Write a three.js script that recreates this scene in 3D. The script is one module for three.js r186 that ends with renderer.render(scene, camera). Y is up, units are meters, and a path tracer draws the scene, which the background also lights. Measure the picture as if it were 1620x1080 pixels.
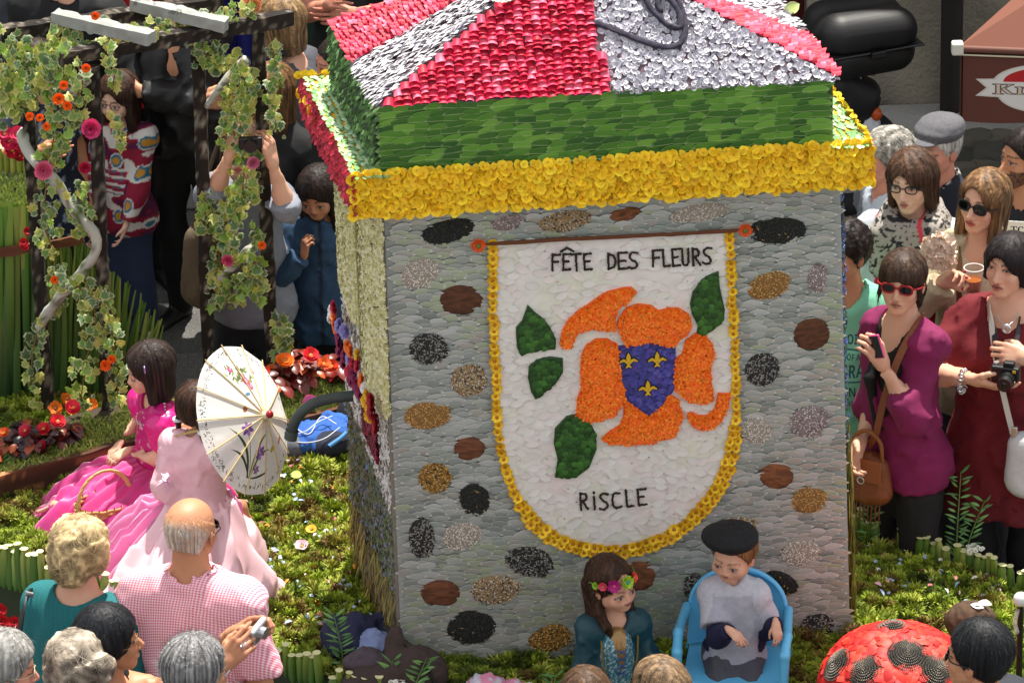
import * as THREE from 'three';
import { mergeGeometries } from 'three/addons/utils/BufferGeometryUtils.js';
import { RoundedBoxGeometry } from 'three/addons/geometries/RoundedBoxGeometry.js';

// ------------------------------------------------------------------ camera, sky, sun, exposure
const F = 8000, PITCH = 26 * Math.PI / 180, ROLL = 0.028, CAM = [0, 9.28, 17];
const scene = new THREE.Scene();
const camera = new THREE.PerspectiveCamera(2 * Math.atan(540 / F) * 180 / Math.PI, 1.5, 0.5, 300);
camera.position.set(...CAM); camera.rotation.order = 'YXZ'; camera.rotation.set(-PITCH, 0, -ROLL); camera.updateMatrixWorld();
const renderer = new THREE.WebGLRenderer({ antialias: true });
renderer.toneMapping = THREE.LinearToneMapping; renderer.toneMappingExposure = 1.72; renderer.shadowMap.enabled = true;
{
  // a bright sky of broken white cloud over a narrow street
  const w = 256, h = 128, d = new Float32Array(w * h * 4);
  for (let y = 0; y < h; y++) for (let x = 0; x < w; x++) {
    const el = (y + 0.5) / h * Math.PI - Math.PI / 2, az = x / w * 2 * Math.PI, i = (y * w + x) * 4;
    const c = 0.5 + 0.5 * Math.sin(az * 3 + 2 * Math.sin(el * 5)) * Math.sin(el * 7 + az * 2), up = Math.max(0, Math.sin(el));
    const v = el < 0 ? 0.45 : 0.65 - 0.14 * up;
    d[i] = v * (0.90 + 0.14 * c); d[i + 1] = v * (0.95 + 0.09 * c); d[i + 2] = v * (1.02 + 0.01 * c); d[i + 3] = 1;
  }
  const t = new THREE.DataTexture(d, w, h, THREE.RGBAFormat, THREE.FloatType);
  t.mapping = THREE.EquirectangularReflectionMapping; t.magFilter = THREE.LinearFilter; t.needsUpdate = true;
  scene.background = t; scene.environment = t;
}
const sun = new THREE.DirectionalLight(new THREE.Color(1, 0.95, 0.86), 5.0);
sun.position.set(2, 17, -6.5); sun.target.position.set(0, 0, 0); sun.castShadow = true; sun.shadow.radius = 1.4;
Object.assign(sun.shadow.camera, { left: -8, right: 8, top: 8, bottom: -8, near: 1, far: 50 });
scene.add(sun, sun.target);

// ------------------------------------------------------------------ small helpers
const V = (x, y, z) => new THREE.Vector3(x, y, z);
let seed_ = 7;
const reseed = (s) => { seed_ = s | 0; };
const rnd = () => { seed_ = (seed_ + 0x6d2b79f5) | 0; let t = Math.imul(seed_ ^ (seed_ >>> 15), 1 | seed_); t = (t + Math.imul(t ^ (t >>> 7), 61 | t)) ^ t; return ((t ^ (t >>> 14)) >>> 0) / 4294967296; };
const rr = (a, b) => a + (b - a) * rnd();
const pick = (a) => a[Math.floor(rnd() * a.length) % a.length];
const mix = (a, b, t) => a + (b - a) * t, clamp = (x, a = 0, b = 1) => Math.min(b, Math.max(a, x));
const sst = (a, b, x) => { const t = clamp((x - a) / (b - a)); return t * t * (3 - 2 * t); };
const hsh = (x, y, z) => { let h = Math.imul(x | 0, 374761393) + Math.imul(y | 0, 668265263) + Math.imul(z | 0, 2147483647 - 97) | 0; h = Math.imul(h ^ (h >>> 13), 1274126177); return ((h ^ (h >>> 16)) >>> 0) / 4294967296; };
function noise(x, y, z = 0) {                                            // value noise, -1 .. 1
  const xi = Math.floor(x), yi = Math.floor(y), zi = Math.floor(z); let u = x - xi, v = y - yi, w = z - zi;
  u = u * u * (3 - 2 * u); v = v * v * (3 - 2 * v); w = w * w * (3 - 2 * w);
  const a = mix(mix(hsh(xi, yi, zi), hsh(xi + 1, yi, zi), u), mix(hsh(xi, yi + 1, zi), hsh(xi + 1, yi + 1, zi), u), v);
  const b = mix(mix(hsh(xi, yi, zi + 1), hsh(xi + 1, yi, zi + 1), u), mix(hsh(xi, yi + 1, zi + 1), hsh(xi + 1, yi + 1, zi + 1), u), v);
  return mix(a, b, w) * 2 - 1;
}
const fbm = (x, y, z = 0) => 0.6 * noise(x, y, z) + 0.3 * noise(x * 2.1, y * 2.1, z * 2.1 + 5) + 0.15 * noise(x * 4.3, y * 4.3, z * 4.3 + 9);
const hexC = (h) => { const c = new THREE.Color(h); return [c.r, c.g, c.b]; };   // sRGB hex to linear triple
const cm = (a, b, t) => [mix(a[0], b[0], t), mix(a[1], b[1], t), mix(a[2], b[2], t)];
const cs = (a, k) => [a[0] * k, a[1] * k, a[2] * k];

const v3 = { add: (a, b) => [a[0] + b[0], a[1] + b[1], a[2] + b[2]], sub: (a, b) => [a[0] - b[0], a[1] - b[1], a[2] - b[2]], mul: (a, k) => [a[0] * k, a[1] * k, a[2] * k], len: (a) => Math.hypot(...a), nrm: (a) => { const l = Math.hypot(...a) || 1; return [a[0] / l, a[1] / l, a[2] / l]; }, crs: (a, b) => [a[1] * b[2] - a[2] * b[1], a[2] * b[0] - a[0] * b[2], a[0] * b[1] - a[1] * b[0]], dot: (a, b) => a[0] * b[0] + a[1] * b[1] + a[2] * b[2], lerp: (a, b, t) => [mix(a[0], b[0], t), mix(a[1], b[1], t), mix(a[2], b[2], t)] };
const dg = Math.PI / 180;

// where the ray through a photograph pixel meets the world (only used to find real places while building)
const CR = V(), CU = V(), CF = V(); camera.matrixWorld.extractBasis(CR, CU, CF); CF.negate();
const rayDir = (px, py) => CF.clone().addScaledVector(CR, (px - 810) / F).addScaledVector(CU, (540 - py) / F);
const atY = (px, py, y = 0) => { const d = rayDir(px, py); return V(...CAM).addScaledVector(d, (y - CAM[1]) / d.y); };
const atZ = (px, py, z) => { const d = rayDir(px, py); return V(...CAM).addScaledVector(d, (z - CAM[2]) / d.z); };
const project = (p) => { const q = p.clone().sub(V(...CAM)), z = q.dot(CF); return [810 + F * q.dot(CR) / z, 540 - F * q.dot(CU) / z, z]; };

// things, parts, tags
const counts = {};
const numbered = (n) => { const k = counts[n] = (counts[n] ?? -1) + 1; return k ? n + '_' + String(k).padStart(3, '0') : n; };
function tag(o, label, category, group, kind) { if (label) o.userData.label = label; if (category) o.userData.category = category; if (group) o.userData.group = group; if (kind) o.userData.kind = kind; return o; }
function thing(name, label, category, pos = [0, 0, 0], turn = 0, group) {
  const o = new THREE.Group(); o.name = numbered(name); o.position.set(...pos); o.rotation.y = turn; scene.add(o); return tag(o, label, category, group);
}
function part(name, geo, mat, parent = scene, label) {
  const m = new THREE.Mesh(geo, mat); m.name = parent === scene ? numbered(name) : name; m.castShadow = m.receiveShadow = true; parent.add(m); if (label) m.userData.label = label; return m;
}
const merge = (list) => mergeGeometries(list.map((g) => { const q = g.index ? g.toNonIndexed() : g; return q; }), false);
function strip(g, keep = ['position', 'normal']) { for (const k of Object.keys(g.attributes)) if (!keep.includes(k)) g.deleteAttribute(k); return g; }
function paint(g, fn) {                                                   // vertex colours: a triple, or fn(x, y, z)
  const p = g.attributes.position, a = new Float32Array(p.count * 3);
  for (let i = 0; i < p.count; i++) { const c = typeof fn === 'function' ? fn(p.getX(i), p.getY(i), p.getZ(i)) : fn; a[i * 3] = c[0]; a[i * 3 + 1] = c[1]; a[i * 3 + 2] = c[2]; }
  g.setAttribute('color', new THREE.BufferAttribute(a, 3)); return g;
}
const tf = (g, pos = [0, 0, 0], rot = [0, 0, 0], sc = 1) => { const m = new THREE.Matrix4().compose(V(...pos), new THREE.Quaternion().setFromEuler(new THREE.Euler(...rot)), typeof sc === 'number' ? V(sc, sc, sc) : V(...sc)); return g.applyMatrix4(m); };
const boxG = (w, h, d, r = 0.004, pos = [0, 0, 0], rot) => tf(new RoundedBoxGeometry(w, h, d, 2, Math.min(r, w / 2.01, h / 2.01, d / 2.01)), pos, rot);
const tubeG = (pts, r, seg = 8, n = 24, closed = false) => new THREE.TubeGeometry(new THREE.CatmullRomCurve3(pts.map((p) => p.isVector3 ? p : V(...p)), closed), n, r, seg, closed);
function taperTube(pts, r0, r1, seg = 7, n = 20, bump = 0) {              // a tube that thins, with capped ends and a knobbly skin
  const c = new THREE.CatmullRomCurve3(pts.map((p) => p.isVector3 ? p : V(...p))), g = new THREE.TubeGeometry(c, n, 1, seg, false), P = g.attributes.position;
  for (let i = 0; i <= n; i++) { const q = c.getPointAt(i / n); let r = mix(r0, r1, i / n); if (i === 0 || i === n) r *= 0.55; for (let j = 0; j <= seg; j++) { const k = i * (seg + 1) + j, v = V().fromBufferAttribute(P, k).sub(q); const rr_ = r * (1 + bump * noise((q.x + v.x * .05) * 30 + j % seg, q.y * 30, q.z * 30)); P.setXYZ(k, q.x + v.x * rr_, q.y + v.y * rr_, q.z + v.z * rr_); } }
  g.computeVertexNormals(); return g;
}
// free-form triangles with colours
class Tri {
  constructor() { this.p = []; this.c = []; this.i = []; }
  v(x, y, z, c) { this.p.push(x, y, z); this.c.push(c[0], c[1], c[2]); return this.p.length / 3 - 1; }
  f(a, b, c) { this.i.push(a, b, c); }
  q(a, b, c, d) { this.i.push(a, b, c, a, c, d); }
  geo(flat) { let g = new THREE.BufferGeometry(); g.setAttribute('position', new THREE.Float32BufferAttribute(this.p, 3)); g.setAttribute('color', new THREE.Float32BufferAttribute(this.c, 3)); g.setIndex(this.i); if (flat) g = g.toNonIndexed(); g.computeVertexNormals(); return g; }
  add(g, m, tint) {                                                        // append an indexed coloured geometry under a matrix
    const o = this.p.length / 3, P = g.attributes.position, C = g.attributes.color, q = V();
    for (let i = 0; i < P.count; i++) { q.fromBufferAttribute(P, i).applyMatrix4(m); this.p.push(q.x, q.y, q.z); const t = tint ?? [1, 1, 1]; this.c.push(C.getX(i) * t[0], C.getY(i) * t[1], C.getZ(i) * t[2]); }
    for (let i = 0; i < g.index.count; i++) this.i.push(o + g.index.getX(i));
  }
}
// matrix that lays a piece (its x = along, y = across, z = away from the surface) at p
const lay = (p, x, z, sc = 1) => { const Z = z.clone().normalize(), X = x.clone().addScaledVector(Z, -x.dot(Z)).normalize(), Y = Z.clone().cross(X); const m = new THREE.Matrix4().makeBasis(X, Y, Z); m.scale(typeof sc === 'number' ? V(sc, sc, sc) : V(...sc)); return m.setPosition(p); };

// ------------------------------------------------------------------ materials
const std = (o) => new THREE.MeshStandardMaterial({ roughness: 0.8, ...o });
const phy = (o) => new THREE.MeshPhysicalMaterial({ roughness: 0.6, ...o });
const VC = { vertexColors: true };
function texFn(w, h, fn, srgb = true, rx = 1, ry = 1) {
  const d = new Uint8Array(w * h * 4);
  for (let y = 0; y < h; y++) for (let x = 0; x < w; x++) { const c = fn(x / w, y / h, x, y), i = (y * w + x) * 4; for (let k = 0; k < 3; k++) d[i + k] = clamp(c[k] ?? c[0]) * 255; d[i + 3] = 255; }
  const t = new THREE.DataTexture(d, w, h); t.magFilter = THREE.LinearFilter; t.wrapS = t.wrapT = THREE.RepeatWrapping; if (srgb) t.colorSpace = THREE.SRGBColorSpace; t.repeat.set(rx, ry); t.needsUpdate = true; return t;
}
function canvasTex(w, h, draw) { const c = document.createElement('canvas'); c.width = w; c.height = h; draw(c.getContext('2d'), w, h); const t = new THREE.CanvasTexture(c); t.colorSpace = THREE.SRGBColorSpace; t.wrapS = t.wrapT = THREE.RepeatWrapping; return t; }
const M = {
  leaf: std({ ...VC, roughness: 0.5, side: THREE.DoubleSide }),
  gloss: std({ ...VC, roughness: 0.32, side: THREE.DoubleSide }),
  petal: std({ ...VC, roughness: 0.6, side: THREE.DoubleSide }),
  thinLeaf: phy({ ...VC, roughness: 0.75, transmission: 0.35, thickness: 0, side: THREE.DoubleSide }),
  thinPetal: phy({ ...VC, roughness: 0.8, transmission: 0.3, thickness: 0, side: THREE.DoubleSide }),
  glowPetal: phy({ ...VC, roughness: 0.7, transmission: 0.06, thickness: 0, side: THREE.DoubleSide }),
  matte: std({ ...VC, roughness: 0.9 }),
  skin: phy({ ...VC, roughness: 0.5, specularIntensity: 0.7 }),
  hair: phy({ ...VC, roughness: 0.55, specularIntensity: 0.45, side: THREE.DoubleSide }),
  cloth: phy({ ...VC, roughness: 0.85, side: THREE.DoubleSide }),
  satin: phy({ ...VC, roughness: 0.32, sheen: 0.4, sheenRoughness: 0.4, sheenColor: new THREE.Color(1, 0.8, 0.9), side: THREE.DoubleSide }),
  leather: std({ ...VC, roughness: 0.55 }),
  bark: std({ ...VC, roughness: 0.95 }),
  black: std({ color: 0x101012, roughness: 0.35 }),
  darkGlass: phy({ color: 0x0a0a0c, roughness: 0.08 }),
  metal: std({ color: 0xc8c8cc, roughness: 0.3, metalness: 0.9 }),
  gold: std({ color: 0xd8b050, roughness: 0.35, metalness: 0.9 }),
};
// ------------------------------------------------------------------ smooth solids: joined tapered capsules and ellipsoids, meshed by surface nets
const rc = (a, b, r1, r2 = r1, k = 0.03, x) => ({ t: 0, a, b, r1, r2, k, ...x });
const el = (c, r, k = 0.03, x) => ({ t: 1, c, r, k, ...x });
function pd(p, x, y, z) {
  let d;
  if (p.t === 0) {
    const a = p.a, b = p.b, bx = b[0] - a[0], by = b[1] - a[1], bz = b[2] - a[2], qx = x - a[0], qy = y - a[1], qz = z - a[2];
    let h = (qx * bx + qy * by + qz * bz) / (bx * bx + by * by + bz * bz + 1e-12); h = h < 0 ? 0 : h > 1 ? 1 : h;
    const ex = qx - bx * h, ey = qy - by * h, ez = qz - bz * h;
    d = Math.sqrt(ex * ex + ey * ey + ez * ez) - (p.r1 + (p.r2 - p.r1) * h);
  } else {
    let qx = x - p.c[0], qy = y - p.c[1], qz = z - p.c[2]; const r = p.r;
    if (p.m) { const m = p.m, ax = qx * m[0] + qy * m[1] + qz * m[2], ay = qx * m[3] + qy * m[4] + qz * m[5], az = qx * m[6] + qy * m[7] + qz * m[8]; qx = ax; qy = ay; qz = az; }
    const ux = qx / r[0], uy = qy / r[1], uz = qz / r[2], k0 = Math.sqrt(ux * ux + uy * uy + uz * uz);
    const vx = ux / r[0], vy = uy / r[1], vz = uz / r[2], k1 = Math.sqrt(vx * vx + vy * vy + vz * vz);
    d = k1 < 1e-9 ? -Math.min(r[0], r[1], r[2]) : k0 * (k0 - 1) / k1;
  }
  if (p.clip) { const c = p.clip, e = c[0] * x + c[1] * y + c[2] * z - c[3]; if (e > d) d = e; }
  return d;
}
function ev(L, x, y, z) {
  let d = 1e3;
  for (let i = 0; i < L.length; i++) {
    const p = L[i], e = pd(p, x, y, z), k = p.k;
    if (p.sub) { const h = k - Math.abs(d + e); d = Math.max(d, -e); if (h > 0) d += h * h / (4 * k); }
    else if (p.cut) { if (e > d) d = e; }
    else { const h = k - Math.abs(d - e); d = Math.min(d, e); if (h > 0) d -= h * h / (4 * k); }
  }
  return d;
}
let GRID = new Float32Array(1 << 20);
function solid(prims, cell, o = {}) {
  const lo = [1e9, 1e9, 1e9], hi = [-1e9, -1e9, -1e9];
  for (const p of prims) if (!p.sub && !p.cut) for (let k = 0; k < 3; k++) {
    const m = p.t ? Math.max(...p.r) : 0, q = p.t ? (p.m ? m : p.r[k]) : 0;
    lo[k] = Math.min(lo[k], p.t ? p.c[k] - q : Math.min(p.a[k] - p.r1, p.b[k] - p.r2)); hi[k] = Math.max(hi[k], p.t ? p.c[k] + q : Math.max(p.a[k] + p.r1, p.b[k] + p.r2));
  }
  if (o.clip) for (let k = 0; k < 3; k++) { lo[k] = Math.max(lo[k], o.clip[0][k]); hi[k] = Math.min(hi[k], o.clip[1][k]); }
  const pad = (o.pad ?? 0.02) + 2 * cell, n = [0, 0, 0];
  for (let k = 0; k < 3; k++) { lo[k] -= pad; n[k] = Math.ceil((hi[k] + pad - lo[k]) / cell) + 1; }
  const [nx, ny, nz] = n, sy = nx, sz = nx * ny, N = sz * nz;
  if (GRID.length < N) GRID = new Float32Array(N);
  const G = GRID, B = 6, disp = o.disp, da = o.dispMax ?? 0.03, R = cell * B * 0.87 + da;
  for (let z0 = 0; z0 < nz; z0 += B) for (let y0 = 0; y0 < ny; y0 += B) for (let x0 = 0; x0 < nx; x0 += B) {
    const cx = lo[0] + (x0 + B / 2) * cell, cy = lo[1] + (y0 + B / 2) * cell, cz = lo[2] + (z0 + B / 2) * cell;
    let dm = 1e9, any = false; const ds = [];
    for (const p of prims) { const e = pd(p, cx, cy, cz); ds.push(e); if (!p.sub && !p.cut) { if (e < dm) dm = e; } else any = true; }
    const x1 = Math.min(nx, x0 + B), y1 = Math.min(ny, y0 + B), z1 = Math.min(nz, z0 + B);
    let full = null;
    if (dm > R * 1.4 + 0.06) full = 1; else if (dm < -(R * 1.6 + 0.02) && !any) full = -1;
    if (full !== null) { for (let z = z0; z < z1; z++) for (let y = y0; y < y1; y++) G.fill(full, z * sz + y * sy + x0, z * sz + y * sy + x1); continue; }
    const L = prims.filter((p, i) => (p.sub ? ds[i] < R * 1.6 + p.k : p.cut ? true : ds[i] < dm + 2.8 * R + p.k * 1.5));
    for (let z = z0; z < z1; z++) for (let y = y0; y < y1; y++) for (let x = x0; x < x1; x++) {
      const X = lo[0] + x * cell, Y = lo[1] + y * cell, Z = lo[2] + z * cell; let d = ev(L, X, Y, Z);
      if (disp && d < da * 1.5 && d > -da * 1.5) d += disp(X, Y, Z, d);
      G[z * sz + y * sy + x] = d;
    }
  }
  const idx = new Int32Array(N).fill(-1), P = [], I = [];
  for (let z = 0; z < nz - 1; z++) for (let y = 0; y < ny - 1; y++) for (let x = 0; x < nx - 1; x++) {
    const g = z * sz + y * sy + x; let mask = 0;
    const v = [G[g], G[g + 1], G[g + sy], G[g + sy + 1], G[g + sz], G[g + sz + 1], G[g + sz + sy], G[g + sz + sy + 1]];
    for (let i = 0; i < 8; i++) if (v[i] < 0) mask |= 1 << i;
    if (mask === 0 || mask === 255) continue;
    let ax = 0, ay = 0, az = 0, c = 0;
    for (let a = 0; a < 8; a++) for (let bit = 1; bit < 8; bit <<= 1) if (!(a & bit)) { const b = a | bit; if ((v[a] < 0) !== (v[b] < 0)) { const t = v[a] / (v[a] - v[b]); ax += (a & 1) + (bit === 1 ? t : 0); ay += (a >> 1 & 1) + (bit === 2 ? t : 0); az += (a >> 2 & 1) + (bit === 4 ? t : 0); c++; } }
    idx[g] = P.length / 3; P.push(lo[0] + (x + ax / c) * cell, lo[1] + (y + ay / c) * cell, lo[2] + (z + az / c) * cell);
  }
  const quad = (a, b, c, d, flip) => { if (a < 0 || b < 0 || c < 0 || d < 0) return; flip ? I.push(a, d, c, a, c, b) : I.push(a, b, c, a, c, d); };
  for (let z = 1; z < nz - 1; z++) for (let y = 1; y < ny - 1; y++) for (let x = 1; x < nx - 1; x++) {
    const g = z * sz + y * sy + x, s = G[g] < 0;
    if (s !== G[g + 1] < 0) quad(idx[g - sy - sz], idx[g - sz], idx[g], idx[g - sy], !s);
    if (s !== G[g + sy] < 0) quad(idx[g - 1 - sz], idx[g - 1], idx[g], idx[g - sz], !s);
    if (s !== G[g + sz] < 0) quad(idx[g - 1 - sy], idx[g - sy], idx[g], idx[g - 1], !s);
  }
  const geo = new THREE.BufferGeometry(); geo.setAttribute('position', new THREE.Float32BufferAttribute(P, 3)); geo.setIndex(I); geo.computeVertexNormals();
  if (o.keep) { /* drop faces outside keep(x, y, z) */ const K = []; for (let i = 0; i < I.length; i += 3) { const a = I[i] * 3; if (o.keep(P[a], P[a + 1], P[a + 2])) K.push(I[i], I[i + 1], I[i + 2]); } geo.setIndex(K); }
  if (o.color) { const nn = geo.attributes.normal, C = new Float32Array(P.length); for (let i = 0; i < P.length / 3; i++) { const c = o.color(P[i * 3], P[i * 3 + 1], P[i * 3 + 2], nn.getX(i), nn.getY(i), nn.getZ(i)); C[i * 3] = c[0]; C[i * 3 + 1] = c[1]; C[i * 3 + 2] = c[2]; } geo.setAttribute('color', new THREE.BufferAttribute(C, 3)); }
  if (o.uv) { const U = new Float32Array(P.length / 3 * 2); for (let i = 0; i < P.length / 3; i++) { const c = o.uv(P[i * 3], P[i * 3 + 1], P[i * 3 + 2]); U[i * 2] = c[0]; U[i * 2 + 1] = c[1]; } geo.setAttribute('uv', new THREE.BufferAttribute(U, 2)); }
  return geo;
}
// a leaf or petal: x along, y across; cup lifts the rim, bend droops the tip; rim and vein colours
function leafG(o) {
  const { len = 1, wid = 0.4, n = 5, cup = 0, bend = 0, lift = 0, base = [0.1, 0.2, 0.05], rim = base, vein = base, rimW = 0.82, point = 1, tilt = 0 } = o;
  const T = new Tri(), H = (t) => wid / 2 * Math.pow(Math.sin(Math.PI * clamp(t, 0.001, 0.999)), point), rows = [];
  for (let i = 0; i <= n; i++) { const t = i / n, x = (t - 0.5) * len, h = H(t), z = (s) => lift * t + bend * Math.sin(Math.PI * t) + cup * s * s * h / (wid / 2) + tilt * s * h / (wid / 2); const ends = i === 0 || i === n;
    rows.push(ends ? [T.v(x, 0, z(0), rim)] : [T.v(x, -h, z(-1), rim), T.v(x, -h * rimW, z(-rimW), base), ...(o.vw ? [T.v(x, -o.vw, z(-o.vw / (h + 1e-6) * .9), base)] : []), T.v(x, 0, z(0), vein), ...(o.vw ? [T.v(x, o.vw, z(o.vw / (h + 1e-6) * .9), base)] : []), T.v(x, h * rimW, z(rimW), base), T.v(x, h, z(1), rim)]); }
  for (let i = 0; i < n; i++) { const a = rows[i], b = rows[i + 1];
    for (let j = 0; j < (o.vw ? 6 : 4); j++) { if (a.length === 1) T.f(a[0], b[j], b[j + 1]); else if (b.length === 1) T.f(a[j], b[0], a[j + 1]); else { T.f(a[j], b[j], b[j + 1]); T.f(a[j], b[j + 1], a[j + 1]); } } }
  return T.geo();
}
function petalFlower(o) {                                                  // ring of petals round a button, facing +z
  const { r = 0.016, n = 5, w = 0.9, cup = 0.2, col = [0.8, 0.5, 0.02], inner = cs(col, 0.8), eye = [0.5, 0.25, 0.01], eyeR = 0.28, layers = 1, droop = 0, jag = 0 } = o, T = new Tri();
  for (let L = 0; L < layers; L++) for (let i = 0; i < n; i++) {
    const R = r * (1 - L * 0.22) * rr(0.9, 1.08), a = (i + L * 0.5 + rr(-.12, .12)) / n * 6.2832, ww = w * R * Math.sin(Math.PI / n) * 1.15, z0 = L * r * 0.16, z1 = z0 + (cup + L * (o.cupUp ?? .12)) * R + rr(-.06, .06) * r, c = cs(col, rr(0.85, 1.12)), X = (d, s, z) => [Math.cos(a) * d - Math.sin(a) * s, Math.sin(a) * d + Math.cos(a) * s, z];
    const p = T.v(...X(r * eyeR * .5, 0, z0), inner), q = T.v(...X(R * .62, -ww, z1 * .7 + z0 * .3 + .06 * r), c), s = T.v(...X(R * .62, ww, z1 * .7 + z0 * .3 + .06 * r), c), m = T.v(...X(R * .66, 0, (z1 + z0) / 2 - .02 * r), c), e = T.v(...X(R, -ww * .5, z1 - droop * R), c), f = T.v(...X(R, ww * .5, z1 - droop * R), c);
    T.f(p, q, m); T.f(p, m, s); T.f(q, e, m); T.f(m, f, s); T.f(m, e, f);
  }
  const k = 7, zc = layers * r * .1 + r * .05, ce = T.v(0, 0, zc + r * eyeR * .7, eye), ring = []; for (let i = 0; i < k; i++) ring.push(T.v(Math.cos(i / k * 6.2832) * r * eyeR, Math.sin(i / k * 6.2832) * r * eyeR, zc, cs(eye, .7))); for (let i = 0; i < k; i++) T.f(ring[i], ring[(i + 1) % k], ce);
  return T.geo();
}
// ------------------------------------------------------------------ the tower's own axes: u along its front, v up, n out of its front
const YD = 0.5;                                                          // height of the float's mossy deck above the road
const TO = atY(636, 1055, YD), TE = atY(1347, 1005, YD), TU = TE.clone().sub(TO); const TW = TU.length(); TU.normalize();
const TN = TU.clone().cross(V(0, 1, 0)), TYAW = Math.atan2(-TU.z, TU.x);
const toWall = (px, py, n = 0) => { const d = rayDir(px, py), o = TO.clone().addScaledVector(TN, n), t = o.sub(V(...CAM)).dot(TN) / d.dot(TN), p = V(...CAM).addScaledVector(d, t).sub(TO); return [p.dot(TU), p.y]; };
const toLoc = (p) => { const q = p.clone().sub(TO); return [q.dot(TU), q.y, q.dot(TN)]; };
// ------------------------------------------------------------------ the flower-covered tower
const tower = thing('floral_tower', 'square tower covered in grey leaves with a white shield banner and red petal roof', 'parade tower', TO.toArray(), TYAW);
const HW = 1.80, SK = -0.137;                                            // wall height; sideways shift per metre of depth
const camL = V(...toLoc(V(...CAM)));
const dirL = (px, py) => { const d = rayDir(px, py); return V(d.dot(TU), d.y, d.dot(TN)); };
const onPlane = (px, py, p0, n) => { const d = dirL(px, py); return camL.clone().addScaledVector(d, p0.clone().sub(camL).dot(n) / d.dot(n)); };
const pxs = (flat, ox, oy, s, fn) => { const r = []; for (let i = 0; i < flat.length; i += 2) r.push(fn(ox + flat[i] / s, oy + flat[i + 1] / s)); return r; };
function hexa(u0, u1, v0, v1, n0, depth, flare = 0) {                      // a skewed box: front at n0, going back by depth
  const P = (u, v, k) => [u + SK * k, v, n0 - k], a = [P(u0, v0, 0), P(u1 + flare, v0, 0), P(u1, v1, 0), P(u0, v1, 0), P(u0, v0, depth), P(u1 + flare, v0, depth), P(u1, v1, depth), P(u0, v1, depth)];
  const g = new THREE.BufferGeometry(); g.setAttribute('position', new THREE.Float32BufferAttribute(a.flat(), 3));
  g.setIndex([0, 1, 2, 0, 2, 3, 5, 4, 7, 5, 7, 6, 4, 0, 3, 4, 3, 7, 1, 5, 6, 1, 6, 2, 3, 2, 6, 3, 6, 7, 4, 5, 1, 4, 1, 0]); const q = g.toNonIndexed(); q.computeVertexNormals(); return q;
}
// pieces that are told apart become meshes of their own, the first 300 of them; the others are joined
function scatter(parent, name, kinds, items, mat, stuffName, limit = 300) {   // items: {m: matrix, k: kind, t: tint}
  const own = new Set(); if (items.length > limit) { const st = items.length / limit; for (let i = 0; i < limit; i++) own.add(Math.floor(i * st)); } else items.forEach((_, i) => own.add(i));
  const rest = new Tri(); let any = false;
  items.forEach((it, i) => {
    if (own.has(i)) { const o = part(name, kinds[it.k], mat, parent); o.applyMatrix4(it.m); } else { rest.add(kinds[it.k], it.m, it.t); any = true; }
  });
  if (any) tag(part(stuffName ?? name, rest.geo(), mat, parent), null, null, null, 'stuff');
}
const inPoly = (x, y, P) => { let r = false; for (let i = 0, j = P.length - 1; i < P.length; j = i++) { const a = P[i], b = P[j]; if ((a[1] > y) !== (b[1] > y) && x < (b[0] - a[0]) * (y - a[1]) / (b[1] - a[1]) + a[0]) r = !r; } return r; };
const box2 = (P) => [Math.min(...P.map((p) => p[0])), Math.min(...P.map((p) => p[1])), Math.max(...P.map((p) => p[0])), Math.max(...P.map((p) => p[1]))];

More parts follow.
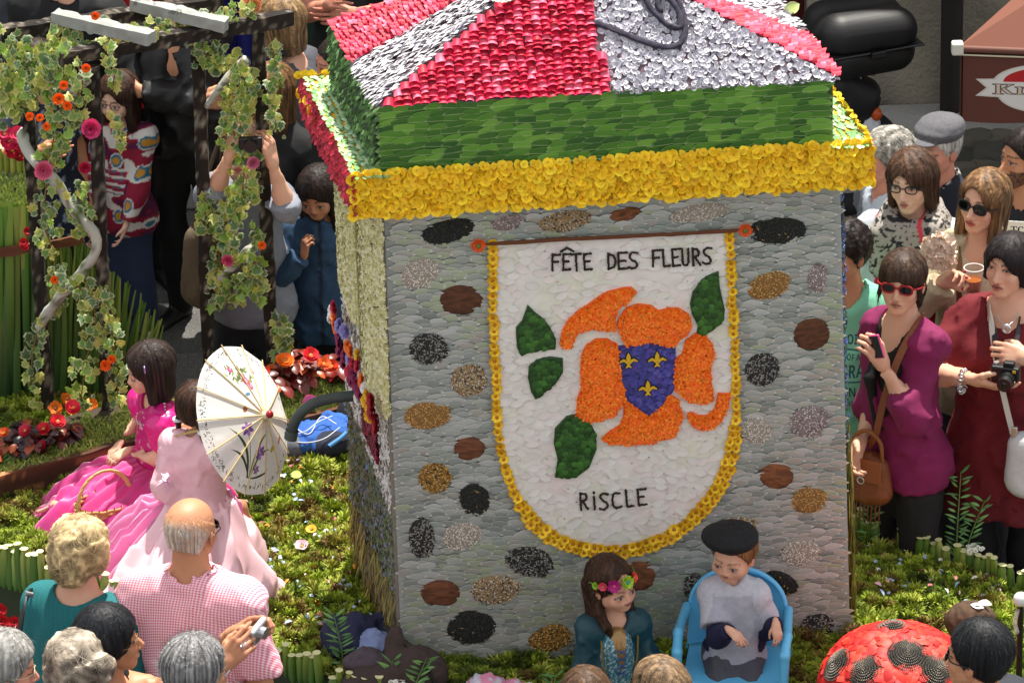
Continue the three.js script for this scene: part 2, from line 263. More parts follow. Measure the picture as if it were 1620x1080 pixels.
{
  reseed(11);
  const wall = part('front_wall', paint(hexa(0, 1.545, 0, HW, -0.004, 0.77, 0.042), [0.34, 0.36, 0.33]), M.matte, tower);
  // ---- banner outline, in wall coordinates
  const W2 = (x, y) => toWall(x, y), ban = pxs([778, 379, 1154, 360, 1160, 480, 1164, 600, 1161, 690, 1141, 752, 1104, 802, 1048, 841, 985, 860, 912, 857, 862, 833, 825, 792, 803, 748, 790, 690, 785, 600, 781, 500], 0, 0, 1, W2);
  const seedList = [[709, 364, 41, 17, -10, 'black'], [803, 350, 24, 12, -8, 'pink'], [893, 348, 41, 15, -6, 'mixed'], [989, 337, 24, 10, -6, 'brown'], [1106, 335, 46, 13, -3, 'white'], [1230, 363, 44, 20, 4, 'black'],
    [664, 431, 31, 21, -28, 'white'], [729, 473, 33, 22, 8, 'brown'], [678, 550, 30, 24, 10, 'striped'], [742, 600, 27, 25, 15, 'mixed'], [1216, 450, 33, 20, -14, 'corn'], [1293, 438, 15, 23, 5, 'pink'], [1284, 527, 29, 25, -10, 'brown'], [1206, 582, 27, 25, 15, 'striped'],
    [676, 656, 36, 20, 3, 'corn'], [743, 708, 24, 18, 5, 'brown'], [1196, 679, 24, 20, 30, 'white'], [1280, 665, 31, 25, -20, 'pink'], [688, 755, 26, 24, -10, 'gold'], [751, 789, 23, 26, -5, 'black'], [1228, 751, 27, 20, 15, 'brown'], [1280, 789, 29, 20, 5, 'corn'],
    [667, 849, 21, 32, 0, 'striped'], [731, 846, 32, 21, -10, 'white'], [838, 887, 39, 23, 27, 'striped'], [1161, 830, 36, 14, 0, 'mixed'], [1266, 872, 29, 20, -5, 'white'], [697, 936, 31, 21, 8, 'brown'], [783, 930, 38, 23, 5, 'mixed'], [746, 991, 38, 27, 0, 'black'],
    [870, 1008, 34, 21, -5, 'gold'], [1010, 910, 28, 24, 20, 'brown'], [1100, 925, 20, 22, 0, 'striped'], [1235, 920, 30, 16, 35, 'black'], [1292, 990, 28, 22, 0, 'striped'], [1092, 1002, 15, 15, 0, 'white']];
  const seedPal = { black: [[0x2c2e2a, 6], [0x3a3d38, 3], [0xb0904a, .25]], pink: [[0xb9a9a4, 3], [0x94837c, 2], [0xd8d0d0, 2], [0x6b5d58, 1]], mixed: [[0xc4ab83, 3], [0x3a3531, 2.2], [0xa67c4b, 2], [0xd6cfc4, 2]], white: [[0xd3c9bb, 5], [0xb9a996, 2], [0xe4ddd2, 2]],
    striped: [[0x3c3b39, 4], [0x575552, 3], [0xa8a49c, 1.6]], corn: [[0xb98b4e, 4], [0x9b6e38, 2], [0xcfa768, 2]], gold: [[0xb98a3c, 3], [0x2f2a24, 1.6], [0xd2b274, 2], [0x7b5326, 1]] };
  const stones = seedList.map(([x, y, rx, ry, a, k]) => { const [cu, cv] = toWall(x, y); return { cu, cv, rx: rx / 446, ry: ry / 446 * 1.1, a: -a * Math.PI / 180 + 0.03, k }; });
  const inStone = (u, v, g = 0) => stones.some((s) => { const du = u - s.cu, dv = v - s.cv, c = Math.cos(s.a), d = Math.sin(s.a), x = (du * c + dv * d) / (s.rx + g), y = (-du * d + dv * c) / (s.ry + g); return x * x + y * y < 1; });
  // ---- grey-green leaf undersides laid in rows like shingles, the pale upper edge of each one lapping over the row above
  const gcol = [[0xb4b9b3], [0xa9b1ac], [0xbec3be], [0x9ea6a1], [0xb9beb3], [0xa5afa6], [0xb2b1a7], [0x949d97], [0xc6cac6], [0xb0bb9f]].map(([h]) => hexC(h));
  const kinds = gcol.map((c, i) => leafG({ len: 0.076, wid: 0.029, n: 6, point: 0.95, base: cs(c, 0.92), vein: cs(c, 0.87), rim: cm(c, [0.95, 0.96, 0.92], 0.92), rimW: 0.88, tilt: 0.0055, bend: 0.003, cup: -0.001, lift: -0.004 + 0.002 * (i % 3) }));
  const items = [];
  for (let r = 0, v = 0.012; v < HW - 0.01; r++, v += 0.0182) for (let u = -0.01 + (r % 2) * 0.021 + rr(-.008, .008); u < 1.60; u += rr(0.042, 0.058)) {
    const uu = u, vv = v + rr(-.004, .004) + 0.004 * Math.sin(u * 9 + r); if (uu > 1.522 + 0.042 * (1 - vv / HW) || uu < .02 || inStone(uu, vv, -0.012) || (inPoly(uu, vv, ban) && inPoly(uu - .03, vv, ban) && inPoly(uu + .03, vv, ban))) continue;
    const s = rr(0.85, 1.15), m = new THREE.Matrix4().makeRotationZ(rr(-.13, .13) + Math.PI).setPosition(uu, vv, 0.0045 + rr(0, .002)); m.multiply(new THREE.Matrix4().makeRotationX(0.09).scale(V(s, -s * rr(.9, 1.15), 1)));
    const ki = noise(u * 3.1, v * 5) > 0.35 ? pick([4, 5, 6, 9, 9]) : Math.floor(rnd() * 10) % (rnd() < 0.9 ? 9 : 10); items.push({ m, k: ki });
  }
  scatter(wall, 'leaf', kinds, items, M.leaf, 'leaf_mosaic');
  // ---- patches of seeds and bark set between the leaves like cobbles
  for (const s of stones) {
    const T = new Tri(), ca = Math.cos(s.a), sa = Math.sin(s.a), out = (th) => 1 + 0.06 * noise(Math.cos(th) * 2 + s.cu * 9, Math.sin(th) * 2 + s.cv * 9), at = (x, y, z) => [s.cu + x * ca - y * sa, s.cv + x * sa + y * ca, z];
    const brown = s.k === 'brown', pal = brown ? [[hexC(0x5d3a26), 1]] : seedPal[s.k].map(([h, w]) => [hexC(h), w]), b0 = cs(pal[0][0], 0.5), tw = hexC(pick([0x6a3f27, 0x59351f, 0x7a4a2c, 0x4f2c1c])), NR = brown ? 9 : 4, NA = brown ? 40 : 26, id = [];
    for (let r = 0; r <= NR; r++) for (let a = 0; a < NA; a++) {
      const th = a / NA * 6.2832, k = r / NR, o = out(th) * k, x = Math.cos(th) * o * s.rx, y = Math.sin(th) * o * s.ry, q = brown ? fbm(x * 45 + s.cu * 30, y * 130, s.cv * 20) : 0, z = 0.008 + 0.006 * Math.sqrt(Math.max(0, 1 - k * k)) + q * 0.0025;
      id.push(T.v(...at(x, y, z), brown ? cs(tw, clamp(0.9 + 0.7 * q, 0.35, 1.6)) : b0));
    }
    for (let a = 0; a < NA; a++) { id.push(T.v(...at(Math.cos(a / NA * 6.2832) * s.rx * out(a / NA * 6.2832), Math.sin(a / NA * 6.2832) * s.ry * out(a / NA * 6.2832), -0.002), brown ? cs(tw, .5) : b0)); }
    for (let r = 0; r <= NR; r++) for (let a = 0; a < NA; a++) { const b = (a + 1) % NA, i = id[r * NA + a], j = id[r * NA + b], k = id[(r + 1) * NA + b], l = id[(r + 1) * NA + a]; T.q(i, l, k, j); }
    if (!brown) {
      const long = s.k === 'striped' ? 0.0075 : s.k === 'black' ? 0.006 : 0.0046, wd = s.k === 'striped' ? 0.0022 : 0.0025, N = Math.round(s.rx * s.ry * 3.14 / (long * wd * 3.4)), tot = pal.reduce((a, p) => a + p[1], 0);
      for (let i = 0; i < N; i++) {
        const th = rnd() * 6.2832, k = Math.sqrt(rnd()) * 1.02, x = Math.cos(th) * k * s.rx * out(th), y = Math.sin(th) * k * s.ry * out(th), z = 0.009 + 0.006 * Math.sqrt(Math.max(0, 1 - k * k)) + rr(0, .0022);
        let w = rnd() * tot, c = pal[0][0]; for (const p of pal) { if ((w -= p[1]) < 0) { c = p[0]; break; } } c = cs(c, rr(.75, 1.2));
        const a = rnd() * 3.1416, dx = Math.cos(a) * long, dy = Math.sin(a) * long, ex = -Math.sin(a) * wd, ey = Math.cos(a) * wd, h = 0.0024, c2 = s.k === 'striped' && rnd() < .6 ? [.36, .35, .32] : c;
        const A = T.v(...at(x - dx, y - dy, z - rr(0, .002)), c), B = T.v(...at(x + dx, y + dy, z - rr(0, .002)), c2), C = T.v(...at(x + ex, y + ey, z), c), D = T.v(...at(x - ex, y - ey, z), c), E = T.v(...at(x, y, z + h), c2); T.f(A, E, C); T.f(C, E, B); T.f(B, E, D); T.f(D, E, A);
      }
    }
    part(brown ? 'bark_patch' : 'seed_patch', T.geo(!brown), M.matte, wall);
  }
}
// ------------------------------------------------------------------ the shield banner on the tower's front
{
  reseed(23);
  const W2 = (x, y) => toWall(x, y), Z0 = 0.017;
  const edge = new THREE.CatmullRomCurve3(pxs([777, 381, 779, 500, 783, 600, 788, 690, 801, 748, 823, 795, 862, 838, 912, 862, 985, 867, 1050, 848, 1106, 806, 1142, 755, 1161, 690, 1164, 600, 1159, 480, 1154, 364], 0, 0, 1, (x, y) => V(...W2(x, y), Z0)), false, 'centripetal');
  const E = edge.getSpacedPoints(120), poly = E.map((p) => [p.x, p.y]);
  // sheet of overlapping white petals, each ripple a real fold
  const T = new Tri(), cols = 74, rows = 96, bb = box2(poly), id = {}, wc = hexC(0xe4e1da);
  const zz = (u, v) => Z0 - 0.004 + 0.0022 * fbm(u * 34, v * 60, 3) + 0.0016 * noise(u * 90 + 7, v * 120) + 0.0012 * Math.abs(noise(u * 22, v * 150, 8));
  const grid = (i, j) => { const k = i * 1000 + j; if (id[k] === undefined) { const u = mix(bb[0], bb[2], i / cols), v = mix(bb[1], bb[3], j / rows), n = noise(u * 40, v * 60, 5), q = noise(u * 7, v * 9, 2); id[k] = T.v(u, v, zz(u, v), cs(cm(cm(wc, hexC(0xe8cfc9), clamp(q * .5 + .05)), hexC(0xdcdcc4), clamp(-q * .8)), 1 + .07 * n)); } return id[k]; };
  for (let i = 0; i < cols; i++) for (let j = 0; j < rows; j++) { const u = mix(bb[0], bb[2], (i + .5) / cols), v = mix(bb[1], bb[3], (j + .5) / rows); if (inPoly(u, v, poly)) T.q(grid(i, j), grid(i + 1, j), grid(i + 1, j + 1), grid(i, j + 1)); }
  // single petals lying on it, and specks of pollen
  const petal = leafG({ len: 0.05, wid: 0.028, n: 4, base: [1, 1, 1], rim: [1.03, 1.03, 1.03], cup: 0.001, bend: 0.0016, point: 0.7 });
  for (let i = 0; i < 900; i++) { const u = rr(bb[0], bb[2]), v = rr(bb[1], bb[3]); if (!inPoly(u - .02, v, poly) || !inPoly(u + .02, v, poly) || !inPoly(u, v - .015, poly)) continue; const m = new THREE.Matrix4().makeRotationZ(rr(-.5, .5)).setPosition(u, v, Z0 - .0022 + rr(0, .0015)); m.multiply(new THREE.Matrix4().makeRotationX(rr(-.03, .03))); T.add(petal, m, cs(cm(wc, pick([hexC(0xe6d6d2), hexC(0xdedccb), wc, wc]), .5), rr(.93, 1.04))); }
  for (let i = 0; i < 60; i++) { const u = rr(bb[0] + .05, bb[2] - .05), v = rr(bb[1], bb[3]), s = rr(.0015, .004); if (!inPoly(u, v, poly)) continue; const c = hexC(pick([0x7a5a24, 0x8a6d3a, 0x9a3a40])), a = T.v(u - s, v, Z0 + .001, c), b = T.v(u, v - s, Z0 + .001, c), d = T.v(u + s, v, Z0 + .001, c), e = T.v(u, v + s * .7, Z0 + .003, c); T.f(a, b, e); T.f(b, d, e); T.f(d, a, e); }
  const banner = part('banner', T.geo(), M.petal, tower);
  // border of little yellow flowers, doubled and broader at the foot
  const fk = [0, 1, 2, 3, 4, 5].map((i) => petalFlower({ r: 0.0185, n: 11, cup: .25, layers: 2, col: cs(hexC(pick([0xfcd01a, 0xf8c414, 0xffd82c])), rr(.9, 1.05)), inner: hexC(0xd08a06), eye: hexC(0xb87808), eyeR: .34 }));
  const fl = [], N = 104, PP = edge.getSpacedPoints(N);
  PP.forEach((p, i) => { const t = edge.getTangentAt(i / N), nx = t.y, ny = -t.x, low = sst(0.34, 0.42, i / N) * (1 - sst(.66, .76, i / N)); const lay2 = low > .3 ? [-.9, .9] : low > 0.05 ? [-.4, .6] : [0]; for (const o of lay2) fl.push({ k: i % 6, m: lay(V(p.x - nx * (o * .0135 + (low > .05 ? 0 : .002)) + rr(-.003, .003), p.y - ny * o * .0135 + rr(-.003, .003), Z0 + rr(0, .005)), V(Math.cos(i * 2.1), Math.sin(i * 2.1), 0), V(rr(-.25, .25), rr(-.25, .25), 1), rr(.82, 1.1)) }); });
  scatter(banner, 'border_flower', fk, fl, M.petal);
  // letters made of dark seeds, strung in strokes
  const stroke = (pts) => { const c = new THREE.CurvePath(); for (let i = 1; i < pts.length; i++) c.add(new THREE.LineCurve3(pts[i - 1], pts[i])); return c; };
  const L1 = [600, 300, 3.1775], L2 = [960, 300, 3.1775], L3 = [600, 600, 2.455], L4 = [960, 600, 3.6];
  const letters = [[L1, [868, 313, 868, 393], [868, 316, 905, 313], [868, 350, 895, 349]], [L1, [922, 312, 922, 390], [922, 312, 958, 310], [922, 348, 950, 346], [922, 390, 958, 386], [910, 298, 942, 279, 970, 295]], [L1, [960, 313, 1010, 310], [985, 312, 990, 392]], [L1, [1025, 312, 1030, 388], [1025, 312, 1060, 308], [1028, 348, 1055, 345], [1030, 388, 1065, 386]],
    [L1, [1148, 310, 1150, 385], [1148, 310, 1172, 316, 1184, 335, 1185, 355, 1175, 377, 1150, 385]], [L2, [55, 305, 58, 385], [55, 305, 98, 303], [57, 346, 92, 344], [58, 385, 100, 382]], [L2, [151, 304, 128, 302, 113, 312, 111, 328, 125, 341, 143, 350, 151, 365, 142, 379, 122, 383, 107, 377]],
    [L2, [228, 293, 230, 372], [228, 293, 270, 289], [229, 330, 258, 328]], [L2, [280, 291, 284, 372, 314, 370]], [L2, [325, 288, 330, 370], [325, 288, 362, 284], [327, 328, 355, 325], [330, 370, 365, 367]], [L2, [375, 285, 378, 352, 386, 366, 400, 367, 408, 352, 405, 284]], [L2, [428, 284, 432, 367], [428, 284, 452, 287, 461, 302, 455, 320, 431, 328], [441, 328, 468, 365]], [L2, [522, 281, 502, 279, 486, 290, 484, 304, 496, 318, 514, 328, 521, 344, 512, 358, 496, 361, 481, 354]],
    [L3, [778, 432, 782, 495], [778, 432, 798, 434, 804, 446, 799, 458, 781, 463], [789, 463, 808, 492]], [L3, [832, 446, 835, 493], [831, 427, 831.6, 430]], [L3, [886, 436, 870, 431, 857, 438, 856, 449, 867, 459, 880, 467, 886, 480, 878, 492, 866, 495, 854, 491]], [L3, [931, 432, 916, 429, 906, 438, 903, 458, 905, 478, 917, 489, 938, 483]], [L4, [105, 615, 112, 708, 147, 704]], [L4, [172, 611, 180, 700], [172, 611, 219, 608], [176, 653, 206, 650], [180, 700, 221, 695]]];
  const bead = new THREE.IcosahedronGeometry(0.0046, 1); strip(bead);
  for (const [[ox, oy, s], ...strokes] of letters) {
    const g = [];
    for (const f of strokes) { const c = stroke(pxs(f, ox, oy, s, (x, y) => V(...W2(x, y), Z0 + 0.004))), n = Math.max(1, Math.round(c.getLength() / 0.0062)); for (let i = 0; i <= n; i++) { const p = c.getPointAt(i / n); g.push(tf(bead.clone(), [p.x + rr(-.0009, .0009), p.y + rr(-.0009, .0009), p.z], [rnd() * 3, rnd() * 3, rnd() * 3], [1.15, rr(.75, 1), .9])); } }
    const q = merge(g); paint(q, (x, y, z) => cs(hexC(0x2c1d15), 1 + .5 * noise(x * 200, y * 200, z * 200))); part('letter', q, M.matte, banner);
  }
  // orange petal shapes, shaggy with torn marigold petals
  const Z6 = [880, 440, 3.857];
  const shapes = [[25, 390, 35, 310, 75, 240, 150, 175, 210, 135, 310, 70, 400, 50, 450, 45, 480, 70, 430, 130, 370, 170, 355, 200, 350, 295, 290, 295, 200, 290, 130, 310, 105, 350, 85, 410, 40, 405], [375, 270, 385, 225, 430, 170, 500, 148, 570, 155, 620, 185, 680, 172, 740, 172, 800, 210, 818, 265, 795, 330, 760, 340, 715, 395, 650, 385, 600, 365, 540, 365, 490, 385, 420, 390, 400, 340],
    [155, 460, 180, 400, 240, 360, 310, 362, 365, 390, 375, 470, 385, 570, 400, 640, 415, 720, 385, 770, 350, 820, 270, 840, 200, 860, 125, 820, 130, 720, 155, 650, 150, 560], [790, 370, 850, 325, 910, 345, 945, 400, 955, 450, 930, 530, 935, 600, 945, 660, 950, 730, 880, 745, 820, 735, 760, 690, 720, 650, 725, 560, 730, 480, 770, 450],
    [415, 730, 460, 760, 560, 830, 640, 770, 690, 700, 740, 730, 750, 790, 765, 815, 740, 880, 720, 940, 640, 960, 560, 990, 400, 995, 320, 985, 280, 965, 330, 920, 390, 880, 410, 830], [990, 690, 1055, 690, 1040, 770, 1000, 850, 960, 890, 890, 905, 830, 875, 800, 830, 815, 805, 860, 825, 920, 825, 970, 780]];
  const inset = (P, u, v) => { let d = 1e9; for (let i = 0, j = P.length - 1; i < P.length; j = i++) { const a = P[j], b = P[i], bx = b[0] - a[0], by = b[1] - a[1], h = clamp(((u - a[0]) * bx + (v - a[1]) * by) / (bx * bx + by * by + 1e-12)); d = Math.min(d, Math.hypot(u - a[0] - bx * h, v - a[1] - by * h)); } return d; };
  const oc = [0xff7006, 0xff8010, 0xff6004, 0xff901c].map(hexC);
  const slab = (P, z0, z1, c, ch = .004) => { const g = new THREE.ExtrudeGeometry(new THREE.Shape(P.map((p) => new THREE.Vector2(...p))), { depth: z1 - z0, bevelEnabled: true, bevelSize: ch, bevelThickness: ch, bevelSegments: 2 }); g.translate(0, 0, z0); strip(g); return paint(g, c); };
  for (const f of shapes) {
    const P = pxs(f, ...Z6, W2), b = box2(P), Q = new Tri(), N = Math.round((b[2] - b[0]) * (b[3] - b[1]) / 0.0000135);
    for (let i = 0; i < N; i++) {
      const u = rr(b[0], b[2]), v = rr(b[1], b[3]); if (!inPoly(u, v, P)) continue;
      const d = inset(P, u, v), h = 0.006 + 0.016 * Math.sqrt(clamp(d / .03)), a = rnd() * 6.2832, l = rr(.007, .012), w = rr(.0022, .0036), out = rr(.05, .5), c = cs(pick(oc), rr(.85, 1.15)), dx = Math.cos(a), dy = Math.sin(a), z = Z0 + h;
      if (rnd() < .02) { const g = hexC(pick([0x6b6a1c, 0x8a7a22])); const p = Q.v(u - .003, v, z + .002, g), q = Q.v(u + .003, v, z + .002, g), r = Q.v(u, v + .003, z + .006, g), s = Q.v(u, v - .003, z + .006, g); Q.f(p, q, r); Q.f(p, s, q); continue; }
      const p = Q.v(u - dy * w, v + dx * w, z - .002, c), q = Q.v(u + dy * w, v - dx * w, z - .002, c), r = Q.v(u + dx * l + dy * w * 1.2, v + dy * l - dx * w * 1.2, z + l * out * .8, c), s = Q.v(u + dx * l - dy * w * 1.2, v + dy * l + dx * w * 1.2, z + l * out * .8, c), t = Q.v(u + dx * l * .5, v + dy * l * .5, z + l * out * .6 + .0012, c); Q.f(p, q, t); Q.f(q, r, t); Q.f(r, s, t); Q.f(s, p, t);
    }
    part('petal_motif', merge([Q.geo(), slab(P, Z0 - .004, Z0 + .004, hexC(0xf26404))]), M.petal, banner);
  }
  // green leaf shapes pieced together from round leaf cuttings
  const gl = [[L1, [745, 575, 780, 610, 820, 640, 850, 680, 880, 740, 878, 785, 800, 790, 740, 805, 715, 818, 695, 780, 690, 720, 690, 680, 720, 650]], [L1, [855, 833, 915, 840, 915, 905, 880, 960, 830, 1000, 785, 1035, 765, 1000, 750, 930, 755, 880, 790, 845]], [L2, [555, 403, 560, 480, 585, 590, 580, 640, 530, 690, 480, 718, 455, 710, 460, 670, 430, 610, 420, 560, 435, 500, 480, 440]], [L3, [765, 130, 810, 155, 835, 200, 838, 260, 810, 330, 760, 368, 685, 367, 695, 300, 680, 240, 685, 180, 730, 135]]];
  const cut = leafG({ len: .03, wid: .026, n: 4, point: .6, base: [1, 1, 1], rim: [1.25, 1.25, 1.2], vein: [1.15, 1.15, 1.1], cup: -.0025, bend: .003, lift: .004 });
  for (const [s, f] of gl) {
    const P = pxs(f, ...s, W2), b = box2(P), Q = new Tri();
    for (let v = b[1]; v < b[3]; v += .013) for (let u = b[0]; u < b[2]; u += .016) { const uu = u + rr(-.006, .006), vv = v + rr(-.005, .005); if (!inPoly(uu, vv, P) || inset(P, uu, vv) < .006) continue; const m = new THREE.Matrix4().makeRotationZ(rr(.4, 1.3)).setPosition(uu, vv, Z0 + .0075 + rr(0, .004)); Q.add(cut, m, cs(hexC(pick([0x2c5a1c, 0x24501a, 0x386a24, 0x1f4416])), rr(.75, 1.15))); }
    part('leaf_motif', merge([Q.geo(), slab(P, Z0 - .004, Z0 + .003, hexC(0x1f4416))]), M.leaf, banner);
  }
  // blue shield of petals with three gold fleurs-de-lis
  const SP = pxs([368, 400, 430, 395, 490, 385, 545, 365, 600, 368, 650, 390, 722, 395, 722, 560, 715, 660, 690, 700, 620, 790, 570, 830, 510, 790, 450, 745, 410, 690, 390, 600, 380, 500], ...Z6, W2), sb = box2(SP), Q = new Tri();
  const bp = leafG({ len: .03, wid: .02, n: 4, point: .6, base: [1, 1, 1], cup: .0012, bend: .0016 });
  for (let i = 0; i < 420; i++) { const u = rr(sb[0], sb[2]), v = rr(sb[1], sb[3]); if (!inPoly(u, v, SP) || inset(SP, u, v) < .011) continue; Q.add(bp, new THREE.Matrix4().makeRotationZ(rr(-1, 1)).setPosition(u, v, Z0 + .006 + rr(0, .0025)), cs(hexC(pick([0x3a3a86, 0x44439a, 0x4a3f92, 0x35357a, 0x5350a0])), rr(.85, 1.15))); }
  part('blue_shield', merge([Q.geo(), slab(SP, Z0 - .004, Z0 + .003, hexC(0x38377f), .002)]), M.petal, banner);
  const lis = (cx, cy, w) => {                                            // w = half width in metres
    const e = (pts) => pts.map(([x, y]) => new THREE.Vector2(x * w, y * w));
    return [e([[0, 1.05], [.2, .65], [.24, .3], [.12, -.1], [-.12, -.1], [-.24, .3], [-.2, .65]]), e([[.08, -.12], [.3, .2], [.62, .3], [1, .02], [.98, -.1], [.6, .04], [.4, -.06], [.22, -.28], [.08, -.28]]), e([[-.08, -.12], [-.08, -.28], [-.22, -.28], [-.4, -.06], [-.6, .04], [-.98, -.1], [-1, .02], [-.62, .3], [-.3, .2]]), e([[-.14, -.2], [.14, -.2], [.12, -.42], [.34, -.78], [0, -.66], [-.34, -.78], [-.12, -.42]])];
  };
  for (const [x, y] of [[435, 482], [610, 475], [553, 650]]) {
    const [u, v] = W2(880 + x / 3.857, 440 + y / 3.857), g = [];
    for (const [grow, z0, z1, c] of [[.0035, Z0 + .010, Z0 + .013, hexC(0x14120c)], [.0004, Z0 + .0135, Z0 + .0175, hexC(0xd6ac22)]]) for (const s of lis(0, 0, .031)) { const q = new THREE.ExtrudeGeometry(new THREE.Shape(s), { depth: z1 - z0, bevelEnabled: true, bevelSize: grow, bevelThickness: .001, bevelSegments: 1 }); strip(q); q.translate(u, v, z0 + rr(0, .0006)); g.push(paint(q, c)); }
    part('fleur_de_lis', merge(g), M.matte, banner);
  }
  // the rod it hangs from, with an orange daisy at each end
  const a = V(...W2(766, 380.5), .03), b = V(...W2(1172, 358), .03);
  part('rod', paint(strip(taperTube([a, a.clone().lerp(b, .33).add(V(0, .002, 0)), a.clone().lerp(b, .66).add(V(0, -.001, 0)), b], .0065, .0065, 7, 40, .25)), hexC(0x6a3d22)), M.bark, banner);
  for (const [x, y] of [[755, 381], [1177, 357]]) { const [u, v] = W2(x, y), f = petalFlower({ r: .026, n: 16, cup: .12, layers: 2, col: hexC(0xe0560c), inner: hexC(0x8a2a06), eye: hexC(0x6d7a22), eyeR: .33 }); f.translate(u, v, .036); part('orange_daisy', f, M.petal, banner); }
}
// ------------------------------------------------------------------ cornice, green band, roof and left wall of the tower
{
  reseed(37);
  const EV0 = 1.80, EV1 = 1.937, EN = 0.11, ED = 0.88, EL = -0.108, ER = 1.634;       // cornice slab
  const BV1 = 2.163, BN = 0.068, BD = 0.735, BL_ = -0.018, BR_ = 1.51;                // green band above it
  const eave = part('cornice', paint(hexa(EL + .012, ER - .012, EV0, EV1 - .006, EN - .012, ED - .02), hexC(0xe8b41c)), M.matte, tower);
  const bandM = part('green_band', paint(hexa(BL_, BR_, EV1 - .006, BV1, BN - .006, BD), [0.05, 0.1, 0.03]), M.matte, tower);
  const skew = (u, v, k) => V(u + SK * k, v, -k);
  const LN = V(-1, 0, SK).normalize().negate().multiplyScalar(-1);                     // outward normal of the left faces
  LN.set(-1, 0, -SK).normalize(); if (LN.z < 0) LN.z *= 1;
  const LD = V(SK, 0, -1).normalize();                                                 // direction going back along them
  LN.copy(V(0, 1, 0).cross(LD)).normalize(); if (LN.x > 0) LN.negate();
  // yellow five-petalled flowers along the front and right edge of the cornice
  const fk = [0, 1, 2, 3, 4, 5, 6, 7].map((i) => petalFlower({ r: rr(.0145, .019), n: 5, w: .95, cup: rr(.05, .35), col: cs(hexC(pick([0xffdf28, 0xfdd41c, 0xffe648, 0xf8c818])), 1), inner: hexC(0xf6bc10), eye: hexC(0xdcae1c), eyeR: .14 }));
  const fl = [], put = (p, n, s = 1) => fl.push({ k: Math.floor(rnd() * 8), m: lay(p, V(rr(-1, 1), rr(-1, 1), rr(-1, 1)), n.clone().add(V(rr(-.75, .75), rr(-.6, .75), rr(-.55, .55))), s * rr(.8, 1.2)) });
  for (let v = EV0 - .005; v < EV1 - .003; v += .0145) for (let u = EL; u < ER; u += .0165) put(V(u + rr(-.012, .012), v + rr(-.009, .009), EN - .009 + rr(0, .009)), V(0, 0.1, 1));
  for (let u = EL; u < ER; u += .024) { put(V(u + rr(-.01, .01), EV0 - .006 + rr(-.006, .006), EN - .014), V(0, -.7, 1)); put(V(u + rr(-.01, .01), EV1 + .002, EN - .01), V(0, .7, 1), .9); }
  for (let k = 0; k < ED; k += .026) for (let v = EV0; v <= EV1 + .005; v += .028) { const p = skew(ER - .014, v, k - EN); put(V(p.x, v + rr(-.006, .006), p.z), V(1, .2, 0)); }
  for (let k = 0.02; k < ED; k += .05) { const p = skew(ER - .012, EV1 + .006, k - EN); put(p, V(.4, 1, 0), .8); }
  for (let u = EL - .02; u < BL_ + .05; u += .024) { const q = skew(u, EV1 + .002, ED - EN); put(q, V(0, .6, -1)); }
  for (const k of [.62, .7, .76, .84, .9]) { const q = skew(EL - .014, EV1 - .03 - rr(0, .08), k - EN); put(q, V(-1, .4, 0)); }
  scatter(eave, 'yellow_flower', fk, fl, M.glowPetal, 'yellow_flowers');
  // crimson petals on the cornice's left end, pale green leaves on its top
  const rk = [0xc0203a, 0xa8142e, 0xd63a52, 0x8e1028].map((h) => leafG({ len: .05, wid: .02, n: 4, base: hexC(h), rim: cs(hexC(h), 1.25), cup: .004, bend: .004, lift: .012 })), rl = [];
  for (let k = 0; k < ED; k += .019) for (let v = EV0 + .002; v < EV1; v += .02) { const p = skew(EL, v + rr(-.006, .006), k - EN + rr(-.006, .006)); rl.push({ k: Math.floor(rnd() * 4), m: lay(p.addScaledVector(LN, rr(.002, .01)), V(LD.x, rr(-1.6, -.4), LD.z), LN.clone().add(V(0, rr(-.2, .5), 0)), rr(.8, 1.15)) }); }
  scatter(eave, 'crimson_petal', rk, rl, M.petal, 'crimson_petals', 150);
  const pk = [0x9fc48e, 0x86b07a, 0xb4d0a2, 0x6f9a5e].map((h) => leafG({ len: .042, wid: .02, n: 4, base: hexC(h), rim: cs(hexC(h), .75), vein: cs(hexC(h), 1.2), cup: -.002, bend: .002 })), pl = [];
  for (let k = 0; k < ED; k += .024) for (const [a, b] of [[EL, BL_ + .02], [BR_ - .02, ER - .01]]) for (let u = a; u < b; u += .02) { const p = skew(u + rr(-.006, .006), EV1 - .003 + rr(0, .004), k - EN + rr(-.006, .006)); pl.push({ k: Math.floor(rnd() * 4), m: lay(p, V(LD.x + rr(-.3, .3), 0, LD.z), V(rr(-.12, .12), 1, rr(-.12, .12)), rr(.85, 1.2)) }); }
  for (let u = BL_; u < ER; u += .034) pl.push({ k: Math.floor(rnd() * 4), m: lay(V(u, EV1, BN + .02), V(1, 0, rr(-.2, .2)), V(0, 1, .2), 1) });
  scatter(eave, 'pale_leaf', pk, pl, M.gloss, 'pale_leaves', 150);
  // laurel leaves in rows on the band, tips to the left
  const gk = [0x4f8228, 0x437522, 0x5c902f, 0x386821, 0x6a9c3a, 0x2c5a20].map((h, i) => leafG({ len: .108, wid: .046, n: 7, base: hexC(h), rim: cm(hexC(h), [.5, .62, .3], .5), vein: cm(hexC(h), [.55, .65, .3], .55), vw: .0016, cup: -.001, bend: .006, point: .55, tilt: .007, rimW: .93, lift: .008 })), gg = [];
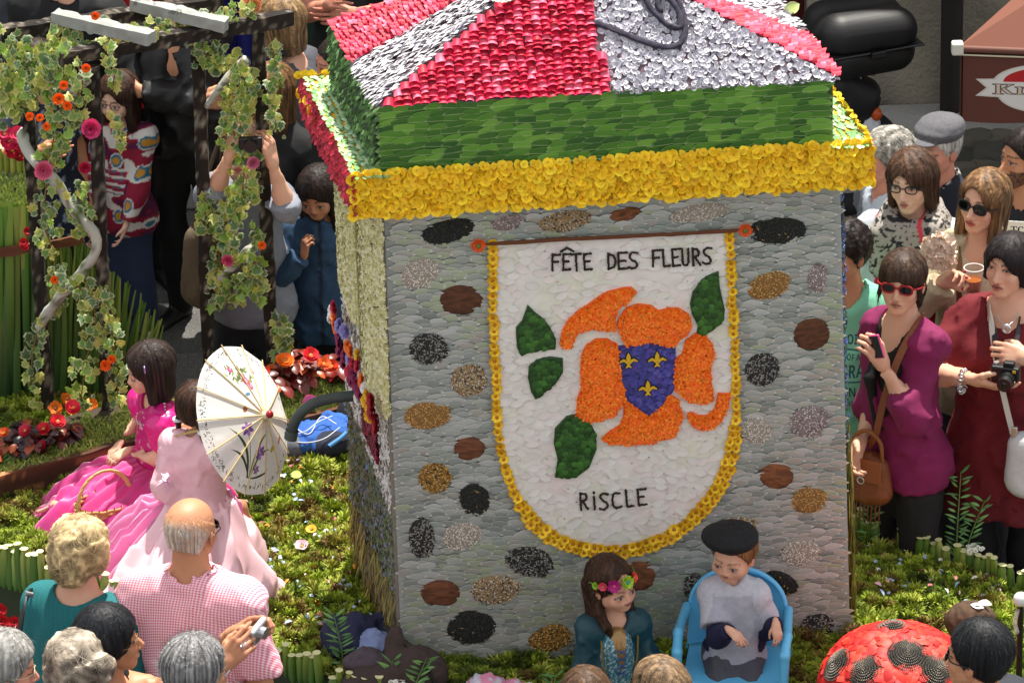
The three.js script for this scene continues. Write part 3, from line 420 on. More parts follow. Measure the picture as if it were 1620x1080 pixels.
  for (let v = EV1 + .008, r = 0; v < BV1 - .004; v += .0225, r++) for (let u = BL_ + .04 - (r % 2) * .02; u < BR_ - .01; u += rr(.052, .064)) {
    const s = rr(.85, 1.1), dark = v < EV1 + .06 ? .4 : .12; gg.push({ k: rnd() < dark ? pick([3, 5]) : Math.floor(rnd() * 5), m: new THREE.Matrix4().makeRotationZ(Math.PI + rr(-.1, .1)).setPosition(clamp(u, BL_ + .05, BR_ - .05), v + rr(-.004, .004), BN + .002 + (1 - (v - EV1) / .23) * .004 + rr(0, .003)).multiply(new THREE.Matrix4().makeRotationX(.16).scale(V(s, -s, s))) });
  }
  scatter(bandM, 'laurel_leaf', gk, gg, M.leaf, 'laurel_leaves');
  const sk = [0x3c6428, 0x2c4f20, 0x50783a, 0x1e3c18, 0x84a868].map((h) => leafG({ len: .05, wid: .02, n: 4, base: hexC(h), rim: cs(hexC(h), .7), vein: cs(hexC(h), 1.5), bend: .004, lift: .018 })), sl = [];
  for (let k = 0; k < BD; k += .026) for (let v = EV1; v < BV1; v += .017) { const p = skew(BL_, v + rr(-.006, .006), k - BN + rr(-.008, .008)); sl.push({ k: rnd() < .12 ? 4 : Math.floor(rnd() * 4), m: lay(p.addScaledVector(LN, rr(.001, .006)), V(LD.x * .6 + rr(-.3, .3), -1, LD.z * .6 + rr(-.3, .3)), LN.clone().add(V(0, rr(-.1, .5), 0)), rr(.8, 1.2)) }); }
  scatter(bandM, 'box_leaf', sk, sl, M.gloss, 'box_leaves', 120);

  // ---- roof: four sloping faces meeting above
  const o = .012, A = skew(BL_ - o, BV1 + .002, -BN - o), B = skew(BR_ + o, BV1 + .002, -BN - o), C = skew(BR_ + o, BV1 + .002, BD - BN + o), D = skew(BL_ - o, BV1 + .002, BD - BN + o), AP = V(.685, 2.575, -.30);
  const tri = (list) => { const g = new THREE.BufferGeometry(); g.setAttribute('position', new THREE.Float32BufferAttribute(list.flatMap((p) => [p.x, p.y, p.z]), 3)); g.computeVertexNormals(); return g; };
  const roof = part('roof', paint(tri([A, B, AP, B, C, AP, C, D, AP, D, A, AP, A, C, B, A, D, C]), [0.16, 0.1, 0.12]), M.matte, tower);
  const Nf = V().subVectors(B, A).cross(V().subVectors(AP, A)).normalize(), Nl = V().subVectors(A, D).cross(V().subVectors(AP, D)).normalize(), Nr = V().subVectors(C, B).cross(V().subVectors(AP, B)).normalize(), Nb = V().subVectors(D, C).cross(V().subVectors(AP, C)).normalize();
  const split = onPlane(965, 150, A, Nf), splitT = onPlane(936, 0, A, Nf);
  // each face: points as eave point + climb; red scoops run in columns up the slope, silver petals lie about
  const scoop = (c) => { const T = new Tri(), id = []; for (let j = 0; j <= 3; j++) for (let i = 0; i <= 4; i++) { const s = i / 2 - 1, t = j / 3, w = .0168 * (1 - .12 * t); id.push(T.v(s * w, (t - .5) * .032, .012 * (1 - s * s) * (1 - .35 * t) + .010 * (1 - t) * (1 - t) + .002, cs(c, j === 0 ? 1.25 : 1 - .12 * t))); } for (let j = 0; j < 3; j++) for (let i = 0; i < 4; i++) T.q(id[j * 5 + i], id[j * 5 + i + 1], id[j * 5 + 6 + i], id[j * 5 + 5 + i]); return T.geo(); };
  const rc6 = [0xd91a44, 0xc8103a, 0xe63a5e, 0xb60c30, 0xee6480, 0x9e0a2c].map((h) => scoop(hexC(h)));
  const reds = [], silv = new Tri(), sp = [0xcecbd4, 0xbebbc6, 0xdad8de, 0xa8a5b4].map((h) => petalFlower({ r: .0085, n: 4, w: 1.1, cup: .22, col: hexC(h), inner: hexC(0xb0acb8), eye: hexC(0xc4c0c8), eyeR: .2 }));
  const stone = [0xc6c2c8, 0xb0acb6, 0xd8d5da, 0x4a4454].map((h) => leafG({ len: .04, wid: .013, n: 3, base: hexC(h), rim: cs(hexC(h), .8), bend: .003, lift: .01 }));
  const face = (P, Q, N, fn) => {                                         // P, Q the eave corners seen from outside left to right
    const e1 = V().subVectors(Q, P), L = e1.length(); e1.normalize(); const e2 = N.clone().cross(e1), hA = V().subVectors(AP, P).dot(e2), xA = V().subVectors(AP, P).dot(e1);
    const at = (x, y, z = 0) => P.clone().addScaledVector(e1, x).addScaledVector(e2, y).addScaledVector(N, z), inside = (x, y, g = 0) => { const t = y / hA; return y >= -.001 && t < 1 && x > xA * t + g && x < L + (xA - L) * t - g; };
    fn({ e1, e2, L, hA, xA, at, inside, N });
  };
  const redOn = (f, ok) => { for (let x = .016; x < f.L; x += .0300) for (let y = .012 + rr(0, .01); y < f.hA; y += rr(.016, .021)) { if (!f.inside(x, y, .004) || !ok(x, y)) continue; const p = f.at(x + rr(-.003, .003), y, .001); if (project(TO.clone().addScaledVector(TU, p.x).add(V(0, p.y, 0)).addScaledVector(TN, p.z))[1] < -25) continue; reds.push({ k: rnd() < .75 ? Math.floor(rnd() * 4) : 4 + Math.floor(rnd() * 2), m: lay(p, f.e1.clone().addScaledVector(f.e2, rr(-.15, .15)), f.N.clone().addScaledVector(f.e2, rr(-.1, .1)), [rr(.85, 1.08), rr(.85, 1.1), rr(.8, 1.3)]) }); } };
  face(A, B, Nf, (f) => {
    const sx = V().subVectors(split, A).dot(f.e1), tx = V().subVectors(splitT, A).dot(f.e1), ty = V().subVectors(splitT, A).dot(f.e2), isRed = (x, y) => x < sx + (tx - sx) * y / ty;
    redOn(f, isRed);
    for (let i = 0; i < 7600; i++) { const x = rnd() * f.L, y = rnd() * f.hA; if (!f.inside(x, y) || isRed(x - .006, y)) continue; silv.add(sp[i % 4], lay(f.at(x, y, rr(.002, .007)), V(rr(-1, 1), rr(-1, 1), rr(-1, 1)), f.N.clone().add(V(rr(-.45, .45), rr(-.45, .45), rr(-.45, .45))), rr(.8, 1.2)), cs([1, 1, 1], rr(.8, 1.06))); }
    for (let x = sx; x < f.L; x += .006) silv.add(stone[3], lay(f.at(x, .003, .003), V(rr(-.4, .4), -1, rr(-.4, .4)), f.N, .4));
  });
  const stoneOn = (f, ok, n) => { for (let i = 0; i < n; i++) { const x = rnd() * f.L, y = rnd() * f.hA; if (!f.inside(x, y) || !ok(x, y)) continue; silv.add(pick([stone[0], stone[1], stone[2], stone[2], stone[0], stone[3]]), lay(f.at(x, y, rr(.002, .007)), f.e1.clone().multiplyScalar(.25).addScaledVector(f.e2, -1).add(V(rr(-.2, .2), rr(-.2, .2), rr(-.2, .2))), f.N.clone().add(V(rr(-.4, .4), rr(-.4, .4), rr(-.4, .4))), rr(.7, 1.1)), cs([1, 1, 1], rr(.8, 1.05))); } };
  const hipD = (f, x, y, right) => { const t = y / f.hA, xe = right ? f.L + (f.xA - f.L) * t : f.xA * t; return Math.abs(xe - x); };
  face(D, A, Nl, (f) => { const ok = (x, y) => hipD(f, x, y, true) < .50 * f.L * (1 - y / f.hA); stoneOn(f, ok, 5200); redOn(f, (x, y) => !ok(x, y)); });
  face(B, C, Nr, (f) => { const ok = (x, y) => hipD(f, x, y, false) < .46 * f.L * (1 - y / f.hA); redOn(f, ok); stoneOn(f, (x, y) => !ok(x, y), 2600); });
  face(C, D, Nb, (f) => stoneOn(f, () => true, 1200));
  scatter(roof, 'red_petal', rc6, reds, M.petal, 'red_petals');
  tag(part('silver_petals', silv.geo(), M.petal, roof), null, null, null, 'stuff');
  // dark curl of string lying on the silver petals, ring of white flowers on the hip
  const sw = pxs([-5, 103, 40, 118, 100, 142, 200, 182, 280, 210, 335, 216, 385, 200, 408, 160, 408, 105, 392, 50, 372, 0, 350, -50], 940, 0, 2.843, (x, y) => onPlane(x, y, A, Nf).addScaledVector(Nf, .012));
  const sw2 = pxs([225, -20, 240, 20, 265, 62, 305, 100, 350, 128, 384, 130, 388, 95, 372, 50, 345, 10, 315, -12, 290, 0, 286, 35, 305, 62], 940, 0, 2.843, (x, y) => onPlane(x, y, A, Nf).addScaledVector(Nf, .017));
  for (const s of [sw, sw2]) part('dark_curl', paint(strip(taperTube(s, .0105, .0095, 8, 90, .3)), (x, y, z) => cs(hexC(0x3c3848), .8 + .5 * noise(x * 150, y * 150, z * 150))), M.matte, roof);
  const hp = onPlane(795, -2, A, Nf), ring = []; for (let i = 0; i < 18; i++) { const a = i / 18 * 6.2832; const f = petalFlower({ r: .014, n: 5, col: hexC(0xdedad2), inner: hexC(0xb8b4a0), eye: hexC(0xc4bc90) }); ring.push(f.applyMatrix4(lay(hp.clone().add(V(Math.cos(a) * .034, .012, Math.sin(a) * .034)), V(1, 0, 0), V(Math.cos(a) * .7, 1, Math.sin(a) * .7)))); }
  part('flower_ring', merge(ring), M.petal, roof);
  const lf = leafG({ len: .06, wid: .045, n: 5, point: .6, base: hexC(0xb8c878), rim: hexC(0xd8e0a8), cup: .006 }); lf.applyMatrix4(lay(skew(BR_ + .02, BV1 + .02, .52), V(1, .6, 0), V(-.3, .8, 1))); part('loose_leaf', lf, M.leaf, roof);

  // ---- left wall: cream flower columns, white panel with a red diamond, blue flower band, straw foot
  const lw = part('left_wall', paint(hexa(-.012, .02, 0, HW, -.01, .755), hexC(0x8a8478)), M.matte, tower);
  const Lp = (s, v, z = 0) => V(0, v, 0).addScaledVector(LD, s).addScaledVector(LN, .012 + z), LS = (px, py) => { const p = onPlane(px, py, Lp(0, 0), LN); return [p.clone().sub(Lp(0, 0)).dot(LD), p.y]; };
  const cover = (name, n, cols, geoF, ok, zr = [.0, .008], s0 = [0, .765, 0, HW], up = false) => { const T = new Tri(), gs = cols.map((c) => geoF(hexC(c))); for (let i = 0; i < n; i++) { const s = rr(s0[0], s0[1]), v = rr(s0[2], s0[3]), q = ok(s, v); if (!q) continue; T.add(pick(gs), lay(Lp(s, v, rr(...zr)), up ? V(rr(-.12, .12), 1, rr(-.12, .12)) : V(rr(-1, 1), rr(-1, 1), rr(-1, 1)), LN.clone().add(V(rr(-.4, .4), rr(-.3, .5), rr(-.4, .4))), rr(.8, 1.2)), cs([1, 1, 1], rr(.85, 1.1))); } tag(part(name, T.geo(), M.petal, lw), null, null, null, 'stuff'); };
  const tiny = (r) => (c) => { const T = new Tri(), o = T.v(0, 0, 0, cs(c, .85)); for (let i = 0; i < 4; i++) { const a = i * 1.571 + rr(-.2, .2), q = (b, k, z, s) => T.v(Math.cos(a + b) * r * k, Math.sin(a + b) * r * k, z * r, cs(c, s)), A = q(-.6, .8, .2, 1), B = q(0, rr(.95, 1.1), .25, 1.08), D = q(.6, .8, .2, 1); T.f(o, A, B); T.f(o, B, D); } return T.geo(); };
  const blade = (l, w) => (c) => leafG({ len: l, wid: w, n: 3, base: c, rim: cs(c, 1.15), bend: .003, lift: .01 });
  const wb = (s) => mix(.585, .70, s / .7);                              // foot of the white panel
  cover('white_panel', 9000, [0xd8d6d4, 0xd0cecb, 0xdedcda, 0xc8c6c2], tiny(.0075), (s, v) => v > wb(s) && v < 1.28, [0, .004]);
  cover('blue_flower_band', 9000, [0x7482b0, 0x54663c, 0x62764a, 0x4c5e38, 0x5a6e48, 0x566a40], tiny(.0078), (s, v) => v < wb(s) + .01 && v > .27 + .03 * noise(s * 9, v * 9), [0, .008]);
  cover('straw_foot', 2600, [0x8a7f32, 0x6e6a28, 0xa39544, 0x57602a, 0x7a5a2a], (c) => leafG({ len: .12, wid: .008, n: 3, base: c, bend: .003 }).applyMatrix4(new THREE.Matrix4().makeRotationZ(0)), (s, v) => v < .30, [.002, .010], undefined, true);
  const colA = (s) => s > -.03 && s < .235, colB = (s) => s > .30 && s < .60, top = 1.82, cx = LS(600, 560)[1], bump = (s, a, b) => .036 * Math.sin(Math.PI * clamp((s - a) / (b - a)));
  for (const [a, b, lo] of [[-.025, .40, .97], [.445, .72, .98]]) {
    const T = new Tri(), gs = [0xd2cd96, 0xc4be82, 0xdcd8a8, 0xb4ae70, 0xe6e2be].map((h) => tiny(.0075)(hexC(h)));
    for (let i = 0; i < 5600; i++) { const s = rr(a, b), v = rr(lo + .36 * Math.max(0, s) + .03 * noise(s * 20, 3), top); T.add(pick(gs), lay(Lp(s, v, bump(s, a, b) + rr(-.002, .005)), V(rr(-1, 1), rr(-1, 1), rr(-1, 1)), LN.clone().addScaledVector(LD, (s - (a + b) / 2) * 6).add(V(rr(-.35, .35), rr(-.2, .5), rr(-.35, .35))), rr(.8, 1.2)), cs([1, 1, 1], rr(.88, 1.08))); }
    tag(part('cream_column', T.geo(), M.petal, lw), null, null, null, 'stuff');
  }
  // garland of flowers hung from the wall, each blossom its own
  const gp = [[545, 490, 'w'], [549, 497, 'o'], [552, 508, 'o'], [549, 518, 'o'], [556, 512, 'v'], [560, 522, 'v'], [551, 484, 'r'], [544, 500, 'w'], [553, 533, 'm'], [559, 540, 'm'], [557, 552, 'm'], [563, 560, 'm'], [562, 572, 'm'], [573, 546, 'o'], [577, 552, 'o'], [575, 562, 'v'], [583, 560, 'y'], [581, 572, 'r'], [586, 576, 'r'], [579, 584, 'r'], [583, 590, 'm'], [592, 597, 'o'], [580, 598, 'm'], [586, 606, 'm'], [593, 604, 'o'], [583, 615, 'w'], [590, 618, 'm'], [596, 612, 'w'], [603, 622, 'y'], [601, 632, 'y'], [604, 644, 'y'], [606, 655, 'y'], [610, 630, 'd'], [611, 640, 'd'], [612, 650, 'd'], [614, 660, 'd'], [615, 670, 'd'], [616, 677, 'd'], [588, 628, 'w'], [577, 535, 'w']];
  const gc = { w: 0xe6e0dc, o: 0xe8701c, v: 0x8f86c4, r: 0xb8163c, m: 0x8c1a52, y: 0xe2ae14, d: 0xa00f1e };
  for (const [x, y, c] of gp) { const [s, v] = LS(x, y), f = petalFlower({ r: .024, n: 9, w: 1, layers: 3, cup: .35, col: hexC(gc[c]), inner: cs(hexC(gc[c]), .6), eye: cs(hexC(gc[c]), .7), eyeR: .2 }); part('garland_flower', f.applyMatrix4(lay(Lp(s, v, .03 + rr(0, .02)), V(rr(-1, 1), rr(-1, 1), 0), LN.clone().add(V(rr(-.3, .3), rr(0, .4), rr(0, .5))), rr(.85, 1.2))), M.petal, lw); }
  const dia = pxs([577, 633, 590, 655, 600, 695, 602, 733, 590, 705, 579, 680], 0, 0, 1, (x, y) => LS(x, y)), T = new Tri(), db = box2(dia), dk = [0x8e1636, 0x6c1430, 0x3f2a2a, 0xa5224a].map((h) => tiny(.009)(hexC(h)));
  for (let i = 0; i < 2600; i++) { const s = rr(db[0], db[2]), v = rr(db[1], db[3]); if (inPoly(s, v, dia)) T.add(pick(dk), lay(Lp(s, v, rr(.004, .012)), V(rr(-1, 1), 1, 0), LN.clone().add(V(rr(-.5, .5), rr(-.3, .6), rr(-.5, .5))), 1)); }
  tag(part('red_diamond', T.geo(), M.petal, lw), null, null, null, 'stuff');
  // right-hand edge: blue blossoms above, straw below, standing a little proud of the front
  const R = new Tri(), bk = [0x3f55a0, 0x5a6fb0, 0x38462c, 0x7d8fc0, 0x4a6038].map((h) => tiny(.009)(hexC(h))), st = [0x8a7f32, 0xa39544, 0x6e6a28].map((h) => leafG({ len: .12, wid: .008, n: 3, base: hexC(h), bend: .003 }));
  for (let i = 0; i < 900; i++) { const v = rr(.74, HW), u = 1.545 + .042 * (1 - v / HW); R.add(pick(bk), lay(V(u + rr(0, .016), v, -.02 - rr(0, .12)), V(rr(-1, 1), rr(-1, 1), 0), V(1, rr(-.4, .6), rr(-.2, .8)), rr(.8, 1.2))); }
  for (let i = 0; i < 900; i++) { const v = rr(.0, .76), u = 1.545 + .042 * (1 - v / HW); R.add(pick(st), lay(V(u + rr(0, .026), v, -.015 - rr(0, .12)), V(rr(-.1, .1), 1, rr(-.1, .1)), V(1, 0, rr(0, .8)), rr(.8, 1.2)), cs([1, 1, 1], rr(.7, 1.2))); }
  tag(part('right_edge_trim', R.geo(), M.petal, tower), null, null, null, 'stuff');
  // dark grey spout bent out of the left wall
  const [s0, v0] = LS(584, 625), p0 = Lp(s0, v0, 0), X = (x, y) => { const w = TO.clone().addScaledVector(TU, p0.x).add(V(0, p0.y, 0)).addScaledVector(TN, p0.z); return V(...toLoc(atZ(x, y, w.z))); };
  part('spout', paint(strip(tubeG([X(588, 625), X(560, 626), X(525, 630), X(495, 639), X(475, 654), X(464, 672), X(460, 690)], .0195, 14, 48)), (x, y, z) => cs(hexC(0x3a4440), .85 + .35 * fbm(x * 30, y * 30, z * 30))), std({ ...VC, roughness: .55 }), tower);
  for (const [a, b, r] of [[X(588, 625), X(571, 625.5), .0212], [X(462, 680), X(459, 694), .023]]) part('pipe_collar', paint(strip(tubeG([a, a.clone().lerp(b, .5), b], r, 14, 3)), hexC(0x3f4a46)), std({ ...VC, roughness: .5 }), tower);
}
// ------------------------------------------------------------------ street, house wall, float deck and moss
const cut9 = (clip) => ({ t: 1, c: [0, 0, 0], r: [9, 9, 9], k: .001, cut: 1, clip });
const NOISE_T = texFn(256, 256, (u, v) => { const a = (f, s) => { const x = u * f, y = v * f, i = Math.floor(x), j = Math.floor(y), q = (X, Y) => hsh(((X % f) + f) % f, ((Y % f) + f) % f, s); const fx = x - i, fy = y - j, sx = fx * fx * (3 - 2 * fx), sy = fy * fy * (3 - 2 * fy); return mix(mix(q(i, j), q(i + 1, j), sx), mix(q(i, j + 1), q(i + 1, j + 1), sx), sy); }; const n = .35 * a(8, 1) + .25 * a(24, 2) + .22 * a(64, 3) + .18 * a(128, 4); return [n]; }, false);
{
  reseed(55);
  const asph = texFn(512, 512, (u, v, x, y) => { const q = .5 + .5 * fbm(u * 9, v * 9, 1), p = hsh(x, y, 3), k = .26 + .10 * q + .12 * (p - .5) + (p > .985 ? .18 : 0); return [k * 1.02, k, k * .97]; }); asph.repeat.set(.5, .5);
  const bump = NOISE_T.clone(); bump.repeat.set(3, 3); bump.needsUpdate = true;
  const road = new THREE.PlaneGeometry(120, 120); road.rotateX(-Math.PI / 2); { const u = road.attributes.uv; for (let i = 0; i < u.count; i++) u.setXY(i, u.getX(i) * 120, u.getY(i) * 120); }
  tag(part('road', road, std({ map: asph, roughness: .9, bumpMap: bump, bumpScale: .006 })), null, null, null, 'structure');
  const conc = texFn(512, 512, (u, v, x, y) => { const q = .5 + .5 * fbm(u * 7, v * 7, 8), p = hsh(x, y, 9), k = .50 + .10 * q + .10 * (p - .5); return [k, k * .99, k * .96]; }); conc.repeat.set(.5, .5);
  const pav = strip(boxG(26, .12, .7, .02, [0, .06, -3.79]), ['position', 'normal', 'uv']); { const p = pav.attributes.position, u = pav.attributes.uv; for (let i = 0; i < p.count; i++) u.setXY(i, p.getX(i), p.getZ(i)); } tag(part('pavement', pav, std({ map: conc, roughness: .92, bumpMap: bump, bumpScale: .004 })), null, null, null, 'structure');
  // rough dark stones and earth at the wall's foot on the right
  const st = thing('stone_heap', 'low heap of dark rough stones and earth at the foot of the house wall', 'stones', [0, 0, 0]); for (let i = 0; i < 46; i++) { const p = atY(rr(1505, 1640), rr(215, 300), .14), g = new THREE.IcosahedronGeometry(rr(.04, .13), 2), P = g.attributes.position; for (let k = 0; k < P.count; k++) { const n = 1 + .35 * noise(P.getX(k) * 14 + i, P.getY(k) * 14, P.getZ(k) * 14); P.setXYZ(k, P.getX(k) * n, P.getY(k) * n * .5, P.getZ(k) * n); } g.computeVertexNormals(); g.rotateY(rnd() * 6); part('stone', paint(strip(g).translate(p.x, rr(.1, .16), p.z), cs(hexC(pick([0x55524a, 0x474640, 0x3a3a35, 0x615c50])), 1)), M.matte, st); }
  // the house front behind the street
  const wx = (x, y, z) => atZ(x, y, z), ZW = -4.15, stucco = texFn(512, 512, (u, v, x, y) => { const q = fbm(u * 4, v * 3, 2), r = fbm(u * 16, v * 10, 5), s = Math.max(0, noise(u * 22, v * 2.2, 7)), p = hsh(x, y, 5) - .5, k = .50 + .10 * q + .06 * r - .12 * s + .05 * p; return [k * 1.02, k * .97, k * .86]; });
  const house = thing('house_front', 'grey beige rendered house front behind the crowd with a red door and green shutters', 'building', [0, 0, ZW]);
  const wallG = (x0, x1, y0, y1) => { const g = strip(boxG(x1 - x0, y1 - y0, .4, .01, [(x0 + x1) / 2, (y0 + y1) / 2, -.2]), ['position', 'normal', 'uv']); const p = g.attributes.position, u = g.attributes.uv; for (let i = 0; i < p.count; i++) u.setXY(i, p.getX(i) * .4, p.getY(i) * .4); return g; };
  const rx0 = wx(1226, 30, ZW).x, rx1 = wx(1277, 30, ZW).x, gx0 = wx(478, 60, ZW).x, gx1 = wx(528, 60, ZW).x, bx0 = wx(446, 60, ZW).x, wm = std({ map: stucco, roughness: .95, bumpMap: bump, bumpScale: .01 });
  part('wall', wallG(rx1, 14, 0, 3.6), wm, house); part('wall', wallG(gx1 + .55, rx0, 0, 3.6), wm, house); part('wall', wallG(-14, bx0 - .5, 0, 3.6), wm, house); part('wall', wallG(-14, 14, 3.602, 4.4), wm, house); part('wall', wallG(bx0 - .498, gx1 + .548, 2.9, 3.6), wm, house);
  const dred = std({ color: 0x5a0a12, roughness: .5 }), dgr = std({ color: 0x0d3026, roughness: .5 }), dbl = std({ color: 0x16186a, roughness: .7 });
  part('red_door', strip(boxG(rx1 - rx0 - .01, 2.9, .06, .01, [(rx0 + rx1) / 2, 1.45, -.12])), dred, house); for (let i = 0; i < 3; i++) part('door_panel', strip(boxG(rx1 - rx0 - .06, .75, .02, .01, [(rx0 + rx1) / 2, .55 + i * .9, -.08])), dred, house);
  const sw = gx1 + .54 - gx0; for (let i = 0; i < 10; i++) part('shutter_board', strip(boxG(sw / 10 - .006, 2.88, .05, .006, [gx0 + (i + .5) * sw / 10, 1.45, -.10 - (i % 2) * .006])), dgr, house);
  part('blue_curtain', paint(strip(new THREE.PlaneGeometry(gx0 - bx0 + .49, 2.88, 60, 1)), [1, 1, 1]), dbl, house); { const m = house.children[house.children.length - 1], P = m.geometry.attributes.position; for (let i = 0; i < P.count; i++) P.setXYZ(i, P.getX(i) + (bx0 - .49 + gx0) / 2, P.getY(i) + 1.45, -.12 + .03 * Math.sin(P.getX(i) * 60)); m.geometry.computeVertexNormals(); }
  const px = wx(1506, 90, ZW + .1), pipe = thing('drainpipe', 'dark drainpipe running down the house wall behind the scooter', 'drainpipe', [px.x, 0, ZW + .10]); part('pipe', strip(new THREE.CylinderGeometry(.05, .05, 3.6, 20)).translate(0, 1.9, 0), std({ color: 0x1c1814, roughness: .6 }), pipe); for (const y of [.7, 1.35, 2.4]) part('pipe_clamp', strip(new THREE.TorusGeometry(.054, .012, 8, 24).rotateX(Math.PI / 2)).translate(0, y, 0), std({ color: 0x2a2622, roughness: .6 }), pipe);
  const sg = thing('teal_board', 'pale teal board with black hand painted letters and leaves behind the tower roof', 'sign', wx(600, 2, -3.6).toArray()); const tt = canvasTex(512, 256, (c) => { c.fillStyle = '#9fc4b8'; c.fillRect(0, 0, 512, 256); c.fillStyle = '#14201e'; c.font = 'italic bold 120px serif'; c.fillText('6L', 20, 210); c.fillStyle = '#3d6b3a'; for (const [x, y, a] of [[240, 140, .5], [290, 120, -.4], [270, 190, 1], [340, 170, .2], [220, 90, -.8]]) { c.beginPath(); c.ellipse(x, y, 46, 22, a, 0, 7); c.fill(); } }); part('board', boxG(.34, .17, .02, .004), std({ map: tt, roughness: .8 }), sg); part('board_frame', strip(boxG(.36, .02, .03, .004, [0, -.095, 0])), std({ color: 0x3a3a36 }), sg);
}
// ---- the float: a low platform edged with stems, its top a bed of moss
const onDeck = (x, y, v = 0) => atY(x, y, YD + v);
const DECK = [[-220, 838], [60, 912], [330, 1000], [600, 1090], [1300, 1330], [2000, 1570], [2000, 1062], [1620, 936], [1350, 846], [1180, 780], [640, 618], [560, 606], [430, 622], [330, 634], [230, 640], [0, 616], [-220, 590]].map(([x, y]) => { const p = onDeck(x, y); return [p.x, p.z]; });
const mossH = (x, z) => { const t = toLoc(V(x, YD, z)), d = Math.max(-t[0] - .08, t[0] - TW - .08, t[2] - .02, -t[2] - .9); return YD + .016 * fbm(x * 5, z * 5, 2) + .034 * (.5 - Math.abs(noise(x * 9, z * 9, 5))) + .020 * fbm(x * 2.2, z * 2.2, 6) + .03 * sst(.22, .0, d) * (.6 + .4 * noise(x * 11, z * 11)); };
{
  reseed(66);
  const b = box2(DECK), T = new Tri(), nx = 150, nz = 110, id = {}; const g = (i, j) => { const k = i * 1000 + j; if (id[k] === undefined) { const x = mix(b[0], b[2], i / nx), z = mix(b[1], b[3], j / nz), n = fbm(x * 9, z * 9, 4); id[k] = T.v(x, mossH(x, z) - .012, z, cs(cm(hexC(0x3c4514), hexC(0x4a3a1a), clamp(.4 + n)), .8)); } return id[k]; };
  for (let i = 0; i < nx; i++) for (let j = 0; j < nz; j++) { const x = mix(b[0], b[2], (i + .5) / nx), z = mix(b[1], b[3], (j + .5) / nz); if (inPoly(x, z, DECK)) T.q(g(i, j), g(i, j + 1), g(i + 1, j + 1), g(i + 1, j)); }
  tag(part('moss_bed', T.geo(), M.matte), null, null, null, 'structure');
  const S = new Tri(), dk = [.03, .04, .018]; for (let i = 0; i < DECK.length; i++) { const a = DECK[i], c = DECK[(i + 1) % DECK.length]; S.q(S.v(a[0], YD + .005, a[1], dk), S.v(c[0], YD + .005, c[1], dk), S.v(c[0], .06, c[1], dk), S.v(a[0], .06, a[1], dk)); } tag(part('float_side', S.geo(true), std({ ...VC, roughness: .95, side: THREE.DoubleSide })), null, null, null, 'structure');
  // feathery moss: tufts of many tiny fronds
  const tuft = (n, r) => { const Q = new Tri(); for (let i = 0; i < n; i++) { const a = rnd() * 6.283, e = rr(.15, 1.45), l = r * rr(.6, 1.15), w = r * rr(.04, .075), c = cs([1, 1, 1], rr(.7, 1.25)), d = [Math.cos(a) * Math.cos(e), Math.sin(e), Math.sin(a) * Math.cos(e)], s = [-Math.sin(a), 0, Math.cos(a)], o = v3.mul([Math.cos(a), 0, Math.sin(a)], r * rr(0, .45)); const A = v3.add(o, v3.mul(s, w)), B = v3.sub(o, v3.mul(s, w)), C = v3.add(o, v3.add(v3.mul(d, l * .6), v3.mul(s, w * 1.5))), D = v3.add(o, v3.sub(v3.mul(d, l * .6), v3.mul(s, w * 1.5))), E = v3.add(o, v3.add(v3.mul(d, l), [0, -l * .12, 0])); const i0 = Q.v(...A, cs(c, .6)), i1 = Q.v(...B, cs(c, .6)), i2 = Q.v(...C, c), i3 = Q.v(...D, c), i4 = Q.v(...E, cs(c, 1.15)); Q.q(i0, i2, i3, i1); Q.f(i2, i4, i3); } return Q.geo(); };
  const pal = [0x8a9c26, 0x75891f, 0x9dac34, 0x5a6b1b, 0x4a5a18, 0xaab046, 0x857c2c, 0x6e5628].map(hexC), mat = std({ ...VC, roughness: .85, side: THREE.DoubleSide });
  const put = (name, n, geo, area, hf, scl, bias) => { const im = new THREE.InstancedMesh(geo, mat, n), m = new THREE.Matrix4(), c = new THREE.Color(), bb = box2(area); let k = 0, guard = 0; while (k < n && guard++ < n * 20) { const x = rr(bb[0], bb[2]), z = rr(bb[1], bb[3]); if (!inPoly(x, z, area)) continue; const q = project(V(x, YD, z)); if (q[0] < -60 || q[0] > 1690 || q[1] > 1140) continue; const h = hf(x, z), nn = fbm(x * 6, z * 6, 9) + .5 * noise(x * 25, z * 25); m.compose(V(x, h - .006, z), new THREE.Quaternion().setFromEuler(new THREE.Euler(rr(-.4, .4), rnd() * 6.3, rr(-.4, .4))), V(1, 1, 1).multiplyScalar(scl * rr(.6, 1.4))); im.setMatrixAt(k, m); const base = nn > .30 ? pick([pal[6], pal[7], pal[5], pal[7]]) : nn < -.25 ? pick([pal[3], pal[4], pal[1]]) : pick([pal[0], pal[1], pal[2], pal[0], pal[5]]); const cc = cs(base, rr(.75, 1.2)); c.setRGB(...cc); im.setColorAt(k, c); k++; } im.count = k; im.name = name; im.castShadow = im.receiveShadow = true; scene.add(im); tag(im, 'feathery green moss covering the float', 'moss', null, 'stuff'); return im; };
  put('moss', 62000, tuft(30, .019), DECK, mossH, 1); const m2 = put('moss_clumps', 7000, tuft(70, .030), DECK, (x, z) => mossH(x, z) + .006, 1); m2.userData.label = 'taller clumps standing up in the moss on the float';
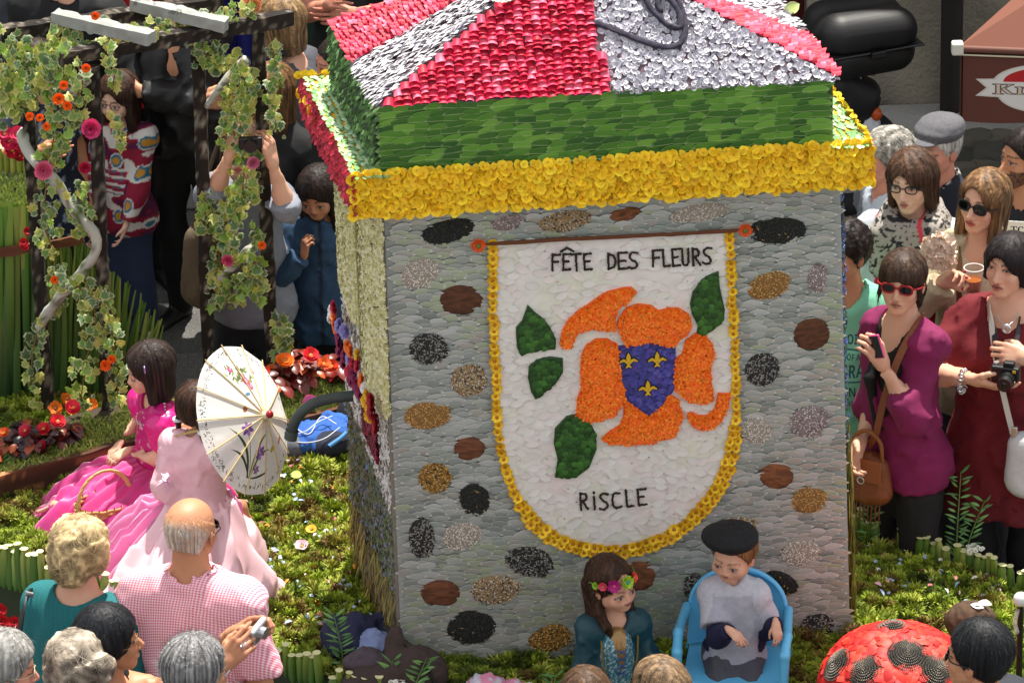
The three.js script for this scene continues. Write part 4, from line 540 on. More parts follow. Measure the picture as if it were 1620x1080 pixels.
  // petals and little flowers fallen on the moss
  const F = new Tri(), pc = [0xe6dce0, 0xd8a8b8, 0xe8e4da, 0x9fb6d8, 0xc8d4e8, 0xe08a20, 0xb8606a]; for (let i = 0; i < 190; i++) { const px = rr(380, 640), py = rr(700, 1010), p = rnd() < .7 ? onDeck(px, py) : onDeck(rr(1345, 1620), rr(870, 960)); if (!inPoly(p.x, p.z, DECK)) continue; const c = hexC(pick(pc)), blue = rnd() < .35; if (blue) { const f = petalFlower({ r: rr(.006, .010), n: 5, col: hexC(0xa9bfe0), inner: hexC(0x8aa0c8), eye: hexC(0xe0d8a0) }); F.add(f, lay(V(p.x, mossH(p.x, p.z) + .018, p.z), V(1, 0, rr(-1, 1)), V(rr(-.5, .5), 1, rr(-.2, .6)))); } else F.add(leafG({ len: rr(.012, .034), wid: rr(.008, .02), n: 3, base: c, cup: rr(0, .006), bend: .004 }), lay(V(p.x, mossH(p.x, p.z) + .020, p.z), V(rr(-1, 1), rr(-.3, .3), rr(-1, 1)), V(rr(-.6, .6), 1, rr(-.3, .7)))); }
  tag(part('fallen_petals', F.geo(), M.petal), 'fallen pale petals and tiny blue flowers strewn over the moss', 'petals', null, 'stuff');
  const single = (name, label, px, py, g) => { const p = onDeck(px, py); g.applyMatrix4(lay(V(p.x, mossH(p.x, p.z) + .028, p.z), V(1, 0, .3), V(0, 1, .35))); tag(part(name, g, M.petal), label, 'flower'); };
  single('fallen_flower', 'single orange yellow blossom lying on the moss right of the pink skirt', 493, 852, petalFlower({ r: .02, n: 5, col: hexC(0xe8a010), w: 1.1, cup: .3 })); single('round_leaf', 'round pale yellow green leaf lying on the moss by the parasol', 469, 770, leafG({ len: .045, wid: .04, n: 6, point: .5, base: hexC(0x9aac3e), cup: .004 })); single('fallen_petal', 'large white petal lying below the blue backpack', 543, 727, leafG({ len: .05, wid: .022, n: 4, base: hexC(0xe4e0d6), cup: .008 })); single('pink_petal', 'curled pink petals lying on the moss beside the pink skirt hem', 478, 882, petalFlower({ r: .024, n: 4, col: hexC(0xe0b4c0), w: 1.2, cup: .6 }));
}
// ------------------------------------------------------------------ people
function twoBone(A, B, l1, l2, pole) {                                     // the middle joint of a limb from A to B
  let d = v3.sub(B, A), L = v3.len(d); const mx = (l1 + l2) * 0.995; if (L > mx) { d = v3.mul(d, mx / L); B = v3.add(A, d); L = mx; }
  const x = v3.nrm(d), c = (l1 * l1 + L * L - l2 * l2) / (2 * l1 * L), s = Math.sqrt(Math.max(0, 1 - c * c)); let p = v3.sub(pole, v3.mul(x, v3.dot(pole, x))); p = v3.nrm(p);
  return [v3.add(A, v3.add(v3.mul(x, c * l1), v3.mul(p, s * l1))), B];
}
const SKIN = { fair: [0xdfae92, 0xc98a74], tan: [0xc48d68, 0xb0705a], red: [0xd4957c, 0xbf6f5c], pale: [0xe8c0a6, 0xd79a86], olive: [0xb98562, 0xa06a52] };

// ---- heads: unit = head height, origin between the ears at eye level, z towards the face
function headGeo(o, hh) {
  const hs = [...o.label].reduce((a, c) => Math.imul(a, 31) + c.charCodeAt(0) | 0, 7), jit = (k, a) => 1 + a * (hsh(hs, k, 3) * 2 - 1), kid = o.child ? 1 : 0, jw = (o.jaw ?? 1) * (kid ? 1.08 : jit(1, .10)), fat = (o.faceFat ?? 1) * jit(2, .05), ns = (o.nose ?? 1) * (kid ? 0.66 : jit(3, .2)), ey = kid ? -0.085 : .012 * (jit(4, 1) - 1), up = kid ? .07 : 0, asy = .012 * (jit(5, 1) - 1), sk = SKIN[o.skin ?? 'fair'].map(hexC), L = [];
  L.push(el([0, .15, -.07], [.335, .35, .405], .04), el([0, -.10, .09], [.262 * fat, .34 - up, .262], .12), rc([-.17 * jw, -.22, .02], [-.05, -.405 + up, .2], .10 * fat, .085, .10), rc([.17 * jw, -.22, .02], [.05, -.405 + up, .2], .10 * fat, .085, .10), el([asy, -.40 + up, .235], [.085 * jw, .07, .075], .06));
  for (const s of [-1, 1]) L.push(el([s * .155 * fat, -.13 + ey * .5, .225], [kid ? .118 : .10, .105, .09], .08), el([s * .338, -.05, -.03], [.034, .125, .075], .015, { m: [1, 0, s * .35, 0, 1, 0, -s * .35, 0, 1] }));
  L.push(rc([-.13, .085 + ey, .285], [.13, .085 + ey, .285], kid ? .05 : .055, undefined, .06));
  for (const s of [-1, 1]) L.push(el([s * .145, ey - .005, .385], [.088, .052, .075], .05, { sub: 1 }));
  for (const s of [-1, 1]) L.push(el([s * .142, ey - .008, .285], [.078, .058, .062], .006));
  L.push(rc([0, ey - .01, .335], [0, -.165 + ey * .3, .335 + .075 * ns], .034, .048 * ns, .04)); for (const s of [-1, 1]) L.push(el([s * .05 * ns, -.185 + ey * .3, .345 + .02 * ns], [.034, .032, .04], .025));
  if (o.age) for (const s of [-1, 1]) L.push(rc([s * .075, -.17, .36], [s * .13, -.30, .30], .012, .008, .02, { sub: 1 }), rc([s * .09, -.075, .34], [s * .19, -.085, .29], .010, .006, .018, { sub: 1 })); if (o.age) for (const y of [.16, .205]) L.push(rc([-.13, y, .335], [.13, y, .335], .006, .006, .012, { sub: 1 }));
  const my = -.285 + up * .75, mw = (o.mouth ?? 1) * (kid ? .075 : .095), sm = o.smile ?? 0;
  L.push(el([0, my, .29], [.13, .07, .06], .05)); L.push(rc([-mw, my + .012 + sm * .03, .325], [mw, my + .012 + sm * .03, .325], .008, undefined, .02, { sub: 0 })); L.push(el([0, my + .022, .345], [mw * .9, .02, .032], .014), el([0, my - .03, .340], [mw * .75, .024, .034], .014), rc([-mw * 1.05, my - .003 + sm * .035, .352], [mw * 1.05, my - .003 + sm * .035, .352], .010, undefined, .012, { sub: 1 }));
  const lip = hexC(o.lip ?? 0xb5625a), brow = o.brow ? hexC(o.brow) : hexC(0x3a2a20), iris = hexC(o.iris ?? 0x3c2a1c), beard = o.beard ? hexC(o.beard) : null, stub = o.stubble ? hexC(o.stubble) : null;
  const color = (x, y, z) => {
    const fl = noise(x * 9, y * 9, z * 9) * .5 + noise(x * 26, y * 26, z * 26) * .35; let c = cs(cm(sk[0], sk[1], clamp(.22 + .32 * fl)), 1 + .07 * noise(x * 70, y * 70, z * 70)); if (hsh(x * 130, y * 130, z * 130) > .985) c = cm(c, sk[1], .7);
    const ax = Math.abs(x), front = z > .12;
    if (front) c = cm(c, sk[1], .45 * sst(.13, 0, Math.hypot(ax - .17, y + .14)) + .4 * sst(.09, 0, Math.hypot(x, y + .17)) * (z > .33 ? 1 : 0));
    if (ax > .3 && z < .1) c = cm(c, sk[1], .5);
    if (stub && front && y < -.13 && Math.hypot(x * 1.1, (y + .3)) < .34) c = cm(c, stub, .38 + .12 * fl);
    if (beard && y < -.12 && z > -.02 && !(Math.hypot(x / .10, (y - my) / .035) < 1) && !(y > -.2 && ax < .13 && z > .3 && y > -.205)) c = cm(c, beard, clamp(.8 + .3 * noise(x * 60, y * 25, z * 60)));
    if (front && z > .24) {
      const lx = x / mw, ly = y - my; if (Math.abs(lx) < 1.08 && ly < .052 * (1 - .75 * lx * lx) && ly > -.062 * (1 - lx * lx)) c = cm(c, lip, .8); if (Math.abs(lx) < 1.1 && Math.abs(ly + .004 - sm * .035 * lx * lx) < .0085) c = cm(c, [.06, .02, .018], .75);
      if (sm > .7 && Math.abs(lx) < .8 && ly < .0 && ly > -.03) c = [.62, .58, .5];
      const ex = ax - .142, e2 = y - (ey - .008); const inEye = Math.hypot(ex / .068, e2 / (.023 * (o.eyes ?? 1))) < 1;
      if (inEye) { const g = Math.hypot(x - Math.sign(x) * .142 - (o.look ?? 0) * .02, e2 - .004); c = g < .028 ? (g < .013 ? [.005, .005, .005] : iris) : [.40, .36, .34]; }
      else if (Math.hypot(ex / .082, (e2 - .010) / .034) < 1 && e2 > .004) c = cm(c, [.03, .018, .012], .85);
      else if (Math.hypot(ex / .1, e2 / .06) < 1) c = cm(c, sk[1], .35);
      const bx = (ax - .145) / .10, by = y - ey - .098 - .016 * (1 - bx * bx) - (o.browTilt ?? 0) * bx * .02; if (Math.abs(bx) < 1 && Math.abs(by) < .0155 * (1.25 - .6 * clamp(bx * .5 + .5))) c = cm(c, brow, .75);
    }
    return c;
  };
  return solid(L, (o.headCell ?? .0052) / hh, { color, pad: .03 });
}
// ---- hair
function hairGeo(o, hh) {
  const st = o.hair, v = st.vol ?? 0, L = [], c1 = hexC(st.col), c2 = hexC(st.col2 ?? st.col), kind = st.kind; let amp = .02, dispF = null, bottom = st.bottom ?? -.5;
  const face = (cy, ry, rx = .265, rz = .40, cz = .42) => L.push(el([st.shift ?? 0, cy, cz], [rx, ry, rz], .04, { sub: 1 }));
  const top = st.fringe ?? .32;                                           // height of the hairline above the eyes
  const cap = (t, t2 = t) => L.push(el([0, .155, -.075], [.335 + t, .355 + t2, .405 + t], .03));
  if (kind === 'short' || kind === 'spiky' || kind === 'curly') {
    cap(.035 + v * .06, .04 + v * .08); L.push(el([0, -.05, -.2], [.28 + v * .04, .28, .24], .06));
    const hl = top, a = [-.15, .0], b = [hl, .36], dx = b[1] - a[1], dy = b[0] - a[0], n = Math.hypot(dx, dy);
    L.push({ t: 1, c: [0, 0, 0], r: [9, 9, 9], k: .001, cut: 1, clip: [0, -dx / n, dy / n, (-dx * a[0] + dy * a[1]) / n] }, { t: 1, c: [0, 0, 0], r: [9, 9, 9], k: .001, cut: 1, clip: [0, -.9, -.43, st.nape ?? .36] });
    amp = kind === 'curly' ? .045 : kind === 'spiky' ? .022 : .012;
  } else if (kind === 'bald') {
    L.push(el([0, .13, -.075], [.347, .355, .415], .02), el([0, -.08, -.2], [.275, .25, .235], .05));
    L.push({ t: 1, c: [0, 0, 0], r: [9, 9, 9], k: .001, cut: 1, clip: [0, .85, .52, st.crown ?? .1] }, { t: 1, c: [0, 0, 0], r: [9, 9, 9], k: .001, cut: 1, clip: [0, -.5, .866, .06] }, { t: 1, c: [0, 0, 0], r: [9, 9, 9], k: .001, cut: 1, clip: [0, -.9, -.43, .3] }); amp = .006;
  } else if (kind === 'bob' || kind === 'long') {
    const b = kind === 'bob' ? (st.len ?? -.44) : (st.len ?? -.85), w = .06 + v * .06;
    cap(w, w * .75); for (const s of [-1, 1]) L.push(rc([s * (.30 + v * .04), .12, .03], [s * (.31 + v * .06), b, kind === 'long' ? .06 : .02], .115, .10 + (st.flip ?? 0), .08), rc([s * .26, .1, -.2], [s * .24, b, -.18], .16, .14, .08));
    L.push(el([0, b * .4, -.26], [.32 + v * .05, .4 - b * .25, .22], .08)); face(st.fringe ? top - .53 : -.12, st.fringe ? .53 : top + .12, st.open ?? .255); bottom = b - .03; amp = .018;
  } else if (kind === 'fluffy') {
    L.push(el([0, .17, -.08], [.41, .40, .47], .05), el([0, -.14, -.26], [.37, .36, .3], .08)); for (const s of [-1, 1]) L.push(el([s * .30, -.02, .0], [.15, .3, .2], .08)); face(-.2, .50, .25, .4, .46); amp = .05; bottom = -.5;
  } else if (kind === 'tied') {                                            // drawn back, to a tail or plaits
    cap(.032 + v * .04, .04); L.push(el([0, -.02, -.2], [.29, .3, .25], .06)); face(st.fringe ? top - .6 : -.18, st.fringe ? .6 : top + .18, .27, .42, .44); L.push({ t: 1, c: [0, 0, 0], r: [9, 9, 9], k: .001, cut: 1, clip: [0, -.8, .6, .22] }); amp = .016;
    for (const t of st.tails ?? []) for (let i = 1; i < t.length; i++) L.push(rc(t[i - 1].slice(0, 3), t[i].slice(0, 3), t[i - 1][3], t[i][3], .05));
  } else if (kind === 'cropped') { cap(.022, .028); L.push(el([0, -.06, -.2], [.272, .27, .235], .06)); L.push({ t: 1, c: [0, 0, 0], r: [9, 9, 9], k: .001, cut: 1, clip: [0, -.56, .83, .12] }, { t: 1, c: [0, 0, 0], r: [9, 9, 9], k: .001, cut: 1, clip: [0, -.9, -.43, .36] }); amp = .01; }
  for (const e of st.extra ?? []) L.push(e);
  if (kind === 'bob' || kind === 'long' || kind === 'fluffy') L.push({ t: 1, c: [0, 0, 0], r: [9, 9, 9], k: .001, cut: 1, clip: [0, -1, 0, -bottom] });
  const cx = st.part ?? 0, wave = st.wave ?? 0;
  const flow = (x, y, z) => { const th = Math.atan2(x - cx * sst(.2, .5, y), z + .08 - .02 * y), r = Math.hypot(x, z + .08); const up = sst(.25, .42, y); return [mix(th * 3.2, (x - cx) * 2 + z * .4, 0) + wave * .35 * Math.sin(y * 9 + th * 2), y * (1 - up) + r * -1.2 * up]; };
  const strand = (x, y, z) => { if (kind === 'curly' || kind === 'fluffy') { const k = kind === 'fluffy' ? 7 : 15; return noise(x * k + 2 * noise(x * 4, y * 4, z * 4), y * k * .9, z * k) * .7 + .4 * noise(x * k * 3, y * k * 2, z * k * 3); } const [a, b] = flow(x, y, z); return .55 * noise(a * 6, b * 1.6, 3) + .45 * noise(a * 15, b * 2.6, 7) + .2 * noise(a * 34, b * 4, 5); };
  const color = (x, y, z) => { const s = strand(x, y, z), q = noise(x * 5 + 3, y * 3, z * 5); let c = cs(cm(c1, c2, clamp(.5 + .6 * s + .4 * q)), clamp(1 + .75 * s, .22, 1.8)); if (kind === 'bald') { const e = .85 * y + .52 * z - (st.crown ?? .1); c = cm(c, hexC(SKIN[o.skin ?? 'fair'][0]), clamp(.25 + sst(-.28, .0, e) + .3 * noise(x * 40, y * 20, z * 40))); } return c; };
  const g = solid(L, (o.hairCell ?? .0082) / hh, { disp: (x, y, z) => -amp * strand(x, y, z), dispMax: amp * 1.3, color, pad: amp + .01 });
  // loose strands over the surface
  const P = g.attributes.position, N = g.attributes.normal, T = new Tri(), n = Math.round((st.strands ?? 560) * 1.15), bald = kind === 'bald' || kind === 'cropped';
  if (P.count) for (let i = 0; i < n; i++) {
    let k = Math.floor(rnd() * P.count); let p = [P.getX(k), P.getY(k), P.getZ(k)], nn = [N.getX(k), N.getY(k), N.getZ(k)]; const base = color(...p), c = cs(cm(base, c2, rnd() * .5), rr(.7, 1.35)), len = bald ? rr(.02, .05) : kind === 'short' || kind === 'spiky' ? rr(.06, .16) : rr(.12, .34) * (st.slen ?? 1), w = rr(.0018, .0048), fly = rnd() < .10 ? rr(.02, .06) : 0, seg = 4, id = [], j = [rr(-.5, .5), rr(-.3, .3), rr(-.5, .5)];
    for (let q = 0; q <= seg; q++) {
      let d = kind === 'spiky' ? v3.add(v3.mul(nn, .8), [j[0], .5, j[2]]) : kind === 'curly' || kind === 'fluffy' ? [j[0] * 2, -.4 + j[1], j[2] * 2] : v3.add([p[0] * .8 * sst(.1, .4, p[1]), -1, (p[2] + .1) * .8 * sst(.1, .4, p[1])], v3.mul(j, .35)); if (p[1] > .3 && kind !== 'spiky') d = v3.add(d, [(p[0] - cx) * 3, 0, -.3 + p[2]]);
      d = v3.nrm(v3.sub(d, v3.mul(nn, v3.dot(d, nn) * (kind === 'spiky' ? .2 : 1)))); const sd = v3.crs(d, nn), ww = w * (1 - q / seg * .85), up = .004 + (kind === 'spiky' ? .02 * q : q === seg ? .012 : .005) + fly * q / seg;
      const b = v3.add(p, v3.mul(nn, up)); id.push([T.v(...v3.add(b, v3.mul(sd, ww)), c), T.v(...v3.sub(b, v3.mul(sd, ww)), c)]);
      p = v3.add(p, v3.mul(d, len / seg)); const e = ev(L, ...p), h = .02; let gr = v3.nrm([ev(L, p[0] + h, p[1], p[2]) - e, ev(L, p[0], p[1] + h, p[2]) - e, ev(L, p[0], p[1], p[2] + h) - e]); if (Math.abs(e) < .15 && v3.dot(gr, nn) > .2) { p = v3.sub(p, v3.mul(gr, e)); nn = gr; }
    }
    for (let q = 0; q < seg; q++) T.q(id[q][0], id[q][1], id[q + 1][1], id[q + 1][0]);
  }
  g.deleteAttribute('uv'); return merge([g, T.geo()]);
}
// ---- hands: fingers along d, palm facing n, thumb on side s (+1 / -1 about d x n); curl of the fingers in radians
function handGeo(W, d, n, side, size, curl, skin, cell = .0042, spread = .12) {
  d = v3.nrm(d); n = v3.nrm(v3.sub(n, v3.mul(d, v3.dot(n, d)))); const t = v3.mul(v3.crs(d, n), side), P = (a, b, c) => [a * size, b * size, c * size], L = [], k = [.105, .112, .106, .094], off = [.033, .011, -.011, -.032], seg = [[.046, .027, .022], [.051, .031, .023], [.047, .029, .022], [.037, .022, .020]];
  const cl = Array.isArray(curl) ? curl : [curl, curl, curl, curl];
  for (let i = 0; i < 4; i++) L.push(rc(P(0, off[i] * .55, .0), P(k[i] * .92, off[i], 0), .0165 * size, .0125 * size, .012 * size));
  for (let i = 0; i < 4; i++) { let a = 0, p = [k[i], off[i], 0]; const yaw = off[i] * spread * 25; seg[i].forEach((l, j) => { a += cl[i] * (j === 0 ? .8 : 1); const q = [p[0] + Math.cos(a) * l * Math.cos(yaw), p[1] + l * Math.sin(yaw) * .5, p[2] + Math.sin(a) * l]; L.push(rc(P(...p), P(...q), (.0098 - j * .0011) * size, (.0090 - j * .0012) * size, .004 * size)); p = q; }); }
  const tc = o => o; const th = [[.022, .022, .006], [.058, .046, .020], [.082, .052 - (cl.thumb ?? 0) * .02, .034], [.106, .050 - (cl.thumb ?? 0) * .03, .044]]; for (let j = 0; j < 3; j++) L.push(rc(P(...th[j]), P(...th[j + 1]), (.0165 - j * .0028) * size, (.0135 - j * .0022) * size, .008 * size));
  L.push(rc(P(-.03, 0, 0), P(.02, 0, 0), .0225 * size, .021 * size, .02 * size));
  const sk = SKIN[skin].map(hexC), g = solid(L, cell, { color: (x, y, z) => { const q = Math.hypot(x / size - .105, z / size) < .02 || x / size > .15 ? .35 : 0; return cm(sk[0], sk[1], clamp(.25 + q + .2 * noise(x * 60, y * 60, z * 60))); }, pad: .004 });
  const m = new THREE.Matrix4().makeBasis(V(...d), V(...t), V(...n)).setPosition(...W); const flip = m.determinant() < 0; g.applyMatrix4(m); if (flip) { const I = g.index; for (let i = 0; i < I.count; i += 3) { const a = I.getX(i + 1); I.setX(i + 1, I.getX(i + 2)); I.setX(i + 2, a); } } g.computeVertexNormals(); return g;
}
const weave = (c, k = .12) => (x, y, z) => cs(c, 1 + k * noise(x * 140, y * 140, z * 140) + k * .8 * fbm(x * 9, y * 9, z * 9));
function person(o) {
  const h = o.h ?? 1.68, s = h / 1.7, hh = o.hh ?? (o.child ? .2 : .224 * Math.sqrt(s)), fat = o.fat ?? 1, man = o.man ?? false, nk = hh * (o.child ? .20 : .27), T = h - hh - nk * .6, tor = T * (o.child ? .41 : .385), leg = T - tor;
  const sh = o.sh ?? (o.child ? .49 * hh : (man ? .168 : .143) * s), hp = .088 * s * (o.child ? .85 : 1), sk = SKIN[o.skin ?? 'fair'].map(hexC), skn = o.skin ?? 'fair';
  const G = thing('person', o.label, 'person', [o.at?.[0] ?? 0, o.y0 ?? 0, o.at?.[1] ?? 0], (o.yaw ?? 0) * dg, o.group);
  const py = o.pelvis ?? leg, ln = (o.lean ?? 0) * dg, sl = (o.side ?? 0) * dg, R = (p) => { const a = [p[0] * Math.cos(sl) + p[1] * Math.sin(sl), p[1] * Math.cos(sl) - p[0] * Math.sin(sl), p[2]]; return [a[0], py + a[1] * Math.cos(ln) - a[2] * Math.sin(ln), a[1] * Math.sin(ln) + a[2] * Math.cos(ln)]; };
  const N = R([0, tor, 0]), S = { l: R([sh, tor - .062 * s, 0]), r: R([-sh, tor - .062 * s, 0]) };
  const hd = o.head ?? {}, Hq = new THREE.Quaternion().setFromEuler(new THREE.Euler((hd.pitch ?? 0) * dg, (hd.yaw ?? 0) * dg, (hd.roll ?? 0) * dg, 'YXZ')), hoff = V(0, hh * .46, hh * .06).applyQuaternion(new THREE.Quaternion().slerp(Hq, .6)), HC = V(...N).add(V(0, nk, .015 * s + Math.sin(ln) * .03)).add(hoff);
  const HM = new THREE.Matrix4().compose(HC, Hq, V(hh, hh, hh));
  // where it stands: the crown of the head at a photograph pixel, either feet on y0 or at a known depth
  const cyw = Math.cos((o.yaw ?? 0) * dg), syw = Math.sin((o.yaw ?? 0) * dg), crownY = HC.y + .5 * hh * Math.cos((hd.pitch ?? 0) * dg * .7);
  if (o.crown) { const q = o.z !== undefined ? atZ(o.crown[0], o.crown[1], o.z) : atY(o.crown[0], o.crown[1], crownY + (o.y0 ?? 0)); G.position.set(q.x - HC.x * cyw - HC.z * syw, o.z !== undefined ? q.y - crownY : (o.y0 ?? 0), q.z + HC.x * syw - HC.z * cyw); }
  const toLocal = (w) => { const x = w.x - G.position.x, z = w.z - G.position.z; return [x * cyw - z * syw, w.y - G.position.y, x * syw + z * cyw]; };
  const pxl = ([x, y, dz]) => toLocal(atZ(x, y, G.position.z + dz));
  // joints of the arms and legs
  const ua = (o.armLen ?? 1) * .168 * h, fa = (o.armLen ?? 1) * .148 * h, arm = {}; const asz = o.child ? .98 : 1;
  for (const q of ['l', 'r']) {
    const sg = q === 'l' ? 1 : -1, a = o[q] ?? {}; let W = a.px ? pxl(a.px) : a.to ?? v3.add(S[q], [sg * .055 * s * fat, -(ua + fa) * .95, .07 * s]); const [E, W2] = twoBone(S[q], W, ua, fa, a.pole ?? [sg * .5, -.2, -1]); W = W2;
    arm[q] = { S: S[q], E, W, d: a.dir ?? v3.nrm(v3.add(v3.nrm(v3.sub(W, E)), a.bend ?? [0, 0, 0])), n: a.palm ?? [-sg, 0, .2], curl: a.curl ?? [.35, .4, .45, .5], none: a.none };
  }
  const kn = {}, an = {}, toe = {}; const th = leg * .5, cf = leg * .455;
  for (const q of ['l', 'r']) { const sg = q === 'l' ? 1 : -1, a = o['leg' + q] ?? {}; const H = [sg * hp, py, 0]; an[q] = a.to ?? [sg * hp * 1.15, leg * .05, -.015]; const [K, A] = twoBone(H, an[q], th, cf, a.pole ?? [sg * .1, 0, 1]); kn[q] = K; an[q] = A; toe[q] = v3.add(A, v3.mul(a.toe ?? [sg * .25, -.25, 1], .15 * s * (o.child ? .8 : 1))); }
  // trunk prims shared by the skin and the clothes, grown by g
  const w = sh / .158, bl = o.belly ?? 0, bust = o.bust ?? 0;
  const trunk = (g, loose = 0) => [el(R([0, tor * .72, -.005]), [.155 * w * Math.sqrt(fat) + g, .17 * s + g, .105 * s * fat + g], .07 * s), el(R([0, tor * .36, .008 + bl * .04]), [(.138 * s + loose) * fat + g, .17 * s + g, (.10 * s + bl * .06 + loose) * fat + g], .08 * s), el(R([0, tor * .04, -.012]), [(.160 * s + loose) * fat + g, .13 * s + g, (.115 * s + loose) * fat + g], .07 * s), rc(S.r, S.l, .05 * s + g, undefined, .06 * s),
    rc(v3.lerp(N, S.l, .25), S.l, .04 * s + g, .055 * s + g, .05), rc(v3.lerp(N, S.r, .25), S.r, .04 * s + g, .055 * s + g, .05), ...(bust ? [-1, 1].map((q) => el(R([q * .072 * s, tor * .66, .085 * s * fat]), [.068 * s * bust + g, .068 * s * bust + g, .055 * s * bust + g], .05)) : [])];
  const armP = (q, g, from, to, gl = g) => { const { S: A, E, W } = arm[q], r = [.050, .040, .027].map((x) => x * s * asz * Math.sqrt(fat)), out = []; const L1 = ua / (ua + fa); if (from < L1) { const e = Math.min(1, to / L1); const B = v3.lerp(A, E, e), dir = v3.nrm(v3.sub(E, A)); out.push(rc(A, B, r[0] + g, mix(r[0], r[1], e) + (e < 1 ? gl : g), Math.min(.03, .03 * s), e < 1 ? { clip: [...dir, v3.dot(dir, B)] } : {})); } if (to > L1) { const e = (to - L1) / (1 - L1), B = v3.lerp(E, W, e), dir = v3.nrm(v3.sub(W, E)), mid = v3.lerp(E, W, .3); if (e > .3) out.push(rc(E, mid, r[1] + g, r[1] * .98 + g, .03), rc(mid, B, r[1] * .98 + g, mix(r[1], r[2], e) + gl, .03, { clip: [...dir, v3.dot(dir, B)] })); else out.push(rc(E, B, r[1] + g, r[1] + gl, .03, { clip: [...dir, v3.dot(dir, B)] })); } return out; };
  const legP = (q, g, to = 1, gl = g) => { const sg = q === 'l' ? 1 : -1, H = [sg * hp, py - .02, 0], r = [.082, .054, .036].map((x) => x * s * (o.child ? .85 : 1) * Math.sqrt(fat)), out = [rc(H, to < .5 ? v3.lerp(H, kn[q], to * 2) : kn[q], r[0] + g, mix(r[0], r[1], Math.min(1, to * 2)) + g, .05)]; if (to > .5) { const B = v3.lerp(kn[q], an[q], to * 2 - 1), mid = v3.lerp(kn[q], an[q], .35); out.push(rc(kn[q], mid, r[1] + g, r[1] * 1.02 + g, .04), rc(mid, B, r[1] * 1.02 + g, r[2] + gl, .04)); } return out; };
  // skin
  const bare = o.bare ?? false, body = [...trunk(0), rc(v3.add(N, [0, -.03, -.005]), HC.clone().add(V(0, -.24 * hh, -.06 * hh).applyQuaternion(Hq)).toArray(), .056 * s * Math.sqrt(fat) * (o.child ? .78 : 1) * (man ? 1.12 : 1), (o.child ? .042 : .051) * s * (man ? 1.15 : 1) * Math.sqrt(fat), .03)];
  for (const q of ['l', 'r']) { body.push(...armP(q, 0, 0, .985), ...legP(q, 0, .97)); body.push(rc(v3.add(an[q], [0, .0, -.02]), toe[q], .034 * s, .028 * s, .03)); }
  const parts = [solid(body, o.bodyCell ?? .031, { color: (x, y, z) => cm(sk[0], sk[1], clamp(.2 + .2 * fbm(x * 12, y * 12, z * 12))) })];
  if (!o.noHead) { const hg = headGeo(o, hh); hg.applyMatrix4(HM); parts.push(hg); }
  for (const q of ['l', 'r']) if (!arm[q].none) parts.push(handGeo(arm[q].W, arm[q].d, arm[q].n, q === 'l' ? -1 : 1, s * (o.child ? .72 * (h > 1.05 ? 1.05 : 1.2) : man ? 1.02 : .93), arm[q].curl, skn, o.handCell ?? .0055));
  const bodyM = part('body', merge(parts.map((g) => strip(g, ['position', 'normal', 'color']))), M.skin, G);
  if (o.hair) { const hg = hairGeo(o, hh); hg.applyMatrix4(HM); hg.computeVertexNormals(); part('hair', hg, o.hairMat ?? M.hair, G); }
  // clothes
  const fold = (amp, f = 1) => (x, y, z) => { const w = 1.5 * noise(x * 4, y * 4, z * 4), r1 = 1 - Math.abs(noise((x + y * .8) * 9 * f + w, (y - x * .5) * 5 * f, z * 9 * f + w)) * 2, r2 = 1 - Math.abs(noise((x - y * .7) * 15 * f + 7, (y + x * .5) * 8 * f + w, z * 15 * f)) * 2; return amp * (.7 * fbm(x * 7 * f, y * 5 * f, z * 7 * f) - .75 * Math.max(0, r1) ** 2 - .55 * Math.max(0, r2) ** 3 + .25); };
  for (const c of o.wear ?? []) {
    let L, disp = fold(c.fold ?? .013, c.foldF ?? 1), cell = c.cell ?? (c.type === 'trousers' ? .027 : c.type === 'shoes' ? .021 : .0148), g = c.g ?? .010; const col = typeof c.col === 'function' ? c.col : weave(hexC(c.col), c.vary ?? .12);
    if (c.type === 'top') {
      L = trunk(g, c.loose ?? .010); L.push(rc(R([-hp * .8, -.06 * s, -.01]), R([hp * .8, -.06 * s, -.01]), .098 * s * fat + g + (c.loose ?? .012), undefined, .06)); const sl0 = c.sleeve ?? .3; if (sl0 > 0) for (const q of ['l', 'r']) L.push(...armP(q, g + (c.sleeveG ?? .002), 0, (c['sleeve' + q] ?? sl0), g + (c.cuff ?? .006)));
      if (c.skirtTo !== undefined) { const hy = c.skirtTo, f = c.flare ?? .04; L.push(el(R([0, (hy - py) * .5, 0]), [.165 * s * fat + g + f * .6, Math.abs(hy - py) * .6 + .06, .125 * s * fat + g + f * .6], .08), el(R([0, hy - py, 0]), [.165 * s * fat + g + f, .1, .125 * s * fat + g + f], .08)); }
      const hem = c.hem ?? py - .07 * s; L.push({ t: 1, c: [0, 0, 0], r: [9, 9, 9], k: .001, cut: 1, clip: [0, -1, 0, -hem] });
      const nr = (c.neck ?? .066) * s, nd = c.neckDrop ?? .02; L.push(rc(v3.add(N, [0, -nd * s + .01, .012 * s]), v3.add(N, [0, .3, .03]), nr, nr * 1.05, .012, { sub: 1 }));
      if (c.vee) L.push(rc(v3.add(R([0, tor - c.vee, .115 * s * fat + .03]), [0, 0, 0]), v3.add(N, [0, .02, .07]), .012, c.veeW ?? .06, .02, { sub: 1 }));
      if (c.open) L.push(rc(R([0, tor * .05, .2]), R([0, tor, .13]), c.open, c.open, .01, { sub: 1 }));
